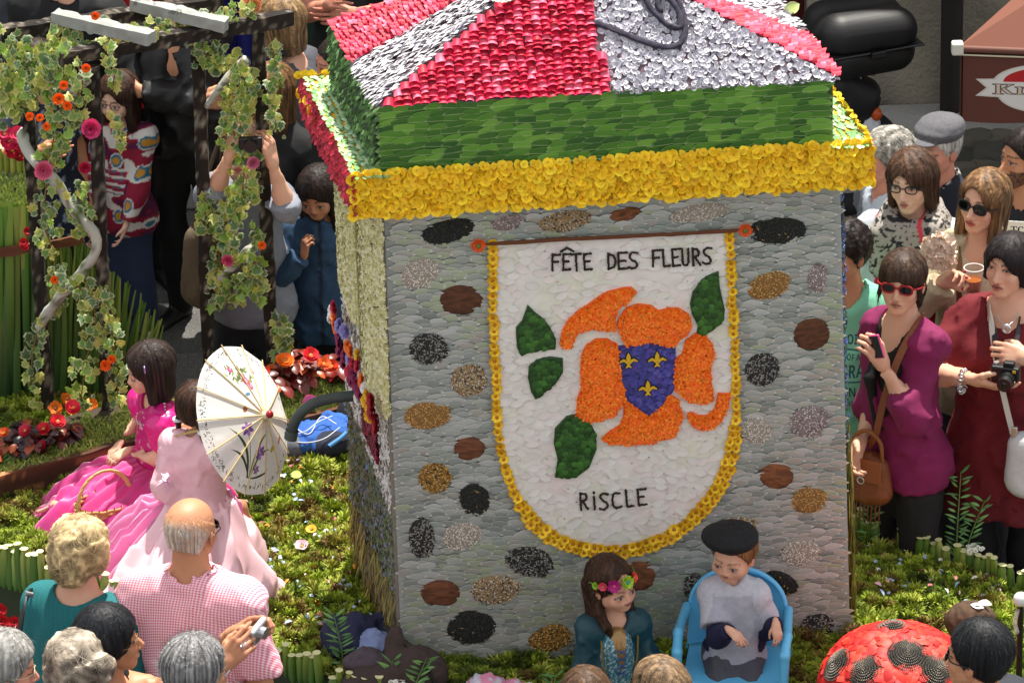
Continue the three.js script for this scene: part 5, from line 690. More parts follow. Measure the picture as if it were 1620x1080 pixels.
      if (c.collar) for (let i = 0; i < 14; i++) { const a0 = mix(-2.75, 2.75, i / 14) + Math.PI, a1 = mix(-2.75, 2.75, (i + 1) / 14) + Math.PI, rr2 = nr * 1.22, P = (a, u = 0) => v3.add(N, [Math.sin(a) * (rr2 - u * .15), .022 - .04 * (Math.cos(a) * .5 + .5) + u, Math.cos(a) * (rr2 - u * .15) + .010]); for (const [u, q] of [[.034, .007], [.018, .010], [.0, .013], [-.018, .015]]) L.push(rc(P(a0, u), P(a1, u), q, undefined, .010)); }
      for (const e of c.extra ?? []) L.push(e);
    } else if (c.type === 'trousers') {
      L = [el(R([0, tor * .04, -.012]), [(.160 * s) * fat + g, .13 * s + g, .115 * s * fat + g], .06), ...['l', 'r'].flatMap((q) => legP(q, g, c.len ?? .98, g + (c.flare ?? .008)))]; L.push({ t: 1, c: [0, 0, 0], r: [9, 9, 9], k: .001, cut: 1, clip: [0, 1, 0, py + (c.waist ?? -.01)] }); if ((c.len ?? .98) > .5 && !o.legl) L.push({ t: 1, c: [0, 0, 0], r: [9, 9, 9], k: .001, cut: 1, clip: [0, -1, 0, -.02] });
    } else if (c.type === 'shoes') { for (const q of ['l', 'r']) part('shoe', solid([rc(v3.add(an[q], [0, -.015, -.03]), toe[q], .042 * s * (c.s ?? 1), .036 * s * (c.s ?? 1), .03), ...(c.boot ? [rc(an[q], v3.lerp(an[q], kn[q], c.boot), .045 * s, .05 * s, .03)] : [])], cell, { color: col }), M.leather, G); continue; }
    else L = c.prims({ R, N, S, arm, kn, an, s, py, tor, g, trunk, armP, legP, HC: HC.toArray() });
    const geo = solid(L, cell, { disp, dispMax: (c.fold ?? .013) * 1.6, color: (x, y, z, nx, ny, nz) => col(x, y, z, nx, ny, nz), uv: c.uv, pad: .015, keep: c.keep });
    if (!c.uv) geo.deleteAttribute('uv');
    part(c.name ?? { top: 'shirt', trousers: 'trousers', shoes: 'shoes' }[c.type] ?? 'garment', geo, c.mat ?? M.cloth, G, c.label);
  }
  // glasses in head units
  if (o.glasses) {
    const e = o.glasses, gs = [], ey = o.child ? -.05 : 0, lens = [], rx = e.rx ?? .095, ry = e.ry ?? .065, zf = .385, gx = .145;
    for (const q of [-1, 1]) {
      const ring = []; for (let i = 0; i < 20; i++) { const a = i / 20 * 6.2832, cxs = Math.cos(a), sn = Math.sin(a); ring.push([q * gx + Math.sign(cxs) * Math.pow(Math.abs(cxs), .8) * rx, ey - .008 + Math.sign(sn) * Math.pow(Math.abs(sn), .8) * ry * (1 + (e.cat ?? 0) * q * cxs * .3), zf - .02 - .25 * Math.abs(q * gx + cxs * rx - 0) ** 2]); }
      gs.push(tubeG(ring, e.t ?? .009, 6, 40, true)); gs.push(tubeG([[q * (gx + rx), ey + .01, zf - .08], [q * .345, ey + .015, .22], [q * .365, ey, -.02], [q * .35, ey - .06, -.08]], e.t ?? .009, 6, 14));
      const T = new Tri(), c0 = T.v(q * gx, ey - .008, zf - .018, [1, 1, 1]), id = ring.map((p) => T.v(p[0], p[1], p[2] - .004, [1, 1, 1])); for (let i = 0; i < 20; i++) T.f(c0, id[i], id[(i + 1) % 20]); lens.push(T.geo());
    }
    gs.push(tubeG([[-gx + rx * .95, ey + .005, zf - .03], [0, ey + .018, zf + .01], [gx - rx * .95, ey + .005, zf - .03]], e.t ?? .009, 6, 8));
    const gg = merge(gs.map((g) => strip(g))); gg.applyMatrix4(HM); part('glasses', gg, std({ color: e.col ?? 0x15100e, roughness: .3 }), G);
    for (const lg of lens) part('lens', lg.applyMatrix4(HM), e.dark ? M.darkGlass : phy({ transmission: 1, thickness: 0, roughness: .02, color: 0xffffff, ior: 1.45 }), G);
  }
  return { G, HM, HC, N, S, arm, hh, s, R, py, tor, kn, an, pxl, toLocal, world: (p) => V(...p).applyAxisAngle(V(0, 1, 0), (o.yaw ?? 0) * dg).add(G.position), headP: (x, y, z) => V(x, y, z).applyMatrix4(HM), local: (p) => p };
}
// place a person so that the crown shows at a photograph pixel: the head top at height hTop above y0
const stand = (px, py, h, y0 = 0) => { const p = atY(px, py, h + y0); return [p.x, p.z]; };
const onHead = (p, name, geo, mat) => part(name, geo.applyMatrix4(p.HM), mat, p.G);
const sdfPart = (p, name, prims, col, mat = M.cloth, o = {}) => { const g = solid(prims, o.cell ?? .008, { color: typeof col === 'function' ? col : weave(hexC(col), o.vary ?? .12), disp: o.disp, dispMax: o.dm ?? .01, pad: .012 }); return part(name, g, mat, p.G); };
const strapG = (pts, w, t = .003) => { const c = new THREE.CatmullRomCurve3(pts.map((p) => V(...p))), T = new Tri(), n = 26, w1 = [1, 1, 1]; let pr; for (let i = 0; i <= n; i++) { const p = c.getPointAt(i / n), d = c.getTangentAt(i / n), out = V(p.x, 0, p.z).normalize(), s = d.clone().cross(out).normalize(), o = s.clone().cross(d).normalize(), id = [[-1, 1], [1, 1], [1, -1], [-1, -1]].map(([a, b]) => { const q = p.clone().addScaledVector(s, a * w / 2).addScaledVector(o, b * t); return T.v(q.x, q.y, q.z, w1); }); if (pr) for (let k = 0; k < 4; k++) T.q(pr[k], id[k], id[(k + 1) % 4], pr[(k + 1) % 4]); pr = id; } return T.geo(true); };
const strap = (p, name, pts, w, hex, rough = .6) => part(name, strapG(pts, w), std({ color: hex, roughness: rough, side: THREE.DoubleSide }), p.G);
function fold_(amp, f = 1) { return (x, y, z) => amp * (fbm(x * 12 * f, y * 9 * f, z * 12 * f) - .5 * Math.abs(noise((x + y) * 14 * f, (y - x) * 6 * f, z * 14 * f))); }
// ------------------------------------------------------------------ the crowd on the right
reseed(101);
{ // woman in the purple cardigan
  const p = person({ label: 'woman in a magenta cardigan and red framed sunglasses holding a pink phone', crown: [1428, 402], yaw: -48, h: 1.64, sh: .114, skin: 'fair', head: { yaw: 30, pitch: -7, roll: -3 }, lip: 0xa8665c, mouth: .85, jaw: .95,
    glasses: { dark: 1, col: 0xa3141f, rx: .112, ry: .074, t: .016, cat: .25 }, hair: { kind: 'tied', col: 0x1e1512, col2: 0x4a362a, fringe: .12, vol: .6, tails: [[[.1, .05, -.40, .14], [.2, -.22, -.44, .13], [.24, -.46, -.34, .06]], [[.3, .1, .1, .06], [.33, -.2, .08, .035], [.34, -.42, .06, .012]], [[-.3, .1, .1, .06], [-.33, -.2, .1, .035], [-.36, -.5, .1, .012]]] },
    l: { px: [1397, 575, .17], pole: [.5, -1, -.3], curl: [1.1, 1.0, .9, .7], dir: [.1, .75, .5], palm: [-1, 0, 0] }, r: { to: [-.05, .95, .17], pole: [-.3, -1, -.4] },
    wear: [{ type: 'top', name: 'black_top', col: 0x121012, sleeve: 0, vee: .13, g: .004, loose: 0, fold: .002, keep: (x, y) => y > .98 }, { type: 'top', name: 'cardigan', col: 0x78124a, sleeve: .72, vee: .34, veeW: .085, g: .015, loose: .008, neckDrop: .03, hem: .765, fold: .017, foldF: 1.3 }, { type: 'trousers', name: 'shorts', col: 0x171416, len: .5, g: .012, flare: .03, waist: -.09 }, { type: 'shoes', col: 0x1c1a1a }] });
  sdfPart(p, 'facing', [[-1, 1].map((q) => rc(p.R([q * .062, p.tor * .98, .02]), p.R([q * .05, p.tor * .62, .125]), .018, .02, .02)), [-1, 1].map((q) => rc(p.R([q * .05, p.tor * .62, .125]), p.R([q * .012, p.tor * .30, .12]), .02, .018, .02))].flat(), 0x141214);
  const w = (x, y, dz) => p.pxl([x, y, dz]);
  strap(p, 'bag_strap', [w(1462, 500, .02), w(1452, 512, .09), w(1425, 560, .14), w(1400, 630, .16), w(1385, 690, .12), w(1375, 705, .08)], .026, 0x7a4220);
  const b = thing('leather_bag', 'brown leather shoulder bag hanging at the hip of the woman in magenta', 'handbag', p.world(w(1374, 728, .10)).toArray(), -.5);
  const bag = solid([rc([0, .0, 0], [0, -.12, .0], .035, .05, .05), rc([-.045, -.02, 0], [-.055, -.12, 0], .035, .042, .05), rc([.045, -.02, 0], [.055, -.12, 0], .035, .042, .05)], .007, { color: weave(hexC(0x7a3f1c), .25), disp: (x, y, z) => .004 * fbm(x * 30, y * 14, z * 30), dispMax: .008 }); part('bag_body', bag, M.leather, b);
  part('flap', paint(strip(boxG(.15, .085, .012, .005, [0, -.015, .052], [-.15, 0, 0])), hexC(0x8a4a22)), M.leather, b); part('handle', strip(tubeG([[-.06, .0, .01], [-.05, .09, .01], [0, .125, .01], [.05, .09, .01], [.06, 0, .01]], .008)), std({ color: 0x8a5228, roughness: .5 }), b); part('buckle', strip(new THREE.TorusGeometry(.013, .003, 6, 16)).translate(0, -.05, .066), M.metal, b);
  for (let i = 0; i < 9; i++) part('fringe', paint(strip(taperTube([[-.06 + i * .015, -.155, .03], [-.062 + i * .0152, -.20, .036], [-.06 + i * .015, -.24, .03]], .004, .002, 5, 5)), hexC(0x6d3a1a)), M.leather, b);
  const ph = thing('phone', 'pink phone held in the hand of the woman in magenta', 'phone', p.world(w(1388, 548, .22)).toArray(), -.7); ph.rotation.z = .35; part('case', strip(boxG(.045, .09, .012, .005)), std({ color: 0xd0487e, roughness: .4 }), ph); part('screen', strip(boxG(.04, .08, .004, .001, [0, 0, .0055])), M.darkGlass, ph);
}
{ // woman in the red tunic with a camera
  const p = person({ label: 'dark haired woman in a long dark red tunic holding a black camera', crown: [1598, 377], yaw: -22, h: 1.64, age: 1, fat: 1.24, bust: 1.4, sh: .122, skin: 'fair', faceFat: 1.1, head: { yaw: -14, pitch: -9 }, eyes: .55, browTilt: 1, lip: 0xa3545a, brow: 0x17110f, hair: { kind: 'bob', col: 0x0f0c0d, col2: 0x2a2224, len: -.26, fringe: .22, vol: .5, shift: -.03, open: .275 },
    r: { px: [1540, 600, .24], pole: [-1, -.6, -.1], dir: [.98, -.05, .25], palm: [0, .8, -.6], curl: [.25, .3, .4, .5] }, l: { px: [1628, 566, .26], pole: [1, -.6, -.2], dir: [-.8, .1, .1], palm: [-.2, -.5, -.8], curl: [.7, .8, .8, .8] },
    wear: [{ type: 'top', name: 'tunic', col: 0x680b17, sleeve: .46, g: .012, loose: .006, cuff: .016, neckDrop: .05, neck: .088, skirtTo: .62, hem: .66, flare: .045, fold: .022, foldF: 1.2 }, { type: 'top', name: 'lower_hem', col: 0x5e0a16, sleeve: 0, g: .016, skirtTo: .58, hem: .60, flare: .05, keep: (x, y) => y < .70 }, { type: 'trousers', col: 0x171518, len: .98 }, { type: 'shoes', col: 0x1c1a1a }] });
  const w = (x, y, dz) => p.pxl([x, y, dz]);
  const cam = thing('camera', 'black compact camera with a lens held by the woman in red', 'camera', p.world(w(1592, 590, .30)).toArray(), -.35);
  part('camera_body', strip(boxG(.105, .062, .04, .008)), M.black, cam); part('lens_barrel', merge([strip(new THREE.CylinderGeometry(.03, .03, .03, 24).rotateX(Math.PI / 2)).translate(.012, -.012, .033), strip(new THREE.CylinderGeometry(.026, .028, .03, 24).rotateX(Math.PI / 2)).translate(.012, -.012, .06)]), M.black, cam); part('lens_glass', strip(new THREE.SphereGeometry(.026, 16, 8, 0, 6.3, 0, 1.2).rotateX(Math.PI / 2)).translate(.012, -.012, .052).scale(1, 1, 1), M.darkGlass, cam); part('viewfinder', strip(boxG(.04, .02, .03, .006, [.012, .038, 0])), M.black, cam); part('dial', strip(new THREE.CylinderGeometry(.010, .010, .010, 14)).translate(-.035, .035, 0), M.metal, cam); part('badge', strip(boxG(.012, .010, .002, .0005, [.035, .018, .021])), std({ color: 0xc9a02a }), cam);
  strap(p, 'camera_strap', [w(1570, 500, .02), w(1574, 525, .16), w(1578, 560, .22), w(1582, 582, .26)], .022, 0x26242a); strap(p, 'camera_strap', [w(1614, 500, .06), w(1612, 520, .16), w(1604, 560, .23), w(1598, 582, .26)], .016, 0x26242a);
  strap(p, 'white_strap', [w(1567, 478, -.02), w(1569, 510, .14), w(1577, 570, .19), w(1592, 640, .20), w(1604, 690, .20)], .02, 0xc9c4bc);
  part('pendant', strip(new THREE.TorusGeometry(.013, .006, 8, 20)).translate(...w(1593, 520, .19)), M.metal, p.G); part('necklace', strip(tubeG([w(1577, 492, .10), w(1584, 508, .16), w(1593, 515, .185), w(1604, 508, .17), w(1612, 494, .12)], .0018, 5)), M.metal, p.G);
  const br = []; for (let i = 0; i < 12; i++) { const a = i / 12 * 6.2832; br.push(tf(strip(new THREE.TorusGeometry(.010, .0035, 6, 10)), [0, Math.cos(a) * .036, Math.sin(a) * .036], [a, 0, (i % 2) * 1.4])); } part('bracelet', merge(br).translate(...w(1524, 603, .22)), M.metal, p.G);
  const bg = thing('white_bag', 'white handbag hanging in front of the woman in red', 'handbag', p.world(w(1616, 735, .26)).toArray(), -.4); part('bag_body', solid([rc([0, .08, 0], [0, -.06, 0], .05, .06, .05), rc([.06, .08, 0], [.06, -.06, 0], .05, .055, .05)], .008, { color: weave(hexC(0xc9c8cc), .08), disp: (x, y, z) => .004 * fbm(x * 20, y * 20, z * 20) }), M.leather, bg); part('clip', strip(boxG(.02, .04, .012, .004, [-.02, .14, .02])), M.metal, bg);
}
{ // young woman with glasses and a scarf
  const p = person({ label: 'woman with brown bob and black glasses wearing a patterned grey scarf', crown: [1443, 243], yaw: -18, h: 1.70, skin: 'pale', head: { yaw: -10, pitch: -1, roll: 4 }, lip: 0xb0605c, mouth: .85, browTilt: .6, glasses: { rx: .10, ry: .062, t: .010, col: 0x0e0c0c }, hair: { kind: 'bob', col: 0x22160f, col2: 0x5a4030, len: -.42, vol: .35, part: -.1, fringe: .24, shift: -.05, open: .235 },
    wear: [{ type: 'top', name: 'top', sleeve: .9, col: (x, y, z) => cs(Math.abs(x) > .135 || z < 0 ? hexC(0xc8ccd6) : hexC(0xa81428), 1 + .1 * fbm(x * 9, y * 9, z * 9)) }, { type: 'trousers', col: 0x232838 }, { type: 'shoes', col: 0x222222 }] });
  const N = p.N, ring = []; for (let i = 0; i < 16; i++) { const a = i / 16 * 6.2832, b = (i + 1) / 16 * 6.2832, P = (t, r, y) => [N[0] + Math.sin(t) * r, N[1] + y - .03 * Math.cos(t), N[2] + .02 + Math.cos(t) * r * .95]; ring.push(rc(P(a, .085, .02), P(b, .085, .02), .034, undefined, .03), rc(P(a, .105, -.025), P(b, .105, -.025), .036, undefined, .03)); }
  ring.push(rc([N[0] - .09, N[1] - .02, .10], [N[0] - .10, N[1] - .15, .13], .05, .035, .04), rc([N[0] + .10, N[1], .10], [N[0] + .07, N[1] - .15, .14], .05, .045, .04));
  sdfPart(p, 'scarf', ring, (x, y, z) => { const a = noise(x * 75 + 3 * noise(x * 15, y * 15, z), y * 75, z * 75), b = noise(x * 120, y * 120, z * 120), st = Math.abs(((x + y * .35) * 6.2 + 10) % 1 - .5); let c = a > .32 || b > .62 ? hexC(0x1b1a1d) : hexC(0x9c948c); if (x > -.02 && st < .06) c = hexC(0xc83a48); return cs(c, 1 + .12 * b); }, M.cloth, { cell: .0058, disp: fold_(.008, 2.2), dm: .014 });
}
{ // woman in cream with a beer
  const p = person({ label: 'woman in black sunglasses and cream cardigan with a ruffled rosette holding a beer', crown: [1557, 275], yaw: -20, h: 1.69, bust: 1, skin: 'fair', head: { yaw: -16, pitch: -6, roll: -5 }, lip: 0xb23c44, glasses: { dark: 1, col: 0x0b0a0b, rx: .115, ry: .082, t: .014 }, hair: { kind: 'long', col: 0x2e211a, col2: 0x8a6644, len: -.62, vol: .2, part: -.12, shift: -.05, open: .26 },
    r: { px: [1494, 446, .20], pole: [-.8, -1, .1], dir: [.75, .55, .35], palm: [.35, -.15, .92], curl: [.85, .8, .8, .75] }, wear: [{ type: 'top', name: 'cream_top', col: 0xc9b69a, sleeve: 0, g: .007, neck: .075, neckDrop: .04 }, { type: 'top', name: 'cardigan', sleeve: .97, g: .014, loose: .016, open: .085, neckDrop: .03, hem: .72, cuff: .008, fold: .018, col: (x, y, z) => cs(hexC(0xb3a488), 1 + .16 * Math.sin(y * 420) * .5 + .12 * fbm(x * 10, y * 10, z * 10)) }, { type: 'trousers', col: 0x2a2a30 }, { type: 'shoes', col: 0x222222 }] });
  const w = (x, y, dz) => p.pxl([x, y, dz]), T = new Tri(), c0 = w(1491, 392, .16); for (let i = 0; i < 150; i++) { const a = rnd() * 6.28, r = Math.sqrt(rnd()) * .066, q = leafG({ len: .036, wid: .03, n: 3, point: .5, base: hexC(0xe8cfb8), rim: hexC(0xf6e4d2), cup: .008, bend: .006 }); T.add(q, lay(V(c0[0] + Math.cos(a) * r, c0[1] + Math.sin(a) * r * 1.05, c0[2] + .02 + .03 * Math.sqrt(Math.max(0, 1 - (r / .068) ** 2))), V(rr(-1, 1), rr(-1, 1), 0), V(rr(-.9, .9), rr(-.6, 1), 1), rr(.7, 1.1)), cs([1, 1, 1], rr(.8, 1.1))); } part('rosette', T.geo(), M.petal, p.G);
  for (const sx of [1]) { const e = V(.40 * sx - .02, -.26, .0).applyMatrix4(p.HM); part('earring', merge([strip(new THREE.SphereGeometry(.008, 10, 8)), strip(new THREE.SphereGeometry(.011, 10, 8)).translate(0, -.018, 0)]).translate(e.x, e.y, e.z), std({ color: 0xb8a890, roughness: .3, metalness: .3 }), p.G); }
  strap(p, 'bag_strap', [w(1519, 388, .0), w(1519, 410, .13), w(1518, 450, .17), w(1520, 510, .16)], .022, 0x6b4a30);
  const cup = thing('beer_cup', 'clear plastic cup half full of amber beer in a hand with red nails', 'cup', p.world(w(1541, 450, .31)).toArray());
  part('cup_wall', strip(new THREE.CylinderGeometry(.036, .028, .095, 24, 1, true)).translate(0, .02, 0), phy({ transmission: .9, thickness: 0, roughness: .12, color: 0xf4f0ea, side: THREE.DoubleSide }), cup); part('beer', strip(new THREE.CylinderGeometry(.0315, .0272, .052, 24)).translate(0, -.003, 0), phy({ color: 0xb0601a, roughness: .1, transmission: .3, thickness: 0 }), cup); part('rim', strip(new THREE.TorusGeometry(.036, .002, 6, 24).rotateX(Math.PI / 2)).translate(0, .067, 0), std({ color: 0xe8e4e0, roughness: .3 }), cup);
  for (const [x, y] of [[1527, 430], [1530, 439], [1532, 450], [1524, 457]]) part('red_nail', strip(new THREE.SphereGeometry(.0065, 8, 6).scale(1.2, .8, .6)).translate(...w(x, y, .325)), std({ color: 0xb81228, roughness: .25 }), p.G);
}
{ // grey curly man
  const p = person({ label: 'man with curly grey hair in a grey shirt with pale collar beside the tower', crown: [1402, 208], yaw: -72, h: 1.60, age: 1, man: 1, skin: 'red', head: { yaw: -8, pitch: -6 }, hair: { kind: 'curly', col: 0x5c5852, col2: 0xaaa59c, vol: .5, fringe: .3, strands: 600 }, fat: 1.12, wear: [{ type: 'top', sleeve: .4, collar: 1, col: (x, y, z) => cs(Math.hypot(x, z) < .105 && y > 1.25 ? hexC(0xb8c0cc) : hexC(0x5b5f68), 1 + .1 * fbm(x * 8, y * 8, z * 8)) }, { type: 'trousers', col: 0x2a2c33 }, { type: 'shoes', col: 0x222222 }] });
}
{ // man in the flat cap
  const p = person({ label: 'older man in a grey flat cap and dark navy jacket', crown: [1484, 194], yaw: -38, h: 1.60, age: 1, man: 1, skin: 'red', head: { yaw: -6, pitch: -2 }, hair: { kind: 'short', col: 0x9a9690, col2: 0xc9c5be, fringe: .3, extra: [{ t: 1, c: [0, 0, 0], r: [9, 9, 9], k: .001, cut: 1, clip: [0, 1, 0, .34] }] }, brow: 0x8a8580, fat: 1.1, wear: [{ type: 'top', name: 'jacket', col: 0x161a28, sleeve: .97, collar: 1, g: .018 }, { type: 'top', name: 'shirt', col: 0xa9a69e, sleeve: 0, collar: 1, g: .011, keep: (x, y, z) => y > 1.38 }, { type: 'trousers', col: 0x1f2026 }, { type: 'shoes', col: 0x222222 }] });
  const cap = solid([el([0, .36, -.05], [.43, .19, .49], .05), el([0, .46, -.10], [.38, .15, .40], .08), el([0, .25, .40], [.27, .045, .22], .06), el([0, .26, -.06], [.365, .10, .43], .05)], .02, { color: (x, y, z) => cs(hexC(0x58575c), 1 + .22 * noise(x * 70, y * 70, z * 70) + .1 * fbm(x * 8, y * 8, z * 8)), disp: (x, y, z) => .012 * fbm(x * 7, y * 9, z * 7) }); onHead(p, 'flat_cap', cap, M.cloth);
}
{ // bearded man at the edge
  const p = person({ label: 'dark bearded man in a black shirt at the right edge of the crowd', crown: [1622, 206], yaw: -62, h: 1.72, man: 1, skin: 'tan', head: { yaw: -4, pitch: -4 }, brow: 0x15100d, beard: 0x2a1d16, hair: { kind: 'short', col: 0x0e0b0a, col2: 0x2a221e, fringe: .3 }, wear: [{ type: 'top', col: 0x17191f, sleeve: .4 }, { type: 'trousers', col: 0x222222 }, { type: 'shoes', col: 0x222222 }] });
  const sg = thing('paper_card', 'white paper card with letters worn on the bearded man', 'card', p.world(p.pxl([1612, 362, .2])).toArray(), -.2); const tx = canvasTex(128, 96, (c) => { c.fillStyle = '#d8d8d6'; c.fillRect(0, 0, 128, 96); c.fillStyle = '#222'; c.font = 'bold 54px serif'; c.fillText('TC', 22, 70); }); part('card', boxG(.09, .062, .004, .001), std({ map: tx, roughness: .8 }), sg);
}
{ // person in the mint shirt beside the tower
  const shirtTex = canvasTex(512, 512, (c) => { c.fillStyle = '#7fc9a8'; c.fillRect(0, 0, 512, 512); c.fillStyle = '#2f5f62'; c.textAlign = 'center'; c.font = 'bold 74px sans-serif'; c.fillText('JOIN US', 256, 110); c.fillRect(80, 132, 352, 8); c.font = 'bold 46px sans-serif'; c.fillText('OF A TRIP', 256, 190); c.font = 'bold 96px sans-serif'; c.fillText('BRAZIL', 262, 284); c.fillRect(80, 304, 352, 8); c.font = 'bold 78px sans-serif'; c.fillText('IN & C', 256, 394); c.font = 'bold 44px sans-serif'; c.fillText('BEGAINE', 250, 452); });
  person({ label: 'person in a mint green printed T-shirt half hidden by the tower', crown: [1336, 358], yaw: -14, h: 1.58, man: 1, skin: 'tan', head: { yaw: -30, pitch: -4 }, hair: { kind: 'curly', col: 0x120e0d, col2: 0x2c2320, vol: .6, fringe: .25 }, wear: [{ type: 'top', sleeve: .38, g: .014, loose: .02, hem: .72, neck: .08, mat: std({ map: shirtTex, roughness: .9, side: THREE.DoubleSide }), uv: (x, y, z) => z > 0 ? [clamp(.5 + (x - .078) / .25, .01, .99), clamp(.5 + (y - 1.06) / .36, .01, .99)] : [.02, .98], col: 0xffffff }, { type: 'trousers', col: 0x16161a }, { type: 'shoes', col: 0x222222 }] });
}
// ------------------------------------------------------------------ the crowd on the left, behind the pergola
reseed(202);
{ // girl in the patterned top
  const f = atY(212, 530, 0), pat = (x, y, z) => { const pal = [0x8e1233, 0x8e1233, 0xb0203c, 0xd8d2cc, 0x2e6f8a, 0xc48a2a, 0x5a1440].map(hexC), u = x * 1 + z * .8; if (y > .69 && y < .80 && Math.abs(u) < .10 && z > 0) { const b = Math.floor((y + u * .1) * 90); return b % 3 === 0 ? pal[3] : b % 3 === 1 ? pal[1] : (Math.floor(u * 70) % 2 ? pal[4] : pal[2]); } const n = noise(u * 26 + 2 * noise(u * 9, y * 9, 1), y * 22, 4), m = Math.hypot((u * 9 + 40) % 1 - .5, (y * 8 + .37 * Math.floor(u * 9 + 40)) % 1 - .5); if (m < .14) return pal[5]; if (m < .22) return pal[4]; if (m < .27) return pal[3]; return n > .28 ? pal[3] : n > .1 ? pal[0] : n > -.25 ? pal[1] : pal[6]; };
  const p = person({ label: 'girl with thin glasses in a colourful patterned top and blue jeans', at: [f.x, f.z], crown: undefined, yaw: -12, h: 1.19, child: 1, hh: .205, skin: 'pale', head: { yaw: -16, pitch: -4 }, glasses: { rx: .10, ry: .075, t: .006, col: 0x3a2220 }, hair: { kind: 'bob', col: 0x20140f, col2: 0x4a3226, len: -.62, fringe: .2, part: -.1, vol: .3 },
    r: { to: [-.13, .56, .13] }, l: { to: [.04, .58, .15], pole: [1, -.4, -.5] }, wear: [{ type: 'top', col: pat, sleeve: .95, g: .008, loose: .002, fold: .007, hem: .45, cell: .0062 }, { type: 'trousers', name: 'jeans', col: 0x1d2c48, g: .014, flare: .014 }, { type: 'shoes', col: 0x9a9690, s: .9 }] });
}
const behind = (o) => person({ bodyCell: .025, handCell: .0065, headCell: .006, hairCell: .009, ...o });
{ // woman in the black leather jacket, arms crossed
  const f = atY(318, 506, 0);
  const p = behind({ label: 'woman in a black leather jacket with crossed arms behind the pergola', at: [f.x, f.z], yaw: -20, h: 1.64, sh: .125, bust: 1.1, skin: 'tan', head: { yaw: -10, pitch: -4 }, hair: { kind: 'long', col: 0x1a110d, col2: 0x3a281e }, r: { to: [.13, 1.10, .19], pole: [-1, -.3, -.1], dir: [1, .1, -.2], palm: [0, 0, -1] }, l: { to: [-.12, 1.13, .22], pole: [1, -.3, -.1], dir: [-1, .1, -.1], palm: [0, 0, -1] },
    wear: [{ type: 'top', name: 'jacket', col: 0x0d0d10, sleeve: .98, vee: .20, g: .016, fold: .024, foldF: 1.5, mat: M.leather }, { type: 'trousers', col: 0x0c0c0e, g: .008 }, { type: 'shoes', name: 'boots', col: 0x0e0d0d, boot: .5 }] });
}
{ const f = atZ(197, 118, -2.75); behind({ label: 'person in a red T-shirt under an open black jacket', at: [f.x, f.z], yaw: 12, h: 1.74, man: 1, skin: 'fair', hair: { kind: 'short', col: 0x2a1c14, col2: 0x4a3424 }, wear: [{ type: 'top', name: 'red_shirt', col: 0xb20d22, sleeve: .3 }, { type: 'top', name: 'jacket', col: 0x101014, sleeve: .97, open: .17, g: .02, neckDrop: .05 }, { type: 'trousers', col: 0x15161c }, { type: 'shoes', col: 0x151515, s: 1.2 }] }); }
{ const f = atZ(52, 40, -3.3); behind({ label: 'person in a lime green T-shirt far behind the pergola', at: [f.x, f.z], yaw: 5, h: 1.66, skin: 'fair', hair: { kind: 'bob', col: 0x3a2a1c, col2: 0x6a4c30 }, wear: [{ type: 'top', col: 0x8fa62c, sleeve: .4, loose: .03 }, { type: 'trousers', col: 0x4a4a50 }, { type: 'shoes', col: 0x222222 }] }); }
{ const f = atZ(-12, 70, -2.9); behind({ label: 'person in dark grey at the far left of the crowd', at: [f.x, f.z], yaw: 30, h: 1.72, man: 1, skin: 'fair', hair: { kind: 'short', col: 0x2a1c14, col2: 0x4a3424 }, wear: [{ type: 'top', col: 0x54565e, sleeve: .96 }, { type: 'trousers', col: 0x25262c }, { type: 'shoes', col: 0x222222 }] }); }
{ const f = atZ(62, 175, -2.1); behind({ label: 'woman in a speckled navy dress behind the ivy on the left', at: [f.x, f.z], yaw: 25, h: 1.38, skin: 'tan', hair: { kind: 'bob', col: 0x15100d, col2: 0x33241a }, r: { to: [-.10, 1.0, .22], pole: [-1, -.3, 0] }, wear: [{ type: 'top', name: 'dress', col: (x, y, z) => noise(x * 60, y * 60, z * 60) > .55 ? hexC(0x8a98a8) : hexC(0x141e30), sleeve: .3, loose: .02, skirtTo: .5, hem: .5 }, { type: 'trousers', col: 0x14141a }, { type: 'shoes', col: 0x222222 }] }); }
{ const f = atZ(112, 110, -2.45); behind({ label: 'person in a black coat between the navy dress and the red T-shirt', at: [f.x, f.z], yaw: -15, h: 1.70, man: 1, skin: 'fair', hair: { kind: 'short', col: 0x1a1410, col2: 0x33281f }, l: { to: [.12, .98, .18], pole: [1, -.3, 0] }, wear: [{ type: 'top', name: 'coat', col: 0x0e0f13, sleeve: .6, g: .02, skirtTo: .6, hem: .6 }, { type: 'trousers', col: 0x111216 }, { type: 'shoes', col: 0x101010 }] }); }
{ // woman with brown bob seen from behind
  const p = behind({ label: 'woman in a grey T-shirt with a light brown bob and a camera strap', crown: [440, -2], yaw: -115, h: 1.60, skin: 'fair', head: { yaw: -10, pitch: 6 }, hair: { kind: 'bob', col: 0x4c3826, col2: 0x9a7c58, len: -.52, vol: .8, strands: 700 }, wear: [{ type: 'top', col: 0x4a4c54, sleeve: .3, neckDrop: .05, neck: .085 }, { type: 'trousers', col: 0x22242c }, { type: 'shoes', col: 0x222222 }] });
  strap(p, 'camera_strap', [p.pxl([433, 100, -.1]), p.pxl([447, 84, .10]), p.pxl([462, 70, .02])], .03, 0x16161a);
}
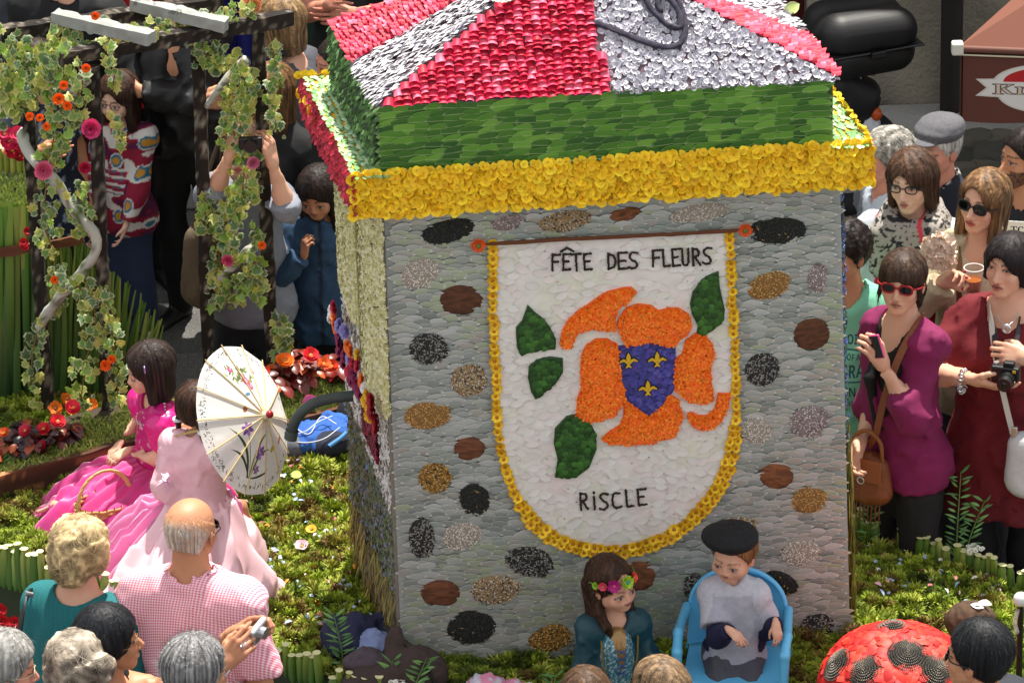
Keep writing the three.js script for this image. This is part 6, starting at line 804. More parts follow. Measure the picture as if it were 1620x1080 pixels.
{ behind({ label: 'woman in a black polo shirt with long brown hair behind the pergola post', crown: [424, 106], yaw: -32, h: 1.57, fat: 1.1, bust: 1.1, skin: 'red', head: { yaw: -8, pitch: -2 }, hair: { kind: 'long', col: 0x38261a, col2: 0x7a5836, len: -.95, vol: .3, part: .05, strands: 600 }, l: { to: [.18, .98, .16], pole: [1, -.2, -.4] }, wear: [{ type: 'top', col: 0x101013, sleeve: .42, collar: 1, vee: .10, veeW: .03 }, { type: 'trousers', col: 0x15151a }, { type: 'shoes', col: 0x181818 }] }); }
{ // woman taking a photograph with raised arms
  const p = behind({ label: 'woman in a pale grey shirt raising both hands to take a photograph', crown: [380, 196], yaw: -8, h: 1.50, skin: 'fair', head: { yaw: -4, pitch: -4 }, hair: { kind: 'bob', col: 0x2a1d15, col2: 0x5a4230, len: -.4 }, r: { px: [362, 246, .30], pole: [-.4, -1, .1], dir: [.25, .95, .1], palm: [.8, 0, -.5], curl: [.9, .9, .8, .7] }, l: { px: [431, 258, .30], pole: [.25, -1, .0], dir: [-.15, .98, .1], palm: [-.8, 0, -.5], curl: [.8, .9, .8, .7] },
    wear: [{ type: 'top', col: 0x80838e, sleeve: .62, collar: 1, loose: .012, cuff: .022, fold: .014, hem: .66 }, { type: 'trousers', col: 0x1a1c22, g: .014 }, { type: 'shoes', col: 0x1c1a1a }] });
  const c = thing('compact_camera', 'small dark camera held up between two hands behind the ivy', 'camera', p.world(p.pxl([396, 226, .36])).toArray()); part('camera_body', strip(boxG(.09, .05, .025, .008)), M.black, c); part('lens_barrel', strip(new THREE.CylinderGeometry(.024, .024, .03, 20).rotateX(Math.PI / 2)).translate(0, 0, .025), M.black, c);
  const b = thing('shoulder_bag', 'olive brown cloth bag hanging beside the woman taking a photograph', 'handbag', p.world(p.pxl([314, 420, .10])).toArray()); part('bag_body', solid([rc([0, .12, 0], [0, -.10, 0], .05, .075, .05), rc([.05, .1, 0], [.05, -.1, 0], .04, .07, .05)], .01, { color: weave(hexC(0x5a4c3a), .2), disp: fold_(.008, 2) }), M.cloth, b); part('bag_strap', strip(tubeG([[-.02, .14, .0], [.04, .34, -.02], [.11, .52, -.06]], .009, 6)), std({ color: 0x4a3c2c }), b);
}
{ // girl in denim
  person({ label: 'girl with long black hair and fringe in a denim jacket beside the tower', crown: [501, 268], yaw: -6, h: 1.27, child: 1, hh: .208, skin: 'olive', head: { yaw: -12, pitch: 8, roll: 3 }, lip: 0x9a5a50, brow: 0x15100d, mouth: .95, hair: { kind: 'long', col: 0x0e0a09, col2: 0x2c211c, len: -.92, fringe: .11, vol: .1, strands: 700 }, r: { px: [481, 402, .17], pole: [-1, -1, 0], dir: [.15, .95, .2], palm: [.7, .1, -.6], curl: [1.2, 1.2, 1.2, 1.2] },
    wear: [{ type: 'top', name: 'denim_jacket', sleeve: .95, collar: 1, g: .012, hem: .545, loose: .010, cell: .009, fold: .016, foldF: 1.4, col: (x, y, z) => cs(Math.abs(x) < .006 && z > 0 ? hexC(0x16263a) : hexC(0x24415f), 1 + .22 * fbm(x * 18, y * 18, z * 18) + .14 * noise(x * 120, y * 120, z * 120)) }, { type: 'trousers', col: 0x090a0f, g: .010 }, { type: 'shoes', col: 0x222222 }] });
}
{ behind({ label: 'dark haired person mostly hidden behind the tower roof', crown: [531, 62], yaw: -70, h: 1.66, man: 1, skin: 'red', hair: { kind: 'short', col: 0x14100e, col2: 0x2c2420 }, wear: [{ type: 'top', col: 0x14161c, sleeve: .4 }, { type: 'trousers', col: 0x15151a }, { type: 'shoes', col: 0x181818 }] }); }
{ const f = atZ(556, 60, -3.1); behind({ label: 'person with a bare forearm behind the tower roof', at: [f.x, f.z], yaw: -10, h: 1.68, skin: 'red', hair: { kind: 'short', col: 0x2a1d15, col2: 0x4a3626 }, r: { px: [520, 6, .3], pole: [-.3, -1, 0] }, l: { px: [560, 22, .26], pole: [1, -.6, 0] }, wear: [{ type: 'top', col: 0x1b1c20, sleeve: .35 }, { type: 'trousers', col: 0x15151a }, { type: 'shoes', col: 0x181818 }] }); }
// ------------------------------------------------------------------ onlookers in front of the float, seen from behind
reseed(303);
{ // blonde woman in teal
  const p = person({ label: 'blonde curly haired woman in a teal knitted top with a black strap', crown: [126, 822], yaw: 152, h: 1.63, fat: 1.22, skin: 'fair', head: { yaw: -14, pitch: 4 }, hair: { kind: 'fluffy', col: 0x76603f, col2: 0xcbb488, vol: .5, strands: 1500, slen: 1.1 }, hairCell: .005,
    wear: [{ type: 'top', sleeve: .62, g: .014, loose: .02, neck: .088, neckDrop: .055, cell: .007, fold: .0, col: (x, y, z) => cs(hexC(0x0c6468), .9 + .35 * Math.pow(.5 + .5 * Math.sin(y * 300) * Math.sin((x + z * .5) * 300 + 1.6 * Math.floor(y * 47.7)), 2)), extra: [] }, { type: 'trousers', col: 0x2a2a30 }, { type: 'shoes', col: 0x222222 }] });
  const w = (x, y, dz) => p.pxl([x, y, dz]); strap(p, 'bag_strap', [w(50, 935, -.03), w(44, 940, .06), w(36, 965, .13), w(28, 1015, .17), w(24, 1075, .17)], .022, 0x151518); part('strap_buckle', strip(boxG(.03, .018, .006, .002)).translate(...w(46, 940, .085)), M.metal, p.G);
}
{ // bald man in a pink checked shirt
  const chk = texFn(64, 64, (u, v) => { const a = (u * 2 % 1) < .5, b = (v * 2 % 1) < .5; const c = a && b ? [.84, .44, .53] : a || b ? [.92, .66, .72] : [.96, .86, .88]; return c; }); chk.repeat.set(1 / .0205, 1 / .0205);
  const p = person({ label: 'bald man in a pink and white checked shirt seen from behind', crown: [300, 790], yaw: 163, h: 1.73, man: 1, fat: 1.02, skin: 'tan', sh: .168, head: { yaw: -10, pitch: 2 }, glasses: { rx: .10, ry: .07, t: .009, col: 0x2a1a14, dark: 1 }, hair: { kind: 'bald', col: 0x8a857e, col2: 0xc2beb6, crown: .17, strands: 900 }, hairCell: .0045,
    wear: [{ type: 'top', sleeve: .46, collar: 1, g: .016, loose: .02, cuff: .02, neck: .07, col: 0xffffff, vary: 0, fold: .013, mat: std({ map: chk, roughness: .85, side: THREE.DoubleSide }), uv: (x, y, z) => [x + z * .25, y + .85 * z] }, { type: 'trousers', col: 0x3a3c44 }, { type: 'shoes', col: 0x222222 }] });
}
{ // black haired woman photographing
  const p = person({ label: 'black haired woman in profile stretching her arms out to take a picture', crown: [172, 966], yaw: 98, h: 1.60, age: 1, skin: 'tan', head: { yaw: 4, pitch: -6 }, smile: .8, jaw: .95, glasses: { rx: .085, ry: .05, t: .006, col: 0x8a6a40 }, hair: { kind: 'short', col: 0x050507, col2: 0x1c1e24, fringe: .22, vol: .9, nape: .42, extra: [el([0, .06, -.10], [.40, .34, .44], .06)], strands: 700 }, hairCell: .005, bust: 1, lip: 0xa0504a,
    r: { px: [352, 1052, .12], pole: [0, -1, .1], dir: [.0, .72, .68], palm: [.5, -.1, .3], curl: [.5, .7, .9, 1.0] }, l: { px: [366, 1003, -.02], pole: [0, -1, 0], dir: [-.1, .55, .84], palm: [-.5, -.4, .3], curl: [.6, .8, .9, .9] },
    armLen: 1.12, handCell: .0036, wear: [{ type: 'top', col: 0x0d0d10, sleeve: .14, g: .012, neck: .085, neckDrop: .05, vee: .12 }, { type: 'trousers', col: 0x23232a }, { type: 'shoes', col: 0x222222 }] });
  const c = thing('silver_camera', 'small silver camera in the outstretched hands of the black haired woman', 'camera', p.world(p.pxl([408, 998, .05])).toArray(), -.5); c.rotation.x = .2; part('camera_body', strip(boxG(.024, .058, .09, .008)), M.metal, c); part('lens_ring', strip(new THREE.CylinderGeometry(.02, .02, .018, 20).rotateZ(Math.PI / 2)).translate(.02, 0, 0), M.metal, c);
  part('watch', strip(new THREE.TorusGeometry(.030, .007, 8, 24).rotateY(Math.PI / 2)).rotateY(-Math.PI / 2).rotateX(.5).translate(...p.pxl([360, 1008, -.02])), M.gold, p.G); part('bangle', strip(new THREE.TorusGeometry(.033, .0028, 8, 28)).rotateX(.9).translate(...p.pxl([352, 1062, .12])), M.metal, p.G);
  part('ring', strip(new THREE.TorusGeometry(.0105, .0025, 6, 16)).rotateX(.8).translate(...p.pxl([384, 1020, .13])), M.metal, p.G);
}
{ person({ label: 'woman with brown and grey hair held up by a dark clip', crown: [118, 1003], yaw: 165, h: 1.58, skin: 'fair', head: { yaw: -16 }, hair: { kind: 'fluffy', col: 0x4e4238, col2: 0xa89c8c, vol: .3, strands: 1100, slen: 1.2, extra: [el([-.34, .16, -.16], [.2, .2, .24], .06), el([-.52, .10, -.06], [.14, .22, .2], .05)] }, wear: [{ type: 'top', col: 0x5a4a52, sleeve: .4 }, { type: 'trousers', col: 0x2a2a30 }, { type: 'shoes', col: 0x222222 }] }); }
{ person({ label: 'grey haired man with glasses at the lower left corner', crown: [6, 1006], yaw: 112, h: 1.70, man: 1, skin: 'red', head: { yaw: -10, pitch: 6 }, glasses: { rx: .10, ry: .065, t: .008, col: 0xb8a888 }, hair: { kind: 'short', col: 0x56544f, col2: 0x9c9a96, fringe: .3, vol: .6, strands: 700 }, wear: [{ type: 'top', col: 0x3a4456, sleeve: .4, collar: 1 }, { type: 'trousers', col: 0x2a2a30 }, { type: 'shoes', col: 0x222222 }] }); }
{ person({ label: 'man with thick dark grey hair below the pink checked shirt', crown: [308, 1012], yaw: 148, h: 1.68, man: 1, skin: 'tan', head: { yaw: -20, pitch: 2 }, hair: { kind: 'spiky', col: 0x2c2b2c, col2: 0x8c8a8a, fringe: .3, vol: .7, strands: 1600 }, hairCell: .005, wear: [{ type: 'top', col: 0x2d3644, sleeve: .4, collar: 1 }, { type: 'trousers', col: 0x2a2a30 }, { type: 'shoes', col: 0x222222 }] }); }
{ person({ label: 'brown haired child looking up below the seated girl', crown: [926, 1058], yaw: 172, h: 1.35, child: 1, hh: .21, skin: 'fair', head: { yaw: 10, pitch: -6 }, hair: { kind: 'long', col: 0x2c1c13, col2: 0x5c4430, strands: 800 }, wear: [{ type: 'top', col: 0x8a5a6a, sleeve: .4 }, { type: 'trousers', col: 0x2a2a30 }, { type: 'shoes', col: 0x222222 }] }); }
{ person({ label: 'child with streaked light brown hair below the boy on the chair', crown: [1040, 1042], yaw: 200, h: 1.42, child: 1, hh: .215, skin: 'fair', head: { yaw: 20, pitch: -8 }, hair: { kind: 'long', col: 0x3a2a1f, col2: 0x8a7054, strands: 900, part: -.05 }, wear: [{ type: 'top', col: 0xa89a90, sleeve: .4 }, { type: 'trousers', col: 0x2a2a30 }, { type: 'shoes', col: 0x222222 }] }); }
{ person({ label: 'black haired man with glasses in front of the ladybird', crown: [1546, 986], yaw: -128, h: 1.74, man: 1, skin: 'tan', head: { yaw: 12, pitch: -4 }, glasses: { rx: .10, ry: .06, t: .012, col: 0x0c0c0e, dark: 1 }, hair: { kind: 'short', col: 0x060607, col2: 0x1e2024, fringe: .3, vol: .35, strands: 1600 }, hairCell: .005, wear: [{ type: 'top', col: 0x262a33, sleeve: .4, collar: 1 }, { type: 'trousers', col: 0x2a2a30 }, { type: 'shoes', col: 0x222222 }] }); }
// ------------------------------------------------------------------ the children on the float
reseed(404);
const skirtG = (o) => {                                                    // a gathered skirt lying in folds: rings from waist to hem
  const { rings, folds = 14, amp = .12, seed = 0, col, n = 120 } = o, T = new Tri(), id = [];
  rings.forEach(([cx, y, cz, rx, rz, a], k) => { const row = []; for (let i = 0; i < n; i++) { const th = i / n * 6.2832, f = 1 + (a ?? amp) * (.6 * Math.sin(th * folds + 2.5 * noise(Math.cos(th) * 2, Math.sin(th) * 2, seed + k * .35)) + .7 * noise(Math.cos(th) * 4, Math.sin(th) * 4, seed + 9 + k * .2)), dy = (a ?? amp) * .10 * Math.sin(th * folds + 2.5 * noise(Math.cos(th) * 2, Math.sin(th) * 2, seed + k * .35)) + (k > 1 ? .015 * noise(Math.cos(th) * 3, Math.sin(th) * 3, k + seed) : 0); row.push(T.v(cx + Math.sin(th) * rx * f, y + dy, cz + Math.cos(th) * rz * f, col(th, k / (rings.length - 1)))); } id.push(row); });
  for (let k = 0; k < id.length - 1; k++) for (let i = 0; i < n; i++) T.q(id[k][i], id[k + 1][i], id[k + 1][(i + 1) % n], id[k][(i + 1) % n]);
  return T.geo();
};
const lerpRings = (a, m) => { const r = []; for (let i = 0; i < a.length - 1; i++) for (let j = 0; j < m; j++) r.push(a[i].map((v, k) => mix(v, a[i + 1][k], j / m))); r.push(a[a.length - 1]); return r; };
{ // girl in hot pink, facing left
  const hot = hexC(0xd81a80), sleeve = [];
  const p = person({ label: 'small girl in a hot pink princess dress with a lilac hair clip', crown: [231, 546], y0: YD, yaw: -68, h: .95, hh: .20, child: 1, pelvis: .13, skin: 'fair', head: { yaw: -10, pitch: 4 }, hair: { kind: 'bob', col: 0x120d0c, col2: 0x3a2c26, len: -.52, vol: .35, fringe: .3, strands: 700 }, hairCell: .005,
    l: { px: [200, 713, .07], pole: [1, -.5, -.6], dir: [.2, -.25, 1], palm: [-.3, -.9, 0], curl: [.5, .6, .6, .7] }, r: { px: [188, 703, -.05], pole: [-1, -.5, -.6], dir: [.5, -.3, .9], palm: [.3, -.9, 0], curl: [.5, .5, .6, .7] },
    legl: { to: [.06, .04, .47] }, legr: { to: [-.06, .04, .47] }, wear: [{ type: 'top', name: 'bodice', sleeve: 0, g: .011, hem: .12, cell: .007, neck: .085, neckDrop: .055, mat: M.satin, fold: .005, foldF: 1.8, col: (x, y, z) => cs(noise(x * 60, y * 60, z * 60) > .45 && z > .03 ? hexC(0xd69ab8) : hexC(0xc21a72), 1 + .1 * noise(x * 90, y * 90, z * 90)) }] });
  for (const q of ['l', 'r']) { const s = p.S[q], e = p.arm[q].E, m = v3.lerp(s, e, .22), b = v3.lerp(s, e, .52); part('puff_sleeve', solid([el(v3.lerp(s, e, .12), [.066, .060, .066], .03), rc(m, v3.lerp(s, e, .42), .062, .050, .03), rc(b, v3.lerp(s, e, .54), .040, .044, .008)], .006, { color: weave(hot, .1), disp: fold_(.007, 2.6), dispMax: .014 }), M.satin, p.G); const br = []; for (let i = 0; i < 16; i++) { const c = v3.lerp(v3.add(s, [0, .062, 0]), v3.add(b, [q === 'l' ? .05 : -.05, .0, 0]), i / 15), o2 = V(...v3.sub(c, v3.lerp(s, b, i / 15))).normalize(); br.push(new THREE.IcosahedronGeometry(.0042, 1).translate(c[0] + o2.x * .004 + (q === 'l' ? .012 : -.012) * Math.sin(i / 15 * 3.14), c[1] + o2.y * .004, c[2])); } part('silver_braid', merge(br.map((g) => strip(g))), M.metal, p.G); }
  const nb = []; for (let i = 0; i < 34; i++) { const a = i / 34 * 6.2832, r = .080; nb.push(new THREE.IcosahedronGeometry(.0042, 1).translate(p.N[0] + Math.sin(a) * r * .95, p.N[1] - .035 - .04 * Math.cos(a) * (Math.cos(a) > 0 ? 1 : .3), p.N[2] + Math.cos(a) * r * .8 + .012)); } part('neck_braid', merge(nb.map((g) => strip(g))), M.metal, p.G);
  const clip = strip(boxG(.012, .042, .006, .003)); part('hair_clip', clip.applyMatrix4(new THREE.Matrix4().makeTranslation(.405, .19, .10).multiply(new THREE.Matrix4().makeRotationZ(-.3)).multiply(new THREE.Matrix4().makeScale(1 / p.hh, 1 / p.hh, 1 / p.hh)).premultiply(p.HM)), std({ color: 0xb090d0, roughness: .3, metalness: .4 }), p.G);
  const net = (base, k) => (th, t) => cs(base, .95 + .05 * Math.sin(th * 23 + t * 7) * k + .1 * noise(th * 9, t * 8, 2));
  part('satin_skirt', skirtG({ amp: .06, rings: lerpRings([[0, .175, 0, .095, .08, .03], [0, .145, .03, .15, .16, .06], [0, .08, .07, .22, .27, .12], [0, .015, .08, .27, .33, .12]], 4), folds: 9, col: net(hexC(0xb81064), .15) }), M.satin, p.G);
  const tulle = phy({ ...VC, roughness: .9, transmission: .55, thickness: 0, side: THREE.DoubleSide });
  for (const [g, sd] of [[1.06, 3], [1.16, 8]]) part('tulle_layer', skirtG({ rings: lerpRings([[0, .185, 0, .10, .085, .02], [0, .155, .03, .16 * g, .17 * g, .04], [0, .09, .07, .24 * g, .27 * g, .06], [0, -.02, .10, .30 * g, .35 * g, .08]], 5), folds: 9 + sd, amp: .06, seed: sd, n: 180, col: net(hexC(0xf03aa4), 1) }), tulle, p.G);
}
{ // girl in pale pink, back to us
  const pale = hexC(0xf3c6ce);
  const p = person({ label: 'small girl in a pale pink satin dress with braided hair seen from behind', crown: [312, 606], y0: YD, yaw: 158, h: .92, hh: .188, child: 1, sh: .082, pelvis: .30, skin: 'tan', head: { yaw: -18, pitch: 6, roll: 4 }, hair: { kind: 'tied', col: 0x140d0a, col2: 0x4a3224, fringe: .3, vol: .3, wave: 1, strands: 1100, tails: [[[.30, -.22, -.16, .075], [.37, -.38, -.14, .06], [.38, -.58, -.10, .05]], [[-.26, -.24, -.22, .075], [-.33, -.38, -.2, .06], [-.34, -.6, -.14, .05]], [[.20, .46, -.1, .07], [.33, .2, -.22, .075], [.33, -.15, -.2, .07]], [[-.2, .46, -.1, .07], [-.3, .2, -.26, .075], [-.28, -.15, -.26, .07]]] }, hairCell: .0048,
    r: { px: [304, 686, -.10], pole: [-1, -.8, .2], curl: [1.2, 1.3, 1.3, 1.3] }, l: { px: [292, 775, -.10], pole: [.15, -1, -.5], curl: [.6, .7, .8, .8] }, legl: { to: [.08, .05, .22] }, legr: { to: [-.08, .05, .22] },
    wear: [{ type: 'top', name: 'bodice', sleeve: .60, sleevel: .60, g: .013, hem: .335, cell: .0075, sleeveG: .020, cuff: -.002, neck: .072, neckDrop: .025, loose: .012, mat: M.satin, fold: .008, foldF: 1.7, col: weave(hexC(0xf0bcc6), .05) }] });
  for (const q of ['l', 'r']) part('puff_sleeve', solid([el(v3.lerp(p.S[q], p.arm[q].E, .06), [.054, .056, .056], .03), rc(v3.lerp(p.S[q], p.arm[q].E, .2), v3.lerp(p.S[q], p.arm[q].E, .6), .050, .043, .03)], .0065, { color: weave(hexC(0xf2c0ca), .05), disp: fold_(.006, 2.2), dispMax: .012 }), M.satin, p.G);
  for (const [x, y, z] of [[.37, -.35, -.15], [-.33, -.35, -.21]]) { const c = V(x, y, z).applyMatrix4(p.HM); part('hair_tie', strip(new THREE.TorusGeometry(.014, .007, 8, 16).rotateX(Math.PI / 2)).translate(c.x, c.y, c.z), std({ color: 0xe8e8ea, roughness: .4 }), p.G); }
  part('lace_collar', strip(new THREE.TorusGeometry(.050, .009, 8, 30).rotateX(Math.PI / 2)).translate(p.N[0], p.N[1] + .004, p.N[2] + .006), std({ color: 0xe4dde4 }), p.G);
  const sat = (th, t) => cs(pale, .97 + .08 * noise(th * 8, t * 6, 1));
  part('satin_skirt', skirtG({ rings: lerpRings([[0, .365, 0, .094, .084, .04], [0, .335, -.005, .13, .12, .08], [.01, .20, -.04, .20, .22, .13], [.03, .09, -.09, .28, .31, .13], [.04, .01, -.13, .345, .37, .11]], 5), folds: 9, amp: .12, seed: 4, n: 170, col: sat }), M.satin, p.G);
  part('tulle_layer', skirtG({ rings: lerpRings([[0, .36, .02, .10, .09, .05], [.06, .29, .04, .17, .15, .12], [.13, .14, .02, .25, .22, .16], [.18, .0, -.02, .30, .28, .16]], 5), folds: 21, amp: .15, seed: 6, n: 170, col: (th, t) => cs(hexC(0xf0a6d2), .95 + .15 * Math.sin(th * 31)) }), phy({ ...VC, roughness: .9, transmission: .6, thickness: 0, side: THREE.DoubleSide }), p.G);
  const T = new Tri(); for (let i = 0; i < 7; i++) { const q = leafG({ len: .07, wid: .016, n: 4, base: hexC(0xe8b8d0), bend: .02 }), w = p.pxl([256 + rr(-4, 8), 764 + rr(-8, 8), .08]); T.add(q, lay(V(...w), V(rr(-1, 1), rr(-.2, 1), rr(-1, 1)), V(rr(-1, 1), 1, rr(-1, 1)))); } part('ribbon_bow', T.geo(), M.satin, p.G);
  // parasol on her shoulder
  const hub = atZ(418, 657, p.G.position.z + .17), ax = V(.83, .38, .40).normalize(), R = .27, hC = .095, par = thing('paper_parasol', 'white paper parasol painted with purple irises and blossoms', 'parasol', hub.toArray()); par.quaternion.setFromUnitVectors(V(0, 1, 0), ax);
  // local: apex at the origin, axis +y outward, rim at y = -hC
  const qi = par.quaternion.clone().invert(), upL = V(0, 1, 0).applyQuaternion(qi), ang0 = Math.atan2(upL.x, upL.z) - .66;
  const tex = canvasTex(1024, 1024, (c) => {
    c.fillStyle = '#f4f1ec'; c.fillRect(0, 0, 1024, 1024); c.translate(512, 512); let sd = 5; const r = () => { sd = (sd * 16807) % 2147483647; return sd / 2147483647; };
    for (let i = 0; i < 900; i++) { c.fillStyle = `rgba(${200 + r() * 40},${190 + r() * 40},${170 + r() * 40},.12)`; c.fillRect(-512 + r() * 1024, -512 + r() * 1024, 4 + r() * 30, 1 + r() * 2); }
    c.lineCap = 'round'; c.strokeStyle = '#1c1a18'; for (let i = 0; i < 420; i++) { const a = r() * 6.283, q = 432 + r() * 44, x = Math.cos(a) * q, y = Math.sin(a) * q; c.lineWidth = 1.5 + r() * 3; c.beginPath(); c.moveTo(x, y); c.quadraticCurveTo(x + (r() - .5) * 26, y + (r() - .5) * 26, x + (r() - .5) * 34, y + (r() - .5) * 34); c.stroke(); }
    const iris = (x, y, s) => { for (let i = 0; i < 6; i++) { c.fillStyle = ['#8a5aa8', '#b488c8', '#7a4898'][i % 3]; c.beginPath(); c.ellipse(x + Math.cos(i * 1.05) * s * .5, y + Math.sin(i * 1.05) * s * .5, s * .62, s * .3, i * 1.05, 0, 7); c.fill(); } c.fillStyle = '#e0c040'; c.beginPath(); c.arc(x, y, s * .16, 0, 7); c.fill(); };
    const leaf = (pts, w, col) => { c.strokeStyle = col; for (let i = 0; i < 22; i++) { const t = i / 21, u = (i + 1) / 21, B = (k) => [(1 - k) ** 2 * pts[0] + 2 * k * (1 - k) * pts[2] + k * k * pts[4], (1 - k) ** 2 * pts[1] + 2 * k * (1 - k) * pts[3] + k * k * pts[5]]; c.lineWidth = 1 + w * Math.sin(Math.PI * Math.min(1, t * .85 + .15)); c.beginPath(); c.moveTo(...B(t)); c.lineTo(...B(u)); c.stroke(); } };
    leaf([-20, 400, -60, 200, -250, 130], 20, '#3d4a20'); leaf([-10, 400, -90, 260, -210, 260], 16, '#2e3a18'); leaf([0, 400, -10, 180, 70, 90], 18, '#56632c'); leaf([10, 400, 30, 200, 150, 190], 16, '#46551f'); leaf([20, 400, 130, 380, 190, 300], 14, '#3d4a20'); leaf([0, 400, -40, 240, -120, 120], 5, '#5a6a34'); leaf([4, 400, 40, 300, 50, 250], 5, '#5a6a34'); iris(-120, 110, 44); iris(46, 230, 46); iris(58, 340, 30); c.fillStyle = '#c8b030'; c.beginPath(); c.ellipse(190, 170, 18, 30, .4, 0, 7); c.fill();
    for (let i = 0; i < 40; i++) { c.fillStyle = ['#6a7a3a', '#8a9a4a', '#55642c'][i % 3]; c.beginPath(); c.ellipse(-140 + (r() - .5) * 240, -270 + (r() - .5) * 130, 20, 7, r() * 6, 0, 7); c.fill(); } for (const [x, y, q] of [[-90, -230, 34], [-60, -200, 26], [20, -330, 22], [-210, -290, 20], [-110, -260, 20]]) { c.fillStyle = '#d84a80'; c.beginPath(); c.arc(x, y, q, 0, 7); c.fill(); c.fillStyle = '#f0a0c0'; c.beginPath(); c.arc(x + 6, y - 6, q * .45, 0, 7); c.fill(); } c.fillStyle = '#4a86b0'; c.beginPath(); c.ellipse(-110, -130, 26, 12, -.5, 0, 7); c.fill(); c.fillStyle = '#c04a30'; c.fillRect(280, 40, 26, 70); c.fillStyle = '#b06a40'; c.beginPath(); c.ellipse(-150, -20, 16, 26, .3, 0, 7); c.fill();
  });
  const P = [], U = [], I = [], N2 = 56, NR = 10; for (let k = 0; k <= NR; k++) for (let i = 0; i <= N2; i++) { const a = i / N2 * 6.2832, t = k / NR, sag = (i % 4) * (4 - i % 4) / 4, r = R * t * (1 - .015 * sag * t), y = -hC * Math.pow(t, 1.18) - .004 * sag * t; P.push(Math.sin(a + ang0) * r, y, Math.cos(a + ang0) * r); U.push(.5 - Math.sin(a) * t * .49, .5 + Math.cos(a) * t * .49); }
  for (let k = 0; k < NR; k++) for (let i = 0; i < N2; i++) { const a = k * (N2 + 1) + i, b = a + 1, c = a + N2 + 2, d = a + N2 + 1; I.push(a, d, c, a, c, b); }
  const g = new THREE.BufferGeometry(); g.setAttribute('position', new THREE.Float32BufferAttribute(P, 3)); g.setAttribute('uv', new THREE.Float32BufferAttribute(U, 2)); g.setIndex(I); g.computeVertexNormals(); part('paper', g, phy({ map: tex, roughness: .85, transmission: .28, thickness: 0, side: THREE.DoubleSide }), par);
  for (let i = 0; i < 14; i++) { const a = i / 14 * 6.2832 + ang0, X = (t, dy) => [Math.sin(a) * R * t, -hC * Math.pow(t, 1.18) + dy, Math.cos(a) * R * t]; part('rib', strip(tubeG([X(.03, .003), X(.35, .003), X(.7, .003), X(1.03, .004)], .0022, 5, 12)), std({ color: 0xcdb478, roughness: .6 }), par); }
  part('shaft', strip(taperTube([[0, .01, 0], [0, -.2, 0], [0, -.40, 0]], .006, .005, 8, 6)), std({ color: 0xc0a468, roughness: .5 }), par); part('hub_collar', strip(new THREE.CylinderGeometry(.013, .018, .03, 18)), std({ color: 0xe0d4b4, roughness: .5 }), par); part('red_tip', strip(new THREE.SphereGeometry(.0145, 18, 12)).translate(0, .022, 0), std({ color: 0x9a1420, roughness: .3 }), par);
  // wicker basket
  const bk = thing('wicker_basket', 'small wicker basket with a hooped handle between the two girls', 'basket', atY(168, 833, YD + .02).toArray(), .5), wv = [];
  for (let r = 0; r < 11; r++) { const rr_ = .075 + .022 * Math.sin(r / 10 * 1.6), y = r * .0105, pts = []; for (let i = 0; i < 48; i++) { const a = i / 48 * 6.2832, o = .004 * Math.sin(i / 48 * 6.2832 * 12 + (r % 2) * Math.PI); pts.push([Math.sin(a) * (rr_ + o) * 1.15, y, Math.cos(a) * (rr_ + o) * .85]); } wv.push(strip(tubeG(pts, .0058, 5, 96, true))); } part('woven_wall', merge(wv), std({ color: 0xb98a4c, roughness: .7 }), bk);
  const st = []; for (let i = 0; i < 24; i++) { const a = i / 24 * 6.2832; st.push(strip(tubeG([[Math.sin(a) * .088, 0, Math.cos(a) * .065], [Math.sin(a) * .112, .06, Math.cos(a) * .083], [Math.sin(a) * .112, .115, Math.cos(a) * .083]], .003, 5, 6))); } part('stakes', merge(st), std({ color: 0x9c7038, roughness: .7 }), bk); part('basket_floor', strip(new THREE.CylinderGeometry(.085, .08, .006, 24)).scale(1.1, 1, .8), std({ color: 0x8a6230 }), bk);
  const hd = []; for (const ph of [0, 2.1, 4.2]) { const pts = []; for (let i = 0; i <= 40; i++) { const t = i / 40 * Math.PI, a = i * .7 + ph; pts.push([Math.cos(t) * .108 + Math.cos(a) * .004, .10 + Math.sin(t) * .13 + Math.sin(a) * .004, Math.sin(a) * .004]); } hd.push(strip(tubeG(pts, .0048, 6, 90))); } part('handle', merge(hd), std({ color: 0xcfa96a, roughness: .6 }), bk);
}
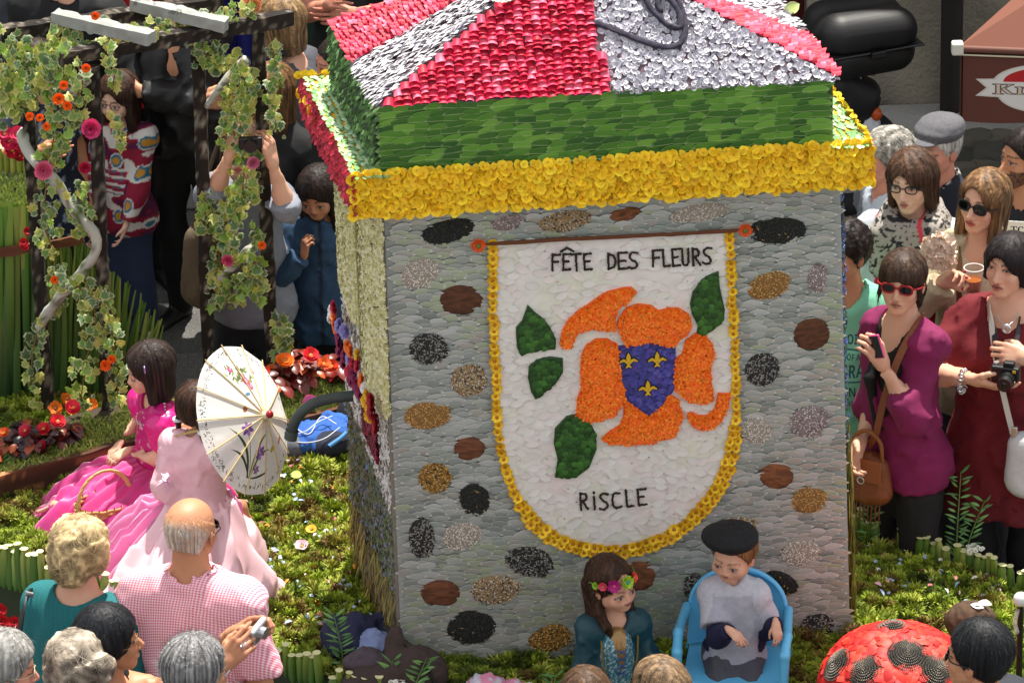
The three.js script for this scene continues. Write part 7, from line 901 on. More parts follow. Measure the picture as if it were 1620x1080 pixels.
{ // girl in teal velvet with a flower crown, seated at the tower's foot
  const teal = hexC(0x0a3f4c);
  const p = person({ label: 'girl in a teal velvet princess dress wearing a garland of bright flowers', crown: [968, 884], z: 1.78, yaw: 14, h: .98, hh: .205, child: 1, sh: .078, pelvis: .34, skin: 'fair', head: { yaw: 28, pitch: -4, roll: 4 }, brow: 0x4a3020, lip: 0xb0605c, browTilt: .8, mouth: .9, hair: { kind: 'tied', col: 0x150d09, col2: 0x4a3224, vol: .15, wave: 2, strands: 900, slen: 1.4, tails: [[[.30, .05, -.12, .10], [.34, -.35, -.06, .10], [.30, -.62, .06, .07], [.30, -.90, .14, .03]], [[-.30, .05, -.12, .10], [-.35, -.35, -.04, .10], [-.32, -.62, .10, .07], [-.28, -.88, .16, .03]], [[0, 0, -.42, .18], [0, -.5, -.38, .18], [0, -.9, -.34, .08]], [[.18, 0, -.36, .15], [.2, -.5, -.3, .15], [.18, -.85, -.26, .07]], [[-.18, 0, -.36, .15], [-.2, -.5, -.3, .15], [-.2, -.85, -.26, .07]]] }, hairCell: .005,
    r: { to: [-.125, .37, .15], pole: [-.5, -1, -.3], dir: [.4, -.5, .8] }, l: { to: [.125, .37, .15], pole: [.5, -1, -.3], dir: [-.3, -.5, .8] }, legl: { to: [.10, .06, .40], pole: [.2, 1, .6] }, legr: { to: [-.10, .06, .40], pole: [-.2, 1, .6] },
    wear: [{ type: 'top', name: 'velvet_bodice', sleeve: .8, g: .012, hem: .33, cell: .0075, neck: .082, neckDrop: .05, vee: .085, veeW: .05, fold: .009, foldF: 1.6, mat: phy({ ...VC, roughness: .5, sheen: .4, sheenRoughness: .4, sheenColor: new THREE.Color(.1, .35, .45), side: THREE.DoubleSide }), col: weave(teal, .2) }] });
  const s = p.s; const panel = solid([el(p.R([0, p.tor * .62, .062]), [.062, .11, .055], .03), el(p.R([0, p.tor * .3, .068]), [.045, .10, .045], .03)], .006, { color: (x, y, z) => { const n = hsh(Math.floor(x * 260), Math.floor(y * 260), Math.floor(z * 130)); return Math.abs(x) < .022 * clamp((y - p.R([0, p.tor * .5, 0])[1]) / .1, 0, 1.2) ? hexC(0x9a7a4c) : n > .8 ? [.5, .65, .7] : n > .5 ? [.12, .32, .4] : [.05, .18, .24]; } }); part('sequin_panel', panel, std({ ...VC, roughness: .25, metalness: .35 }), p.G);
  const zg = (x, y) => p.R([x, y, .128 - Math.abs(x) * .5 - Math.max(0, .5 - y / p.tor) * .05]); for (const q of [-1, 1]) part('gold_piping', strip(tubeG([zg(q * .066, p.tor * .9), zg(q * .060, p.tor * .6), zg(q * .040, p.tor * .3), zg(q * .030, p.tor * .12)], .0032, 6)), M.gold, p.G);
  for (let i = 0; i < 4; i++) for (const q of [-1, 1]) part('lace', strip(tubeG([zg(-q * .018, p.tor * (.80 - i * .09)), zg(q * .018, p.tor * (.74 - i * .09))].map((v) => v3.add(v, [0, 0, .006])), .0022, 5, 4)), std({ color: 0x1a4a8a, roughness: .5 }), p.G);
  for (const q of ['l', 'r']) { const e = p.arm[q].E, w = p.arm[q].W, T = new Tri(); for (let i = 0; i < 26; i++) { const a = rnd() * 6.28, c = v3.lerp(e, w, rr(.55, .95)); T.add(leafG({ len: .10, wid: .085, n: 4, point: .5, base: hexC(pick([0x8aa3a4, 0x6f8f94, 0x9ab0ae])), cup: .012, bend: .012 }), lay(V(...c).add(V(Math.cos(a) * .045, Math.sin(a) * .04, rr(0, .03))), V(rr(-1, 1), rr(-1, .2), rr(0, 1)), V(Math.cos(a), Math.sin(a), .5), rr(.6, 1))); } part('tulle_cuff', T.geo(), M.thinPetal, p.G); }
  part('blue_skirt', skirtG({ rings: lerpRings([[0, .35, 0, .11, .09, .04], [0, .33, .06, .20, .17, .08], [-.02, .25, .15, .33, .26, .12], [-.03, .04, .18, .38, .32, .12]], 5), folds: 12, amp: .1, seed: 2, n: 150, col: (th, t) => cs(hexC(0x0f6f9a), .9 + .25 * noise(th * 7, t * 7)) }), M.satin, p.G);
  const cols = [[0x8fbf2a, 5], [0xe0455c, 6], [0xb01a78, 12], [0xa4cc2e, 13], [0xf0503a, 8]], xs = [-.36, -.27, -.12, .12, .27]; const wp = []; for (let i = 0; i <= 20; i++) { const t = mix(-1.75, 1.75, i / 20); wp.push(V(Math.sin(t) * .405, .20 + .02 * Math.sin(i * 2), -.04 + Math.cos(t) * .44).applyMatrix4(p.HM)); } part('garland_string', strip(tubeG(wp, .0025, 5, 50)), std({ color: 0x5a7a2a }), p.G);
  [-1.35, -1.05, -.62, -.06, .38].forEach((t, i) => { const f = petalFlower({ r: [.014, .016, .024, .025, .02][i], n: 9, layers: 2, cup: .25, col: hexC(cols[i][0]), inner: cs(hexC(cols[i][0]), .6), eye: hexC([0x5a8a20, 0xd07080, 0xe04a8a, 0x2a9ab0, 0xe08a50][i]), eyeR: .3 }), c = V(Math.sin(t) * .42, .20, -.04 + Math.cos(t) * .455).applyMatrix4(p.HM), n = V(Math.sin(t), .15, Math.cos(t)).transformDirection(p.HM); part('garland_flower', f.applyMatrix4(lay(c, V(0, 1, .1), n)), M.petal, p.G); });
}
{ // boy in the beret on the blue chair
  const p = person({ label: 'toddler boy in a black beret and grey polo seated on a blue chair', crown: [1160, 838], z: 1.74, yaw: -6, h: .88, hh: .198, child: 1, pelvis: .27, sh: .074, fat: 1.1, skin: 'fair', head: { yaw: -20, pitch: 2, roll: -3 }, faceFat: 1.08, brow: 0x7a5a40, lip: 0xb86a60, mouth: .8, nose: .9, hair: { kind: 'short', col: 0x5a3a22, col2: 0x9a6c44, nape: .5, fringe: .3, vol: .5, extra: [{ t: 1, c: [0, 0, 0], r: [9, 9, 9], k: .001, cut: 1, clip: [0, 1, 0, .30] }] }, hairCell: .005,
    r: { px: [1155, 997, .20], pole: [-.22, -1, -.25], dir: [.75, -.45, .5], palm: [0, -.9, -.4], curl: [.4, .7, .8, .9] }, l: { px: [1228, 986, .10], pole: [.2, -1, -.35], dir: [.15, -.75, .6], palm: [-.2, -.8, -.2], curl: [.5, .6, .7, .8] },
    legr: { to: [-.07, .03, .28], pole: [-.55, 1, .9] }, legl: { to: [.10, .03, .27], pole: [.2, 1, .9] }, armLen: 1.08,
    wear: [{ type: 'top', name: 'navy_undershirt', col: 0x17193e, sleeve: .96, fold: .003, g: .008, hem: .30, cell: .007, keep: (x, y, z) => Math.abs(x) > .088 || z > .095 || y > .50 }, { type: 'top', name: 'polo_shirt', sleeve: .38, g: .015, loose: .001, cuff: .018, collar: 1, hem: .255, cell: .007, neck: .062, fold: .006, foldF: 1.5, col: (x, y, z) => cs(Math.abs(x) > .070 + .4 * Math.max(0, .50 - y) || (y > .528 && Math.hypot(x, z - .01) < .078) ? hexC(0xbcbdc8) : hexC(0xa8a9b6), 1 + .1 * noise(x * 160, y * 160, z * 160)) }, { type: 'trousers', col: 0x4b4b55, g: .018, flare: .016, waist: .05, cell: .008, fold: .012, foldF: 1.4 }, { type: 'shoes', name: 'dark_shoes', col: 0x181a20, s: .9 }] });
  const ber = solid([el([-.02, .40, .04], [.47, .20, .49], .06), el([-.16, .42, .16], [.36, .18, .34], .1), el([0, .26, -.04], [.37, .14, .42], .06), rc([0, .62, 0], [0, .66, -.01], .02)], .02, { color: (x, y, z) => cs(hexC(0x0d0e12), 1 + .5 * noise(x * 60, y * 60, z * 60) + (hsh(x * 90, y * 90, z * 90) > .97 ? 4 : 0)), disp: (x, y, z) => .014 * fbm(x * 8, y * 8, z * 8), clip: [[-9, .14, -9], [9, 9, 9]] }); ber.applyMatrix4(p.HM); part('beret', ber, M.cloth, p.G);
  // moulded plastic chair
  const c = thing('plastic_chair', 'light blue plastic child chair with armrests under the boy', 'chair', p.world([0, 0, 0]).toArray(), -8 * dg), blue = phy({ color: 0x62bdec, roughness: .35, clearcoat: .3, clearcoatRoughness: .3, side: THREE.DoubleSide });
  const y0 = .225, bg = new THREE.BufferGeometry(); { const P = [], I = [], n = 24, m = 14; for (let j = 0; j <= m; j++) for (let i = 0; i <= n; i++) { const u = i / n * 2 - 1, t = j / m, w = .175 * (1 - .10 * t) * Math.sqrt(Math.max(0, 1 - Math.pow(Math.max(0, t - .45) / .55, 2.2) * .95)); P.push(u * w, y0 + .02 + t * .265, -.12 - t * .06 - .045 * (1 - u * u) * .9 + .02); } for (let j = 0; j < m; j++) for (let i = 0; i < n; i++) { const a = j * (n + 1) + i; I.push(a, a + 1, a + n + 2, a, a + n + 2, a + n + 1); } bg.setAttribute('position', new THREE.Float32BufferAttribute(P, 3)); bg.setIndex(I); bg.computeVertexNormals(); }
  part('backrest', bg, blue, c); const rim = []; for (let i = 0; i <= 30; i++) { const a = mix(-.3, Math.PI + .3, i / 30); rim.push([Math.cos(a) * .165, y0 + .15 + Math.max(0, Math.sin(a)) * .135 + Math.min(0, Math.sin(a)) * .35, -.15 - Math.max(0, Math.sin(a)) * .03]); } part('back_rim', strip(tubeG(rim, .010, 8, 60)), blue, c);
  part('seat', strip(boxG(.34, .016, .30, .007, [0, y0, .0])), blue, c);
  for (const q of [-1, 1]) { part('armrest', solid([rc([q * .178, y0 + .15, -.14], [q * .188, y0 + .155, .06], .016, .018, .01), rc([q * .188, y0 + .155, .06], [q * .186, y0 + .12, .135], .018, .018, .01), rc([q * .186, y0 + .12, .135], [q * .183, y0 - .02, .155], .018, .016, .01)], .006), blue, c); for (const z of [-.14, .15]) part('leg', strip(taperTube([[q * .17, y0, z], [q * .185, y0 * .5, z * 1.12], [q * .19, 0, z * 1.2]], .020, .016, 8, 6)), blue, c); }
}
// ------------------------------------------------------------------ pergola, ivy, reeds, stem edging, flower beds
const barkC = (x, y, z) => { const n = fbm(x * 40, y * 30, z * 40), q = noise(x * 110, y * 90, z * 110); return cs(hexC(q > .55 ? 0x8a8478 : n > .3 ? 0x5a5046 : 0x2a211b), clamp(.75 + .9 * n, .25, 1.7)); };
const beam = (a, b, w, h, col, name, par, mat = M.bark) => { const L = a.distanceTo(b), g = new THREE.BoxGeometry(w, h, L, 4, 4, 70), P = g.attributes.position; for (let i = 0; i < P.count; i++) { const x = P.getX(i), y = P.getY(i), z = P.getZ(i), k = 1 + .20 * noise(x * 30 + 5, y * 30 + 2, z * 12) + .22 * noise(x * 60, y * 60, z * 45); P.setXYZ(i, x * k, y * k, z); } strip(g); g.applyMatrix4(new THREE.Matrix4().lookAt(b, a, Math.abs(b.y - a.y) > L * .8 ? V(0, 0, 1) : V(0, 1, 0)).setPosition(a.clone().lerp(b, .5))); g.computeVertexNormals(); return part(name, paint(g, col), mat, par); };
const perg = {};
{
  reseed(71);
  const pg = thing('pergola', 'small dark timber pergola with two whitewashed slats, overgrown with ivy', 'pergola', [0, 0, 0]);
  const base = { A: onDeck(76, 652), B: onDeck(172, 676), C: onDeck(331, 610), D: onDeck(432, 606) }, topPx = { A: [36, 60], B: [147, 98], C: [312, 44], D: [408, 40] };
  for (const k of 'ABCD') { const b = base[k], t = atZ(topPx[k][0], topPx[k][1] + 8, b.z); perg[k] = { b, t }; beam(b.clone().add(V(0, -.02, 0)), t, .046, .046, barkC, 'post', pg); }
  const P = (x, y, z) => atZ(x, y, z), zB = perg.B.b.z + .02, zD = perg.D.b.z + .02, zA = perg.A.b.z - .02, zC = perg.C.b.z - .02, lz = (px, x0, z0, x1, z1) => mix(z0, z1, (px - x0) / (x1 - x0));
  beam(P(92, 92, zB), P(461, 26, zD), .05, .05, barkC, 'front_beam', pg); beam(P(0, 53, zA), P(352, 2, zC), .05, .05, barkC, 'back_beam', pg);
  const wc = (x, y, z) => { const n = fbm(x * 30, y * 30, z * 30); return cs(n > .5 ? hexC(0x6f706c) : hexC(0x9c9e9a), .95 + .2 * n); };
  beam(P(87, 26, zA), P(240, 60, zB + .03), .05, .045, wc, 'white_slat', pg); beam(P(208, 5, (zA + zC) / 2), P(358, 40, (zB + zD) / 2), .05, .045, wc, 'white_slat', pg);
  const br = (pts, r0, r1) => part('white_branch', paint(strip(taperTube(pts, r0, r1, 9, 34, .35)), (x, y, z) => { const n = fbm(x * 26, y * 18, z * 26); return cs(n > .3 ? hexC(0x6f6a58) : n < -.35 ? hexC(0x5c6a3a) : hexC(0xb3b2a8), .95 + .3 * n); }), M.bark, pg);
  br([P(392, 92, zD), P(368, 115, zD), P(345, 142, zD + .02), P(326, 170, zD)], .022, .014); br([P(412, 384, zD), P(392, 398, zD + .03), P(360, 428, zD + .03), P(336, 452, zD)], .020, .015);
  br([P(36, 205, zA), P(38, 228, zA + .1), P(52, 252, zA + .16), P(78, 275, zA + .2), P(100, 308, zB), P(128, 345, zB + .03), P(150, 372, zB + .02), P(150, 400, zB + .03), P(128, 430, zB), P(100, 462, zB), P(78, 492, zA + .15), P(56, 524, zA + .1)], .023, .019); br([P(140, 122, zB + .03), P(118, 140, zB + .05), P(104, 160, zB + .05)], .02, .012);
  // variegated ivy: five-lobed leaves, green hearts and cream margins
  const ivyG = (g, m) => { const T = new Tri(), out = [[0, -.42], [.20, -.44], [.46, -.20], [.32, -.06], [.44, .20], [.20, .20], [0, .58], [-.20, .20], [-.44, .20], [-.32, -.06], [-.46, -.20], [-.20, -.44]], c = T.v(0, -.08, .05, cs(g, 1.15)), inn = out.map(([x, y], i) => T.v(x * .62, y * .62 - .02, .02 + .05 * noise(i * 1.7, g[1] * 90), g)), rim = out.map(([x, y], i) => T.v(x * rr(.92, 1.08), y * rr(.92, 1.08), -.03 + .10 * noise(i * 2.3 + 4, m[0] * 40), i % 2 ? m : cm(m, g, .35))); for (let i = 0; i < 12; i++) { const j = (i + 1) % 12; T.f(c, inn[i], inn[j]); T.q(inn[i], rim[i], rim[j], inn[j]); } return T.geo(); };
  const kinds = [[0x5c8238, 0xe6e49a], [0x6c9440, 0xeee8a6], [0x84a44a, 0xeae084], [0x507040, 0xdce4b8], [0xa4b04e, 0xf0e690], [0x688a50, 0xf2f0cc], [0x8cb444, 0xc4d85c], [0xccc864, 0xf4e888]].map(([a, b]) => ivyG(hexC(a), hexC(b)));
  const ivyMat = phy({ ...VC, roughness: .5, transmission: .45, thickness: 0, side: THREE.DoubleSide });
  const vine = (label, paths, o = {}) => {
    const t = thing('ivy_vine', label, 'ivy', [0, 0, 0], 0, undefined), items = [];
    for (const [z, w, n, flat, ...rest] of paths) {
      const f = flat, pts = []; for (let i = 0; i < f.length; i += 2) pts.push(atZ(f[i], f[i + 1], z + .012 * Math.sin(i)).add(V(0, 0, rr(-.015, .015)))); const c = new THREE.CatmullRomCurve3(pts); part('vine_stem', paint(strip(taperTube(pts, .0042, .0022, 5, 30)), hexC(0x7a6238)), M.bark, t);
      const n2 = Math.round(n * 1.5); for (let i = 0; i < n2; i++) { const u = clamp((i + rr(-.4, .4)) / n2), p = c.getPointAt(u).add(V(rr(-w, w), rr(-w * .8, w * .8), rr(-w * .6, w * .6) + .01)), s = (rnd() < .3 ? rr(.018, .030) : rr(.028, .056)) * (o.s ?? 1); items.push({ k: Math.floor(rnd() * kinds.length), m: lay(p, V(rr(-.5, .5), 0, rr(-.3, .3)).add(V(1, 0, 0)).multiplyScalar(rnd() < .5 ? 1 : -1), V(rr(-1.1, 1.1), rr(-.5, 1.3), 1), [s, -s * rr(.9, 1.1), s]) }); }
    }
    scatter(t, 'ivy_leaf', kinds, items, ivyMat, 'ivy_leaves'); return t;
  };
  const a = zA + .04, b = zB + .05, c = zC + .04, d = zD + .05;
  vine('thick curtain of yellow edged ivy hanging at the far left of the pergola', [[a, .055, 95, [110, 52, 70, 90, 40, 120, 25, 160]], [a + .05, .06, 75, [20, 55, 12, 100, 15, 140, 20, 175]], [a + .1, .05, 60, [95, 70, 80, 110, 60, 130, 55, 160]]], { s: 1.15 });
  vine('ivy twining down past orange and pink flowers by the left posts', [[b - .1, .05, 60, [105, 100, 100, 150, 88, 200, 78, 250]], [b - .05, .045, 42, [78, 250, 72, 300, 68, 350, 82, 400, 88, 440]], [b, .04, 26, [120, 95, 130, 130, 118, 170, 125, 205]], [b - .1, .03, 34, [88, 440, 92, 480, 58, 530, 50, 580, 60, 640]], [b - .05, .045, 30, [120, 300, 128, 340, 120, 370]]]);
  vine('ivy trailing from the white branch between the two left posts', [[b, .05, 62, [100, 430, 125, 455, 145, 480, 150, 520, 138, 560, 132, 600, 124, 650]], [b, .035, 46, [158, 450, 168, 480, 176, 520, 180, 560, 186, 610, 184, 640]]]);
  vine('loose ivy sprays lying over the white slats on top of the pergola', [[(zA + zB) / 2, .04, 44, [130, 80, 170, 60, 215, 50, 260, 38]], [(zA + zD) / 2, .035, 70, [215, 62, 260, 48, 310, 32, 350, 24, 400, 12]], [zA, .03, 22, [105, 42, 140, 30, 175, 35]]], { s: .85 });
  vine('ivy hanging in the middle of the pergola over the white branch', [[d - .02, .055, 95, [300, 66, 330, 90, 360, 100, 385, 120, 372, 180]], [d, .06, 110, [375, 150, 370, 210, 385, 260, 380, 310, 362, 350]], [d, .05, 70, [365, 340, 350, 370, 375, 410, 385, 445, 365, 470]], [d - .05, .05, 36, [345, 400, 350, 440, 345, 485]], [c, .03, 24, [328, 300, 322, 350, 318, 330]]], { s: 1.05 });
  vine('ivy climbing the right hand post of the pergola', [[d, .028, 40, [432, 70, 436, 120, 430, 170, 438, 210]], [d, .03, 34, [404, 360, 402, 400, 410, 440, 406, 480]], [d, .03, 44, [440, 505, 448, 530, 444, 560, 452, 590]]]);
  vine('single ivy spray dangling in front of the red T-shirt', [[b, .022, 18, [165, 60, 172, 90, 180, 112, 178, 138]], [b + .02, .018, 12, [176, 180, 190, 205, 195, 232]]]);
  // roses and orange blossoms tucked into the ivy
  const bloom = (name, label, px, py, z, g, grp) => { const q = atZ(px, py, z); g.applyMatrix4(lay(q, V(1, rr(-.3, .3), 0), V(rr(-.3, .3), .35, 1))); tag(part(name, g, M.petal), label, 'flower', grp); };
  const rose = (c, r = .034) => petalFlower({ r, n: 6, w: 1.4, layers: 4, cup: .35, cupUp: .9, col: hexC(c), inner: cs(hexC(c), .7), eye: cs(hexC(c), .7), eyeR: .1 }), orng = (r = .019) => petalFlower({ r, n: 9, w: 1.1, layers: 3, cup: .2, cupUp: .5, col: hexC(0xfa6a08), inner: hexC(0xb83a02), eye: hexC(0x8a3a06) });
  bloom('pink_rose', 'deep pink rose high on the left front post of the pergola', 144, 203, b + .04, rose(0xd8447e, .036)); bloom('pink_rose', 'pale pink rose hanging at the far left post of the pergola', 68, 269, b, rose(0xe06a8c, .034)); bloom('pink_rose', 'small pink rose half hidden right of the leather jacket', 400, 257, d + .04, rose(0xd87a98, .024)); bloom('pink_rose', 'small pink rose on the lower white branch', 360, 412, d + .05, rose(0xd8547e, .022)); bloom('pink_rose', 'crimson rosebud low on the left post beside the white branch', 134, 265, b + .02, rose(0xc0204a, .022));
  for (const [x, y, l] of [[136, 108, 'orange blossom at the top of the left front post'], [46, 184, 'orange blossom on the far left ivy, leftmost of three'], [62, 186, 'larger orange blossom on the far left ivy between two others'], [73, 200, 'small orange blossom on the far left ivy, lowest of three'], [106, 167, 'orange blossom on the ivy left of the pink rose'], [92, 156, 'tiny orange bud in the ivy above the pink rose'], [100, 135, 'orange blossom half hidden in shaded ivy'], [86, 442, 'orange blossom on the ivy above the white branch fork'], [166, 578, 'orange blossom tied to the left front post near its foot'], [176, 568, 'upper orange blossom tied to the left front post'], [414, 388, 'orange blossom at the end of the right white branch'], [150, 25, 'orange blossom lying on top of the pergola']]) bloom('orange_blossom', l, x, y, x > 300 ? d + .05 : b + .04, orng(rr(.016, .023)));
  bloom('orange_rose', 'peach orange rose on top of the pergola by the light brown bob', 397, 8, zD + .02, rose(0xe8a070, .036));
}
{ // screen of tall reed leaves with a wooden rail
  reseed(72);
  const t = thing('reed_screen', 'screen of tall upright green reed leaves with a brown wooden rail', 'reed fence', [0, 0, 0]), z0 = perg.A.b.z - .10;
  for (let i = 0; i < 150; i++) {
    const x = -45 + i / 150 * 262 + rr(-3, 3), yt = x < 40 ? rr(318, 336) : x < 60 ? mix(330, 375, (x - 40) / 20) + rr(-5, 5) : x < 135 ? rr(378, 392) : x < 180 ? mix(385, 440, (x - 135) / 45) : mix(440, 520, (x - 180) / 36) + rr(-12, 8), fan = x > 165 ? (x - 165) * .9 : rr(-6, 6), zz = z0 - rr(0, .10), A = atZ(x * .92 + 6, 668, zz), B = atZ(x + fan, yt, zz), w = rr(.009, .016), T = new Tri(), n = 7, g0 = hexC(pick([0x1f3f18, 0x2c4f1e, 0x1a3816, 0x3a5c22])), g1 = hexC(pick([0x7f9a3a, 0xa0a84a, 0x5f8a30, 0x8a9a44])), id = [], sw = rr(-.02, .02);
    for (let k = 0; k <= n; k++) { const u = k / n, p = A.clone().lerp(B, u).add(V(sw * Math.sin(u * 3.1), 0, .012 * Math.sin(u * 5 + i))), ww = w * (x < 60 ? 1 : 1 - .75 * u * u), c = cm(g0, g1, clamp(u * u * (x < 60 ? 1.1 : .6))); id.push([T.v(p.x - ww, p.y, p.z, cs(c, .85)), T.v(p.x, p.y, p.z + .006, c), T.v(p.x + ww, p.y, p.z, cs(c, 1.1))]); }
    for (let k = 0; k < n; k++) for (let q = 0; q < 2; q++) T.q(id[k][q], id[k][q + 1], id[k + 1][q + 1], id[k + 1][q]); part('reed', T.geo(), M.leaf, t);
  }
  const a = atZ(-50, 408, z0 + .03), b = atZ(132, 378, z0 + .03); beam(a, b, .014, .034, (x, y, z) => cs(hexC(0x6b3f26), .8 + .4 * fbm(x * 20, y * 60, z * 20)), 'rail', t);
  // moss-topped box behind the screen with its own row of cut stems
  const mt = thing('moss_block', 'raised block with a mossy top behind the reed screen at the left edge', 'planter', [0, 0, 0]), pA = atZ(-60, 326, z0 - .06), yT = pA.y - .01, pB = atY(46, 330, yT), pC = atY(46, 276, yT), x0 = pA.x - .4, xr = pB.x + .02, zb = pC.z; part('block_side', strip(boxG(xr - x0, yT - .1, pB.z - zb, .01, [(xr + x0) / 2, (yT + .1) / 2 - .02, (pB.z + zb) / 2])), std({ color: 0x3a4420, roughness: .95 }), mt);
  const Q = new Tri(), gs = [0x8a9a34, 0x748a2a, 0x9aa844, 0x6a7a26].map((h) => leafG({ len: .028, wid: .006, n: 2, base: hexC(h), bend: .004 })); for (let i = 0; i < 3200; i++) Q.add(pick(gs), lay(V(rr(x0, xr), yT + rr(-.01, .012), rr(zb, pB.z)), V(rr(-1, 1), rr(0, 1.4), rr(-1, 1)), V(rr(-1, 1), .4, 1), rr(.7, 1.3))); tag(part('moss_top', Q.geo(), M.leaf, mt), null, null, null, 'stuff');
  for (let i = 0; i < 9; i++) { const x = -40 + i * 10, h = rr(34, 44), A = atZ(x, 276, zb), B = atZ(x - 1, 276 - h, zb); part('cut_stem', paint(strip(taperTube([A, A.clone().lerp(B, .5), B], .0125, .012, 9, 5)), cs(hexC(pick([0x9aa244, 0xb0ac54, 0x7f9238])), rr(.85, 1.1))), M.leaf, mt); }
  const red = thing('red_flower_bunch', 'bunch of bright red and pink flowers beside the mossy block at the left edge', 'flowers', [0, 0, 0]); for (const [x, y, c, r] of [[16, 222, 0xd8184a, .04], [26, 214, 0xe0406a, .036], [20, 238, 0xb80c24, .034], [8, 212, 0xd01a50, .03], [34, 232, 0xc01030, .03], [30, 246, 0xa80a20, .026]]) part('red_flower', petalFlower({ r, n: 7, w: 1.2, layers: 3, cup: .5, col: hexC(c), inner: cs(hexC(c), .6), eye: hexC(0xd8b030) }).applyMatrix4(lay(atZ(x, y, zb + .02), V(1, 0, 0), V(rr(-.3, .3), .6, 1))), M.petal, red);
  const r2 = thing('red_blossoms', 'two small red blossoms tied to the wooden rail of the reed screen', 'flowers', [0, 0, 0]); for (const [x, y] of [[37, 383], [44, 366], [38, 388]]) part('red_blossom', petalFlower({ r: .018, n: 7, w: 1.2, layers: 3, cup: .5, col: hexC(0xc01022), inner: hexC(0x7a0814), eye: hexC(0x5a0810) }).applyMatrix4(lay(atZ(x, y, z0 + .06), V(1, 0, 0), V(0, .5, 1))), M.petal, r2);
}
// ---- cut stems set upright along the float's edge
{
  reseed(73);
  const stemG = [0x7f9638, 0x93a246, 0x64802c, 0xa3ac58, 0x55742a, 0x8a9a3e].map((h) => { const g = taperTube([[0, -.10, 0], [0, .0, .001], [.001, .10, 0]], .0135, .0125, 10, 5), c = hexC(h); strip(g); paint(g, (x, y, z) => cs(cm(c, hexC(0x3f6a24), clamp(.6 - y * 5)), .9 + .25 * noise(Math.atan2(x, z) * 4, y * 4, h % 97))); const cap = strip(new THREE.CylinderGeometry(.0125, .0125, .002, 12)).translate(.001, .1005, 0); paint(cap, hexC(0xd2d09a)); return merge([g, cap]); });
  const row = (label, pts, n, h0, h1, gaps = []) => { const t = thing('stem_fence', label, 'stem edging', [0, 0, 0], 0, undefined); for (let i = 0; i < n; i++) { const u = i / (n - 1); if (gaps.some(([a, b]) => u > a && u < b)) continue; const k = u * (pts.length - 1), q = Math.min(pts.length - 2, Math.floor(k)), P = onDeck(mix(pts[q][0], pts[q + 1][0], k - q), mix(pts[q][1], pts[q + 1][1], k - q)), h = rr(h0, h1); const m = part('cut_stem', stemG[Math.floor(rnd() * 6)], M.leaf, t); m.position.set(P.x + rr(-.004, .004), YD - .03 + h / 2, P.z + rr(-.012, .012)); m.scale.set(rr(1, 1.4), h / .2, rr(1, 1.4)); m.rotation.set(rr(-.06, .1), rnd() * 6, rr(-.12, .08)); } };
  row('row of tall cut green stems along the near left edge of the float', [[-40, 900], [60, 935], [215, 978]], 26, .15, .20); row('short row of cut stems along the edge right of the checked shirt', [[420, 1052], [505, 1078]], 9, .10, .16); row('low bundle of cut stems below the brown bag at the front edge', [[528, 1092], [600, 1104]], 7, .08, .12);
  row('cut stems along the right edge beside the brown leather bag', [[1352, 846], [1386, 856]], 5, .10, .15); row('cut stems along the right edge below the black shorts', [[1424, 872], [1496, 892]], 8, .09, .13); row('cut stems along the right edge below the red tunic', [[1516, 900], [1584, 922]], 8, .10, .14); row('cut stems at the far right edge of the picture', [[1600, 934], [1640, 946]], 4, .10, .14); row('cut stems behind the blonde woman, between her and the checked shirt', [[225, 985], [275, 998]], 6, .12, .16);
  // leafy sprigs stuck between the stems
  const sprig = (label, px, py, h, n, lean = 0, v = 0) => { const P = onDeck(px, py, v), t = thing('leafy_sprig', label, 'plant', P.toArray()), tip = V(lean, h, rr(-.05, .02)), pts = [V(0, -.05, 0), V(lean * .25, h * .4, .01), tip], c = new THREE.CatmullRomCurve3(pts); part('stem', paint(strip(taperTube(pts, .004, .0018, 5, 12)), hexC(0x55702e)), M.leaf, t); n = Math.round(n * 1.5); for (let i = 0; i < n; i++) { const u = .15 + .85 * i / n, s = i % 2 ? 1 : -1, col = hexC(pick([0x3f6a2a, 0x345c22, 0x4c7a32, 0x5c8640])), g = leafG({ len: rr(.035, .062), wid: rr(.007, .012), n: 4, base: cs(col, rr(.8, 1.15)), vein: cs(col, 1.4), bend: .006 }); g.translate(.027, 0, 0); part('leaf', g.applyMatrix4(lay(c.getPointAt(u), V(s, rr(.3, 1.1), rr(-.6, .6)), V(rr(-.4, .4), rr(.2, 1), 1))), M.leaf, t); } };
  sprig('leafy green sprig standing right of the tower beside the brown bag', 1372, 862, .36, 22, .06); sprig('tall leafy sprig between the magenta cardigan and the red tunic', 1512, 882, .33, 20, .02); sprig('leafy sprig leaning right below the red tunic', 1524, 890, .24, 18, .08); sprig('leafy sprig at the front edge beside the navy jacket', 545, 1060, .22, 22, -.03); sprig('low leafy sprig in front of the brown bag', 610, 1098, .13, 16, .03); sprig('second low leafy sprig in front of the brown bag, further right', 650, 1108, .14, 16, .06); sprig('small leafy sprig at the corner of the log planter', 8, 770, .14, 18, -.02); sprig('small grass sprig beside the wicker basket', 200, 858, .10, 14, .03); sprig('leafy sprig below the seated girl in teal', 872, 1112, .10, 10, .02);
  const white = (label, px, py, v) => { const t = thing('white_flower_head', label, 'flower', onDeck(px, py, v).toArray()); for (let i = 0; i < 16; i++) { const a = rnd() * 6.28, r = Math.sqrt(rnd()) * .032; part('floret', petalFlower({ r: .009, n: 5, col: hexC(0xd8d6cc), inner: hexC(0xb0b090), eye: hexC(0xa8a060) }).applyMatrix4(lay(V(Math.cos(a) * r, .02 - r * .3, Math.sin(a) * r), V(1, 0, 0), V(Math.cos(a) * .4, 1, Math.sin(a) * .4 + .4))), M.petal, t); } };
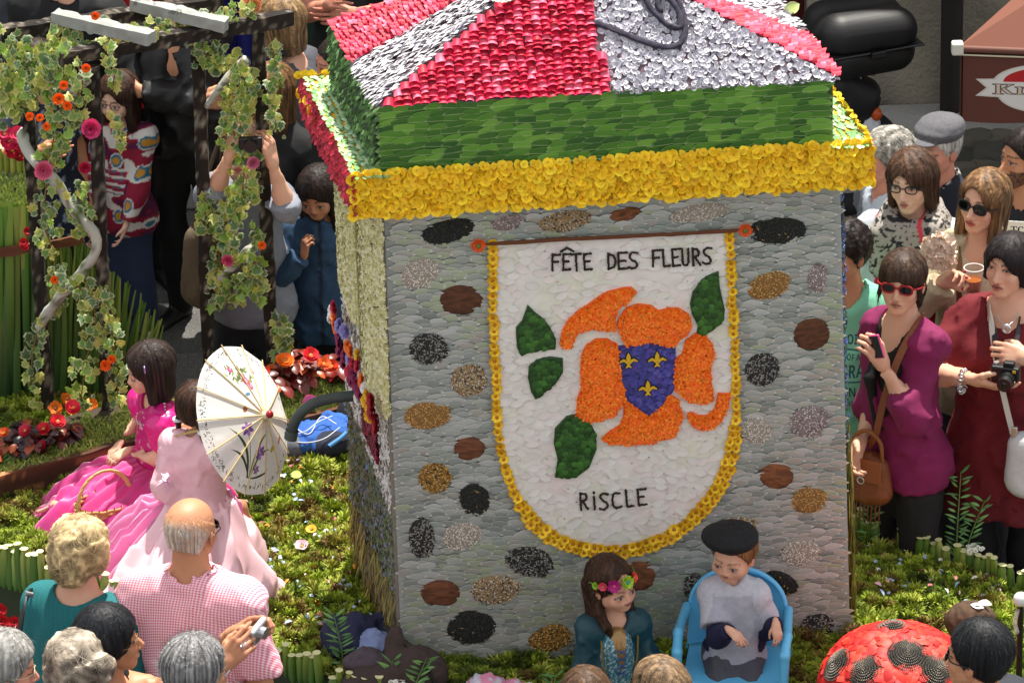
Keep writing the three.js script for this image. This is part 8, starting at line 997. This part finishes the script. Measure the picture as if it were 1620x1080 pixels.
  white('flat white flower head among the sprigs below the red tunic', 1543, 872, .08); white('flat white flower head in front of the brown bag', 628, 1086, .06);
  const rr3 = thing('red_rose_string', 'dark red roses on a ribbon along the stems at the lower left edge', 'flowers', [0, 0, 0]); for (const [x, y] of [[2, 930], [4, 948], [24, 950], [0, 962]]) part('red_rose', petalFlower({ r: .024, n: 6, w: 1.3, layers: 4, cup: .7, col: hexC(0xb00c18), inner: hexC(0x6a0610), eye: hexC(0x5a0510) }).applyMatrix4(lay(onDeck(x, y + 25, .06).add(V(0, 0, .05)), V(1, 0, 0), V(0, .7, 1))), M.petal, rr3);
  const o1 = onDeck(416, 955, .02); tag(part('dark_red_flower', petalFlower({ r: .026, n: 8, w: 1.2, layers: 3, cup: .5, col: hexC(0x8a0c1c), inner: hexC(0x4a0610), eye: hexC(0x4a0610) }).applyMatrix4(lay(o1, V(1, 0, 0), V(0, 1, .5))), M.petal), 'dark red flower on the moss beside the checked shirt sleeve', 'flower');
}
// ---- log-edged beds of bronze-leaved bedding plants
{
  reseed(74);
  const bed = (tag1, a, b, hgt, depth, label) => {
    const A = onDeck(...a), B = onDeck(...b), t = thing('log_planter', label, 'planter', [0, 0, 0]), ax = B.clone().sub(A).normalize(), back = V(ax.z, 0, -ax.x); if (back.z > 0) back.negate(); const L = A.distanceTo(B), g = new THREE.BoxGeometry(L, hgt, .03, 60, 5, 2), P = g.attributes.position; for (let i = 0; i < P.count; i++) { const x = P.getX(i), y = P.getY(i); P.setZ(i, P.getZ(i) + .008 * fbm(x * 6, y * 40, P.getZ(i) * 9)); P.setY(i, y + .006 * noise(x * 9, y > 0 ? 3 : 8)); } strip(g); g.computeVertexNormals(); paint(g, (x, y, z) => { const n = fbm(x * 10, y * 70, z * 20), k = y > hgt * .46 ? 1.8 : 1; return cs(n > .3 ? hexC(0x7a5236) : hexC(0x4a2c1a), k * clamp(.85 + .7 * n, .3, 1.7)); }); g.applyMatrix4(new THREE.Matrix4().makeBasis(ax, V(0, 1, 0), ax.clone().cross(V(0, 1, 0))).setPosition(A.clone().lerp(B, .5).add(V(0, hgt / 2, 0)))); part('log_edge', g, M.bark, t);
    const Q = new Tri(), at = (u, v, y) => A.clone().addScaledVector(ax, u * L).addScaledVector(back, v * depth).add(V(0, y, 0)), s = [.05, .035, .02]; Q.q(Q.v(...at(0, .02, hgt * .8).toArray(), s), Q.v(...at(1, .02, hgt * .8).toArray(), s), Q.v(...at(1, 1, hgt * .8).toArray(), s), Q.v(...at(0, 1, hgt * .8).toArray(), s)); part('soil', Q.geo(true), std({ ...VC, roughness: 1, side: THREE.DoubleSide }), t);
    const mg = [0x7c8a2c, 0x66781f, 0x93a040, 0x5a5a22].map((h) => leafG({ len: .03, wid: .006, n: 2, base: hexC(h), bend: .004 })), mm = new Tri(); for (let i = 0; i < 5200; i++) { const u = rnd(), v = rnd() * .75; mm.add(pick(mg), lay(at(u, v, hgt * .85 + .03 * fbm(u * L * 12, v * 4, 3) + rr(-.01, .02)), V(rr(-1, 1), rr(0, 1.5), rr(-1, 1)), V(rr(-1, 1), .4, 1), rr(.7, 1.4))); } tag(part('planter_moss', mm.geo(), M.leaf, t), null, null, null, 'stuff'); return at;
  };
  const plant = (label, P, r, n, fl, tint) => { const t = thing('bedding_plant', label, 'plant', P.toArray()), items = [], kinds = tint.map((h) => leafG({ len: .062, wid: .042, n: 4, point: .6, base: hexC(h), rim: cs(hexC(h), 1.3), vein: cs(hexC(h), 1.3), cup: .006, bend: .006 })); for (let i = 0; i < n; i++) { const a = rnd() * 6.28, e = rr(.1, 1.3), d = V(Math.cos(a) * Math.cos(e), Math.sin(e) * .85, Math.sin(a) * Math.cos(e)), p = d.clone().multiplyScalar(r * rr(.45, 1)); items.push({ k: Math.floor(rnd() * kinds.length), m: lay(p, d.clone().add(V(rr(-.5, .5), -.3, rr(-.5, .5))), V(0, 1, .3).add(d.clone().multiplyScalar(.5)), rr(.6, 1.15)) }); } scatter(t, 'leaf', kinds, items, M.gloss, 'leaves'); for (const [dx, dy, dz, c, rad] of fl) part('flower', petalFlower({ r: rad ?? .024, n: 7, w: 1.2, layers: 3, cup: .5, col: hexC(c), inner: cs(hexC(c), .6), eye: hexC(0xc89020) }).applyMatrix4(lay(V(dx, dy, dz), V(1, 0, rr(-.3, .3)), V(rr(-.4, .4), 1, .6))), M.petal, t); };
  const bron = [0x3a1410, 0x521a12, 0x2a1014, 0x6e2414, 0x8a3a14, 0x442028], red = [0x6a1a10, 0x8a2a12, 0x4a1410, 0xa84a1a, 0x5a2014];
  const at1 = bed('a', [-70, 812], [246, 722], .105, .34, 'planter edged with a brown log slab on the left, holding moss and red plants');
  plant('bronze leaved plant with orange leaves at the far left of the log planter', at1(.20, .42, .11), .10, 60, [[.02, .07, .06, 0xd84a14, .02], [-.05, .06, .06, 0xc03010, .02]], [0xa8521c, 0xc46a24, 0x6e2414, 0x8a3a14]); plant('dark purple leaved plant in the middle of the log planter', at1(.42, .40, .11), .11, 70, [[.02, .10, .05, 0xc0183a, .026], [-.06, .09, .04, 0xe05a18, .022]], [0x241218, 0x3a1820, 0x2a1a24, 0x521a12, 0x8a3a14]); plant('red leaved plant with scarlet flowers left of the post in the log planter', at1(.60, .38, .11), .10, 60, [[.0, .10, .05, 0xd01028, .03], [-.05, .08, .07, 0xc80c24, .028], [.06, .13, .0, 0xd81830, .03], [-.06, .03, .11, 0xb00c28, .022]], bron);
  const daisy = (label, px, py, v, r = .026) => { const P = onDeck(px, py + 24, .0), q = atZ(px, py, P.z), t = thing('orange_daisy', label, 'flower', [0, 0, 0]); part('stalk', paint(strip(taperTube([V(P.x, YD + .05, P.z), P.clone().lerp(q, .5).add(V(.01, 0, 0)), q], .0028, .0022, 5, 8)), hexC(0x6a8a3a)), M.leaf, t); part('flower', petalFlower({ r, n: 11, w: 1.1, layers: 2, cup: .3, col: hexC(0xf07a0a), inner: hexC(0xc04a04), eye: hexC(0xb05a08) }).applyMatrix4(lay(q, V(1, 0, 0), V(rr(-.4, .4), .8, 1))), M.petal, t); };
  daisy('orange daisy on a stalk left of the front post, upper of two', 105, 631, .2); daisy('bright orange yellow daisy on a stalk beside the front post', 143, 641, .2, .03); daisy('orange daisy in front of the log planter moss', 97, 696, .1, .03); daisy('orange bud hanging over the log slab', 44, 722, .05, .022); daisy('yellow orange flower leaning out of the dark leaves', 88, 646, .1, .03);
  const at2 = bed('b', [432, 712], [592, 662], .10, .40, 'log edged bed behind the blue backpack, filled with moss and red flowers');
  plant('red leaved plant with a large scarlet flower beside the denim jacket', at2(.62, .62, .12), .12, 80, [[.04, .12, .05, 0xe01828, .034], [-.06, .10, .05, 0xf07010, .034], [.09, .09, .06, 0xe86020, .026]], red); plant('dark red leaved plant behind the pergola post in the bed', at2(.28, .62, .12), .11, 80, [[.0, .10, .05, 0xd83010, .02], [-.05, .09, .06, 0xc81820, .022]], red); plant('low orange red plant at the tower end of the bed', at2(.92, .5, .11), .09, 50, [[-.02, .07, .06, 0xd8401a, .03]], red);
  daisy('orange bud hanging over the log behind the spout', 520, 645, .0, .02); daisy('orange bud hanging by the tower wall over the spout', 553, 640, .0, .022); daisy('orange flower low in the middle flower bed', 464, 605, .0, .02); tag(part('pink_rose_petal', petalFlower({ r: .03, n: 5, w: 1.3, layers: 2, cup: .8, col: hexC(0xe080a8), inner: hexC(0xc04a80), eye: hexC(0xd0a0b0) }).applyMatrix4(lay(at2(.42, .1, .13), V(1, 0, 0), V(.3, .6, 1))), M.petal), 'pale pink blossom lying on the moss of the middle flower bed', 'flower');
}
// ------------------------------------------------------------------ ladybird, bags, scooter, café parasol
{
  reseed(81);
  const c = onDeck(1420, 1092, .06), t = thing('ladybird', 'large red petal covered ladybird with black and white seed spots on the moss', 'ladybird ornament', c.toArray()), rx = .268, ry = .222, rz = .268;
  const at = (d) => V(d.x * rx, d.y * ry, d.z * rz), nor = (d) => V(d.x / rx, d.y / ry, d.z / rz).normalize();
  part('shell', paint(strip(new THREE.SphereGeometry(1, 40, 24, 0, 6.2832, 0, 1.75)).scale(rx, ry, rz), hexC(0x6a0a0a)), M.matte, t);
  const hit = (px, py) => { const d = rayDir(px, py), o = V(...CAM).sub(c), D = V(d.x / rx, d.y / ry, d.z / rz), O = V(o.x / rx, o.y / ry, o.z / rz), A = D.dot(D), B = O.dot(D), C = O.dot(O) - 1, q = B * B - A * C; return q < 0 ? null : O.addScaledVector(D, (-B - Math.sqrt(q)) / A); };
  const spots = [[1413, 992, .05], [1436, 1036, .067], [1370, 1062, .058], [1480, 994, .056], [1376, 986, .042], [1326, 1052, .062], [1490, 974, .04], [1450, 966, .05], [1330, 1012, .04], [1480, 1062, .06]].map(([x, y, r]) => [hit(x, y), r]).filter((s) => s[0]);
  const pk = [0xc81608, 0xdc2c14, 0xb40e08, 0xe84030, 0xa00808].map((h) => leafG({ len: .05, wid: .042, n: 4, point: .5, base: hexC(h), rim: cs(hexC(h), 1.2), cup: -.004, bend: .004, lift: .006 })), items = []; for (let i = 0; i < 1500; i++) { const y = 1 - (i + .5) / 1500 * 1.12, a = i * 2.39996, q = Math.sqrt(Math.max(0, 1 - y * y)), d = V(Math.cos(a) * q, y, Math.sin(a) * q); if (project(c.clone().add(at(d)))[1] > 1150) continue; if (spots.some(([s, r]) => at(s).distanceTo(at(d)) < r * .85)) continue; items.push({ k: Math.floor(rnd() * 5), m: lay(at(d).addScaledVector(nor(d), rr(0, .005)), V(rr(-1, 1), -1.2, rr(-1, 1)), nor(d).add(V(rr(-.2, .2), rr(-.2, .2), rr(-.2, .2))), rr(.7, 1.1)) }); } scatter(t, 'red_petal', pk, items, M.petal, 'red_petals');
  for (const [s, r] of spots) { const P = at(s).addScaledVector(nor(s), .012), N = nor(s), m = lay(P, V(1, 0, 0), N), T = new Tri(), blk = hexC(0x171412), wh = hexC(0xb8b0a0); const ctr = T.v(0, 0, .008, blk), ring = []; for (let i = 0; i < 24; i++) ring.push(T.v(Math.cos(i / 24 * 6.2832) * r, Math.sin(i / 24 * 6.2832) * r, -.012, blk)); for (let i = 0; i < 24; i++) T.f(ctr, ring[i], ring[(i + 1) % 24]); for (let q = r; q > .003; q -= .0085) for (let i = 0, n = Math.max(3, Math.round(q * 6.2832 / .0068)); i < n; i++) { const a = (i + (Math.round(q * 1000) % 2) * .5) / n * 6.2832, z = .008 - .020 * (q / r) ** 2 + .003, X = (rad, tan, h) => [Math.cos(a) * rad - Math.sin(a) * tan, Math.sin(a) * rad + Math.cos(a) * tan, h], A = T.v(...X(q - .0055, 0, z), wh), B = T.v(...X(q + .0045, 0, z + .002), blk), C = T.v(...X(q, .0027, z), blk), D = T.v(...X(q, -.0027, z), blk), E = T.v(...X(q - .001, 0, z + .0034), cs(wh, rr(.5, 1.1))); T.f(A, E, C); T.f(C, E, B); T.f(B, E, D); T.f(D, E, A); } part('seed_spot', T.geo(true).applyMatrix4(m), M.matte, t); }
  const hp = onDeck(1536, 1000, .06), H = hp.clone().sub(c); part('head', solid([el([H.x, H.y + .04, H.z], [.09, .075, .08], .03)], .010, { color: (x, y, z) => cs(hexC(0x4a3626), 1 + .6 * noise(x * 90, y * 90, z * 90)), disp: (x, y, z) => .008 * noise(x * 60, y * 60, z * 60), dispMax: .012 }), M.matte, t); for (let i = 0; i < 2; i++) part('eye_petal', leafG({ len: .05, wid: .03, n: 4, base: hexC(0xd8d4cc), cup: .004 }).applyMatrix4(lay(V(H.x + .02 + i * .03, H.y + .115, H.z + .02 - i * .02), V(1, 0, .4), V(0, 1, .4))), M.petal, t);
}
{ // blue backpack behind the parasol
  const P = onDeck(507, 712, .0), t = thing('blue_backpack', 'bright blue backpack with dark pocket and white cords lying behind the parasol', 'backpack', P.toArray(), .15);
  part('pack_body', solid([el([0, .06, 0], [.135, .05, .10], .04), el([.08, .07, -.03], [.07, .05, .07], .05), el([-.08, .05, .02], [.07, .04, .08], .05), rc([-.12, .04, .05], [.12, .06, .04], .03)], .008, { color: (x, y, z) => cs(hexC(0x2557a4), 1 + .18 * fbm(x * 14, y * 14, z * 14)), disp: fold_(.018, 2.2), dispMax: .03 }), M.cloth, t); part('dark_pocket', solid([el([.03, .055, .055], [.095, .05, .065], .03), rc([-.06, .03, .08], [.10, .04, .06], .035)], .008, { color: weave(hexC(0x10182e), .2), disp: fold_(.007, 2), dispMax: .012 }), M.cloth, t); part('grey_side', solid([el([-.10, .05, .055], [.055, .05, .05], .02)], .008, { color: weave(hexC(0x5a6068), .15) }), M.cloth, t); part('pale_stripe', strip(tubeG([[.02, .075, .12], [.07, .10, .105], [.12, .13, .075]], .008, 6)), std({ color: 0x4f90e0, roughness: .7 }), t);
  for (const pts of [[[-.12, .10, .05], [-.06, .118, .06], [-.01, .135, .03], [.05, .146, .01]], [[-.10, .115, .01], [-.05, .112, .075], [.01, .142, .0], [.06, .13, .05]], [[-.135, .085, .05], [-.07, .09, .10], [0, .10, .105], [.07, .125, .07]]]) part('cord', strip(tubeG(pts, .002, 5, 26)), std({ color: 0xd8dce0, roughness: .6 }), t);
  const st = thing('dark_bag', 'black bag leaning in the shade behind the blue backpack', 'bag', onDeck(556, 690, 0).toArray()); part('bag_body', solid([el([0, .07, 0], [.06, .09, .07], .03), el([.02, .05, .04], [.07, .07, .05], .03)], .01, { color: weave(hexC(0x0c0d12), .2) }), M.cloth, st); part('bag_handle', strip(tubeG([[-.03, .14, 0], [0, .19, .0], [.03, .14, 0]], .006, 6)), M.black, st);
}
{ // jacket and brown bag at the tower's corner
  const P = onDeck(582, 1030, 0), t = thing('crumpled_jacket', 'crumpled navy and pale blue jacket thrown down at the tower corner', 'jacket', P.toArray());
  part('jacket_body', solid([el([-.02, .04, 0], [.13, .06, .10], .04), el([-.07, .05, -.03], [.09, .07, .08], .04), rc([-.02, .10, -.02], [.10, .07, -.05], .04, .03, .04)], .007, { color: weave(hexC(0x1d2140), .2), disp: fold_(.020, 2), dispMax: .034 }), M.cloth, t); part('pale_lining', solid([el([.03, .06, .05], [.08, .04, .06], .03), rc([.02, .08, .04], [.09, .03, .10], .03, .02, .03), rc([-.04, .03, .09], [.05, .02, .12], .025, .02, .03)], .006, { color: weave(hexC(0x7d8bb4), .15), disp: fold_(.014, 2.4), dispMax: .024 }), M.cloth, t);
  const B = onDeck(640, 1092, -.01), b = thing('brown_bag', 'dark brown cloth bag with a strap in front of the tower corner', 'bag', B.toArray()); part('bag_body', solid([rc([-.16, .03, .02], [.08, .06, 0], .07, .075, .05), el([.04, .07, -.02], [.09, .09, .07], .04), el([-.03, .13, -.08], [.04, .08, .04], .05)], .008, { color: weave(hexC(0x3a2d2a), .18), disp: fold_(.013, 1.8), dispMax: .022 }), M.cloth, b); part('bag_strap', strapG([[-.06, .20, -.10], [.02, .14, -.02], [.09, .11, .06], [.12, .03, .08]], .02), std({ color: 0x1a1414, roughness: .8, side: THREE.DoubleSide }), b); part('grey_cloth', solid([el([-.13, .09, -.05], [.08, .045, .06], .03)], .008, { color: weave(hexC(0x4a4048), .2), disp: fold_(.012, 2.2), dispMax: .02 }), M.cloth, b);
  const g = thing('gift_paper', 'crinkled pale patterned paper and ribbon lying below the seated girl in teal', 'paper', onDeck(790, 1100, .0).toArray()); part('paper_sheet', solid([el([0, .02, 0], [.12, .03, .07], .03), el([-.05, .04, 0], [.06, .04, .04], .03)], .007, { color: (x, y, z) => { const n = noise(x * 40, y * 40, z * 40); return n > .3 ? hexC(0xd88aa8) : n < -.4 ? hexC(0x7a86b4) : hexC(0xc8c4d0); }, disp: fold_(.018, 3), dispMax: .03 }), M.cloth, g);
}
{ // scooter with a big top case against the wall
  const Z = -2.95, Q = (x, y, z = 0) => { const p = atZ(x, y, Z); return [p.x, p.y, z]; }, o = Q(1352, 150), t = thing('scooter', 'parked scooter with a big black top case against the house wall', 'scooter', [o[0], .12, Z], .35), L = (x, y, z) => { const p = Q(x, y); return [p[0] - o[0], p[1] - .12, z]; }, cc = L(1363, 56, 0);
  part('top_case_lid', solid([rc([cc[0] - .13, cc[1] + .045, -.08], [cc[0] + .12, cc[1] + .035, -.08], .10, .10, .05), rc([cc[0] - .13, cc[1] + .045, .08], [cc[0] + .12, cc[1] + .035, .08], .10, .10, .05), rc([cc[0] - .16, cc[1], 0], [cc[0] + .16, cc[1], 0], .08, .08, .05), cut9([0, -1, 0, -(cc[1] - .012)])], .011), std({ color: 0x0e0e11, roughness: .55 }), t); part('top_case_base', solid([rc([cc[0] - .13, cc[1] - .05, -.08], [cc[0] + .12, cc[1] - .06, -.08], .10, .09, .05), rc([cc[0] - .13, cc[1] - .05, .08], [cc[0] + .12, cc[1] - .06, .08], .10, .09, .05), cut9([0, 1, 0, cc[1] - .020])], .011), std({ color: 0x0a0a0c, roughness: .55 }), t);
  part('case_trim', strip(boxG(.44, .010, .36, .005, [cc[0], cc[1] - .016, 0])), std({ color: 0x26262a, roughness: .3 }), t); part('case_latch', strip(boxG(.07, .03, .02, .006, [cc[0], cc[1] - .02, .19])), M.black, t); part('case_lamp', strip(boxG(.10, .012, .01, .003, [cc[0] + .17, cc[1] - .02, .12], [0, .6, 0])), std({ color: 0x8a8c90, roughness: .2 }), t);
  const white = phy({ color: 0xb8bcc2, roughness: .3, clearcoat: .6 }); part('rack', strip(tubeG([L(1330, 108, -.06), L(1352, 112, 0), L(1380, 112, .05)], .014, 8)), M.metal, t); part('seat', solid([rc(L(1322, 128, 0), L(1368, 150, .0), .085, .075, .05), rc(L(1330, 160, 0), L(1362, 170, 0), .08, .07, .05)], .011, {}), std({ color: 0x0d0d10, roughness: .5 }), t);
  part('tail_fairing', solid([rc(L(1352, 122, .03), L(1382, 150, .03), .022, .02, .02), rc(L(1382, 150, .03), L(1372, 200, .03), .022, .035, .03), rc(L(1372, 200, .03), L(1345, 240, .03), .05, .06, .04), rc(L(1345, 210, -.02), L(1330, 260, -.02), .08, .09, .05)], .010, {}), white, t); part('indicator', strip(new THREE.SphereGeometry(.026, 14, 10)).scale(1, 1.2, 1).translate(...L(1380, 176, .06)), std({ color: 0xb84a12, roughness: .25 }), t); part('number_plate', strip(boxG(.02, .10, .09, .004, L(1384, 214, .0))), std({ color: 0xa8aab0, roughness: .4 }), t);
  const wheel = (x, y, n) => { const p = [x, y, 0]; part('wheel', strip(new THREE.TorusGeometry(.19, .06, 14, 36)).translate(...p), std({ color: 0x101012, roughness: .8 }), t); part('wheel_rim', strip(new THREE.CylinderGeometry(.14, .14, .05, 28).rotateX(Math.PI / 2)).translate(...p), M.metal, t); }; wheel(-.02, .25); wheel(-1.15, .25); part('floor_panel', solid([rc([-.25, .45, 0], [-.65, .30, 0], .10, .07, .06), rc([-.65, .30, 0], [-.95, .42, 0], .07, .06, .06), rc([-.95, .42, 0], [-1.02, .95, 0], .08, .07, .06)], .016, {}), white, t); part('handlebar', strip(tubeG([[-1.0, .98, -.28], [-1.03, 1.04, 0], [-1.0, .98, .28]], .016, 8)), M.black, t);
}
{ // brown café parasol with a printed valance
  const Z = -2.2, C0 = atZ(1520, 72, Z), w = 1.9, h = .30, t = thing('cafe_parasol', 'brown square café parasol with a printed beer emblem at the upper right corner', 'parasol', C0.toArray());
  const slope = atZ(1596, 0, Z - .35).sub(C0), brown = std({ color: 0x7a4a3a, roughness: .85, side: THREE.DoubleSide }), T = new Tri(), k = [1, 1, 1], a = T.v(0, 0, 0, k), b = T.v(w, -.03, .25, k), ap = T.v(w / 2 + .35, .62, -.5, k), d = T.v(w + .7, -.03, -1.05, k), e = T.v(.7, 0, -1.3, k); T.f(a, b, ap); T.f(b, d, ap); T.f(d, e, ap); T.f(e, a, ap); part('canopy', T.geo(true), brown, t);
  const tex = canvasTex(1024, 320, (c) => { c.fillStyle = '#5c3026'; c.fillRect(0, 0, 1024, 320); c.save(); c.translate(158, 138); c.scale(1.02, 1.02); const sh = () => { c.beginPath(); c.moveTo(-118, -18); c.lineTo(-84, -22); c.bezierCurveTo(-70, -70, -20, -98, 50, -98); c.bezierCurveTo(120, -98, 170, -70, 184, -22); c.lineTo(218, -18); c.lineTo(196, 14); c.lineTo(216, 50); c.lineTo(176, 52); c.bezierCurveTo(160, 110, 100, 132, 50, 132); c.bezierCurveTo(0, 132, -60, 110, -74, 52); c.lineTo(-118, 50); c.lineTo(-98, 16); c.closePath(); }; c.lineWidth = 12; c.strokeStyle = '#c9c3bc'; sh(); c.stroke(); c.fillStyle = '#d6d2cc'; sh(); c.fill(); c.save(); sh(); c.clip(); c.fillStyle = '#b01a1e'; c.beginPath(); c.ellipse(50, -14, 118, 74, 0, Math.PI, 0); c.fill(); c.restore(); c.fillStyle = '#cdb9a6'; c.strokeStyle = '#4a3a34'; c.lineWidth = 3; c.font = 'bold 66px serif'; c.fillText('Kronenb', -92, 44); c.strokeText('Kronenb', -92, 44); c.restore(); });
  const v = new THREE.PlaneGeometry(w, h, 40, 4), P = v.attributes.position; for (let i = 0; i < P.count; i++) { const u = P.getX(i) / w + .5; P.setXYZ(i, u * w + .012, P.getY(i) - h / 2 - .035 - .03 * u, .006 + .25 * u + .012 * Math.sin(u * 26) * (.5 - P.getY(i) / h)); } v.computeVertexNormals(); part('valance', v, std({ map: tex, roughness: .85, side: THREE.DoubleSide }), t);
  part('edge_bar', strip(tubeG([[0, -.012, .004], [w / 2, -.03, .129], [w, -.045, .254]], .015, 8)), std({ color: 0x6a4032, roughness: .7 }), t); part('edge_piping', strip(tubeG([[0, -.036, .012], [w / 2, -.051, .137], [w, -.066, .262]], .004, 6)), std({ color: 0xc9c0a4, roughness: .6 }), t); part('corner_cap', strip(boxG(.05, .055, .05, .01, [-.012, -.01, .0])), std({ color: 0xd0ccc0, roughness: .5 }), t); part('pole', strip(new THREE.CylinderGeometry(.03, .03, C0.y + .6, 16)).translate(w / 2 + .35, (.6 - C0.y) / 2, -.5), std({ color: 0x8a8078, roughness: .5 }), t); const vs = new THREE.PlaneGeometry(1.5, h, 30, 4); vs.rotateY(Math.PI / 2 - .494).translate(.355, -h / 2 - .035, -.65); part('side_valance', strip(vs), std({ color: 0x5c3026, roughness: .85, side: THREE.DoubleSide }), t);
}
{ // thin dark pole with a white knob, right edge
  const P = atY(1612, 1110, YD), t = thing('black_pole', 'thin black pole with a white knob at the lower right edge', 'pole', [P.x, 0, P.z]), top = atZ(1612, 956, P.z).y; part('pole', strip(new THREE.CylinderGeometry(.011, .011, top, 12)).translate(0, top / 2, 0), M.black, t); part('white_knob', strip(new THREE.SphereGeometry(.026, 16, 12)).translate(0, top + .02, 0), std({ color: 0xd8d8d6, roughness: .3 }), t); part('clear_bracket', strip(tubeG([[-.012, top - .01, .02], [-.02, top - .06, .02], [-.012, top - .10, .02]], .008, 8)), phy({ transmission: .8, thickness: 0, roughness: .2 }), t);
}
// things of a kind that the photograph shows several of
{ const g = { stem_fence: 'rows of cut stems edging the float', leafy_sprig: 'leafy sprigs stuck along the float edge', ivy_vine: 'ivy vines on the pergola', orange_blossom: 'orange blossoms in the ivy', orange_daisy: 'orange daisies in the log planters', bedding_plant: 'red leaved plants in the log planters', pink_rose: 'pink roses in the ivy', log_planter: 'log edged planters', white_flower_head: 'white flower heads among the sprigs', person: 'people at the flower parade' };
  for (const o of scene.children) { const k = o.name.replace(/_\d{3}$/, ''); if (g[k] && !o.userData.group) o.userData.group = g[k]; } }
renderer.render(scene, camera);
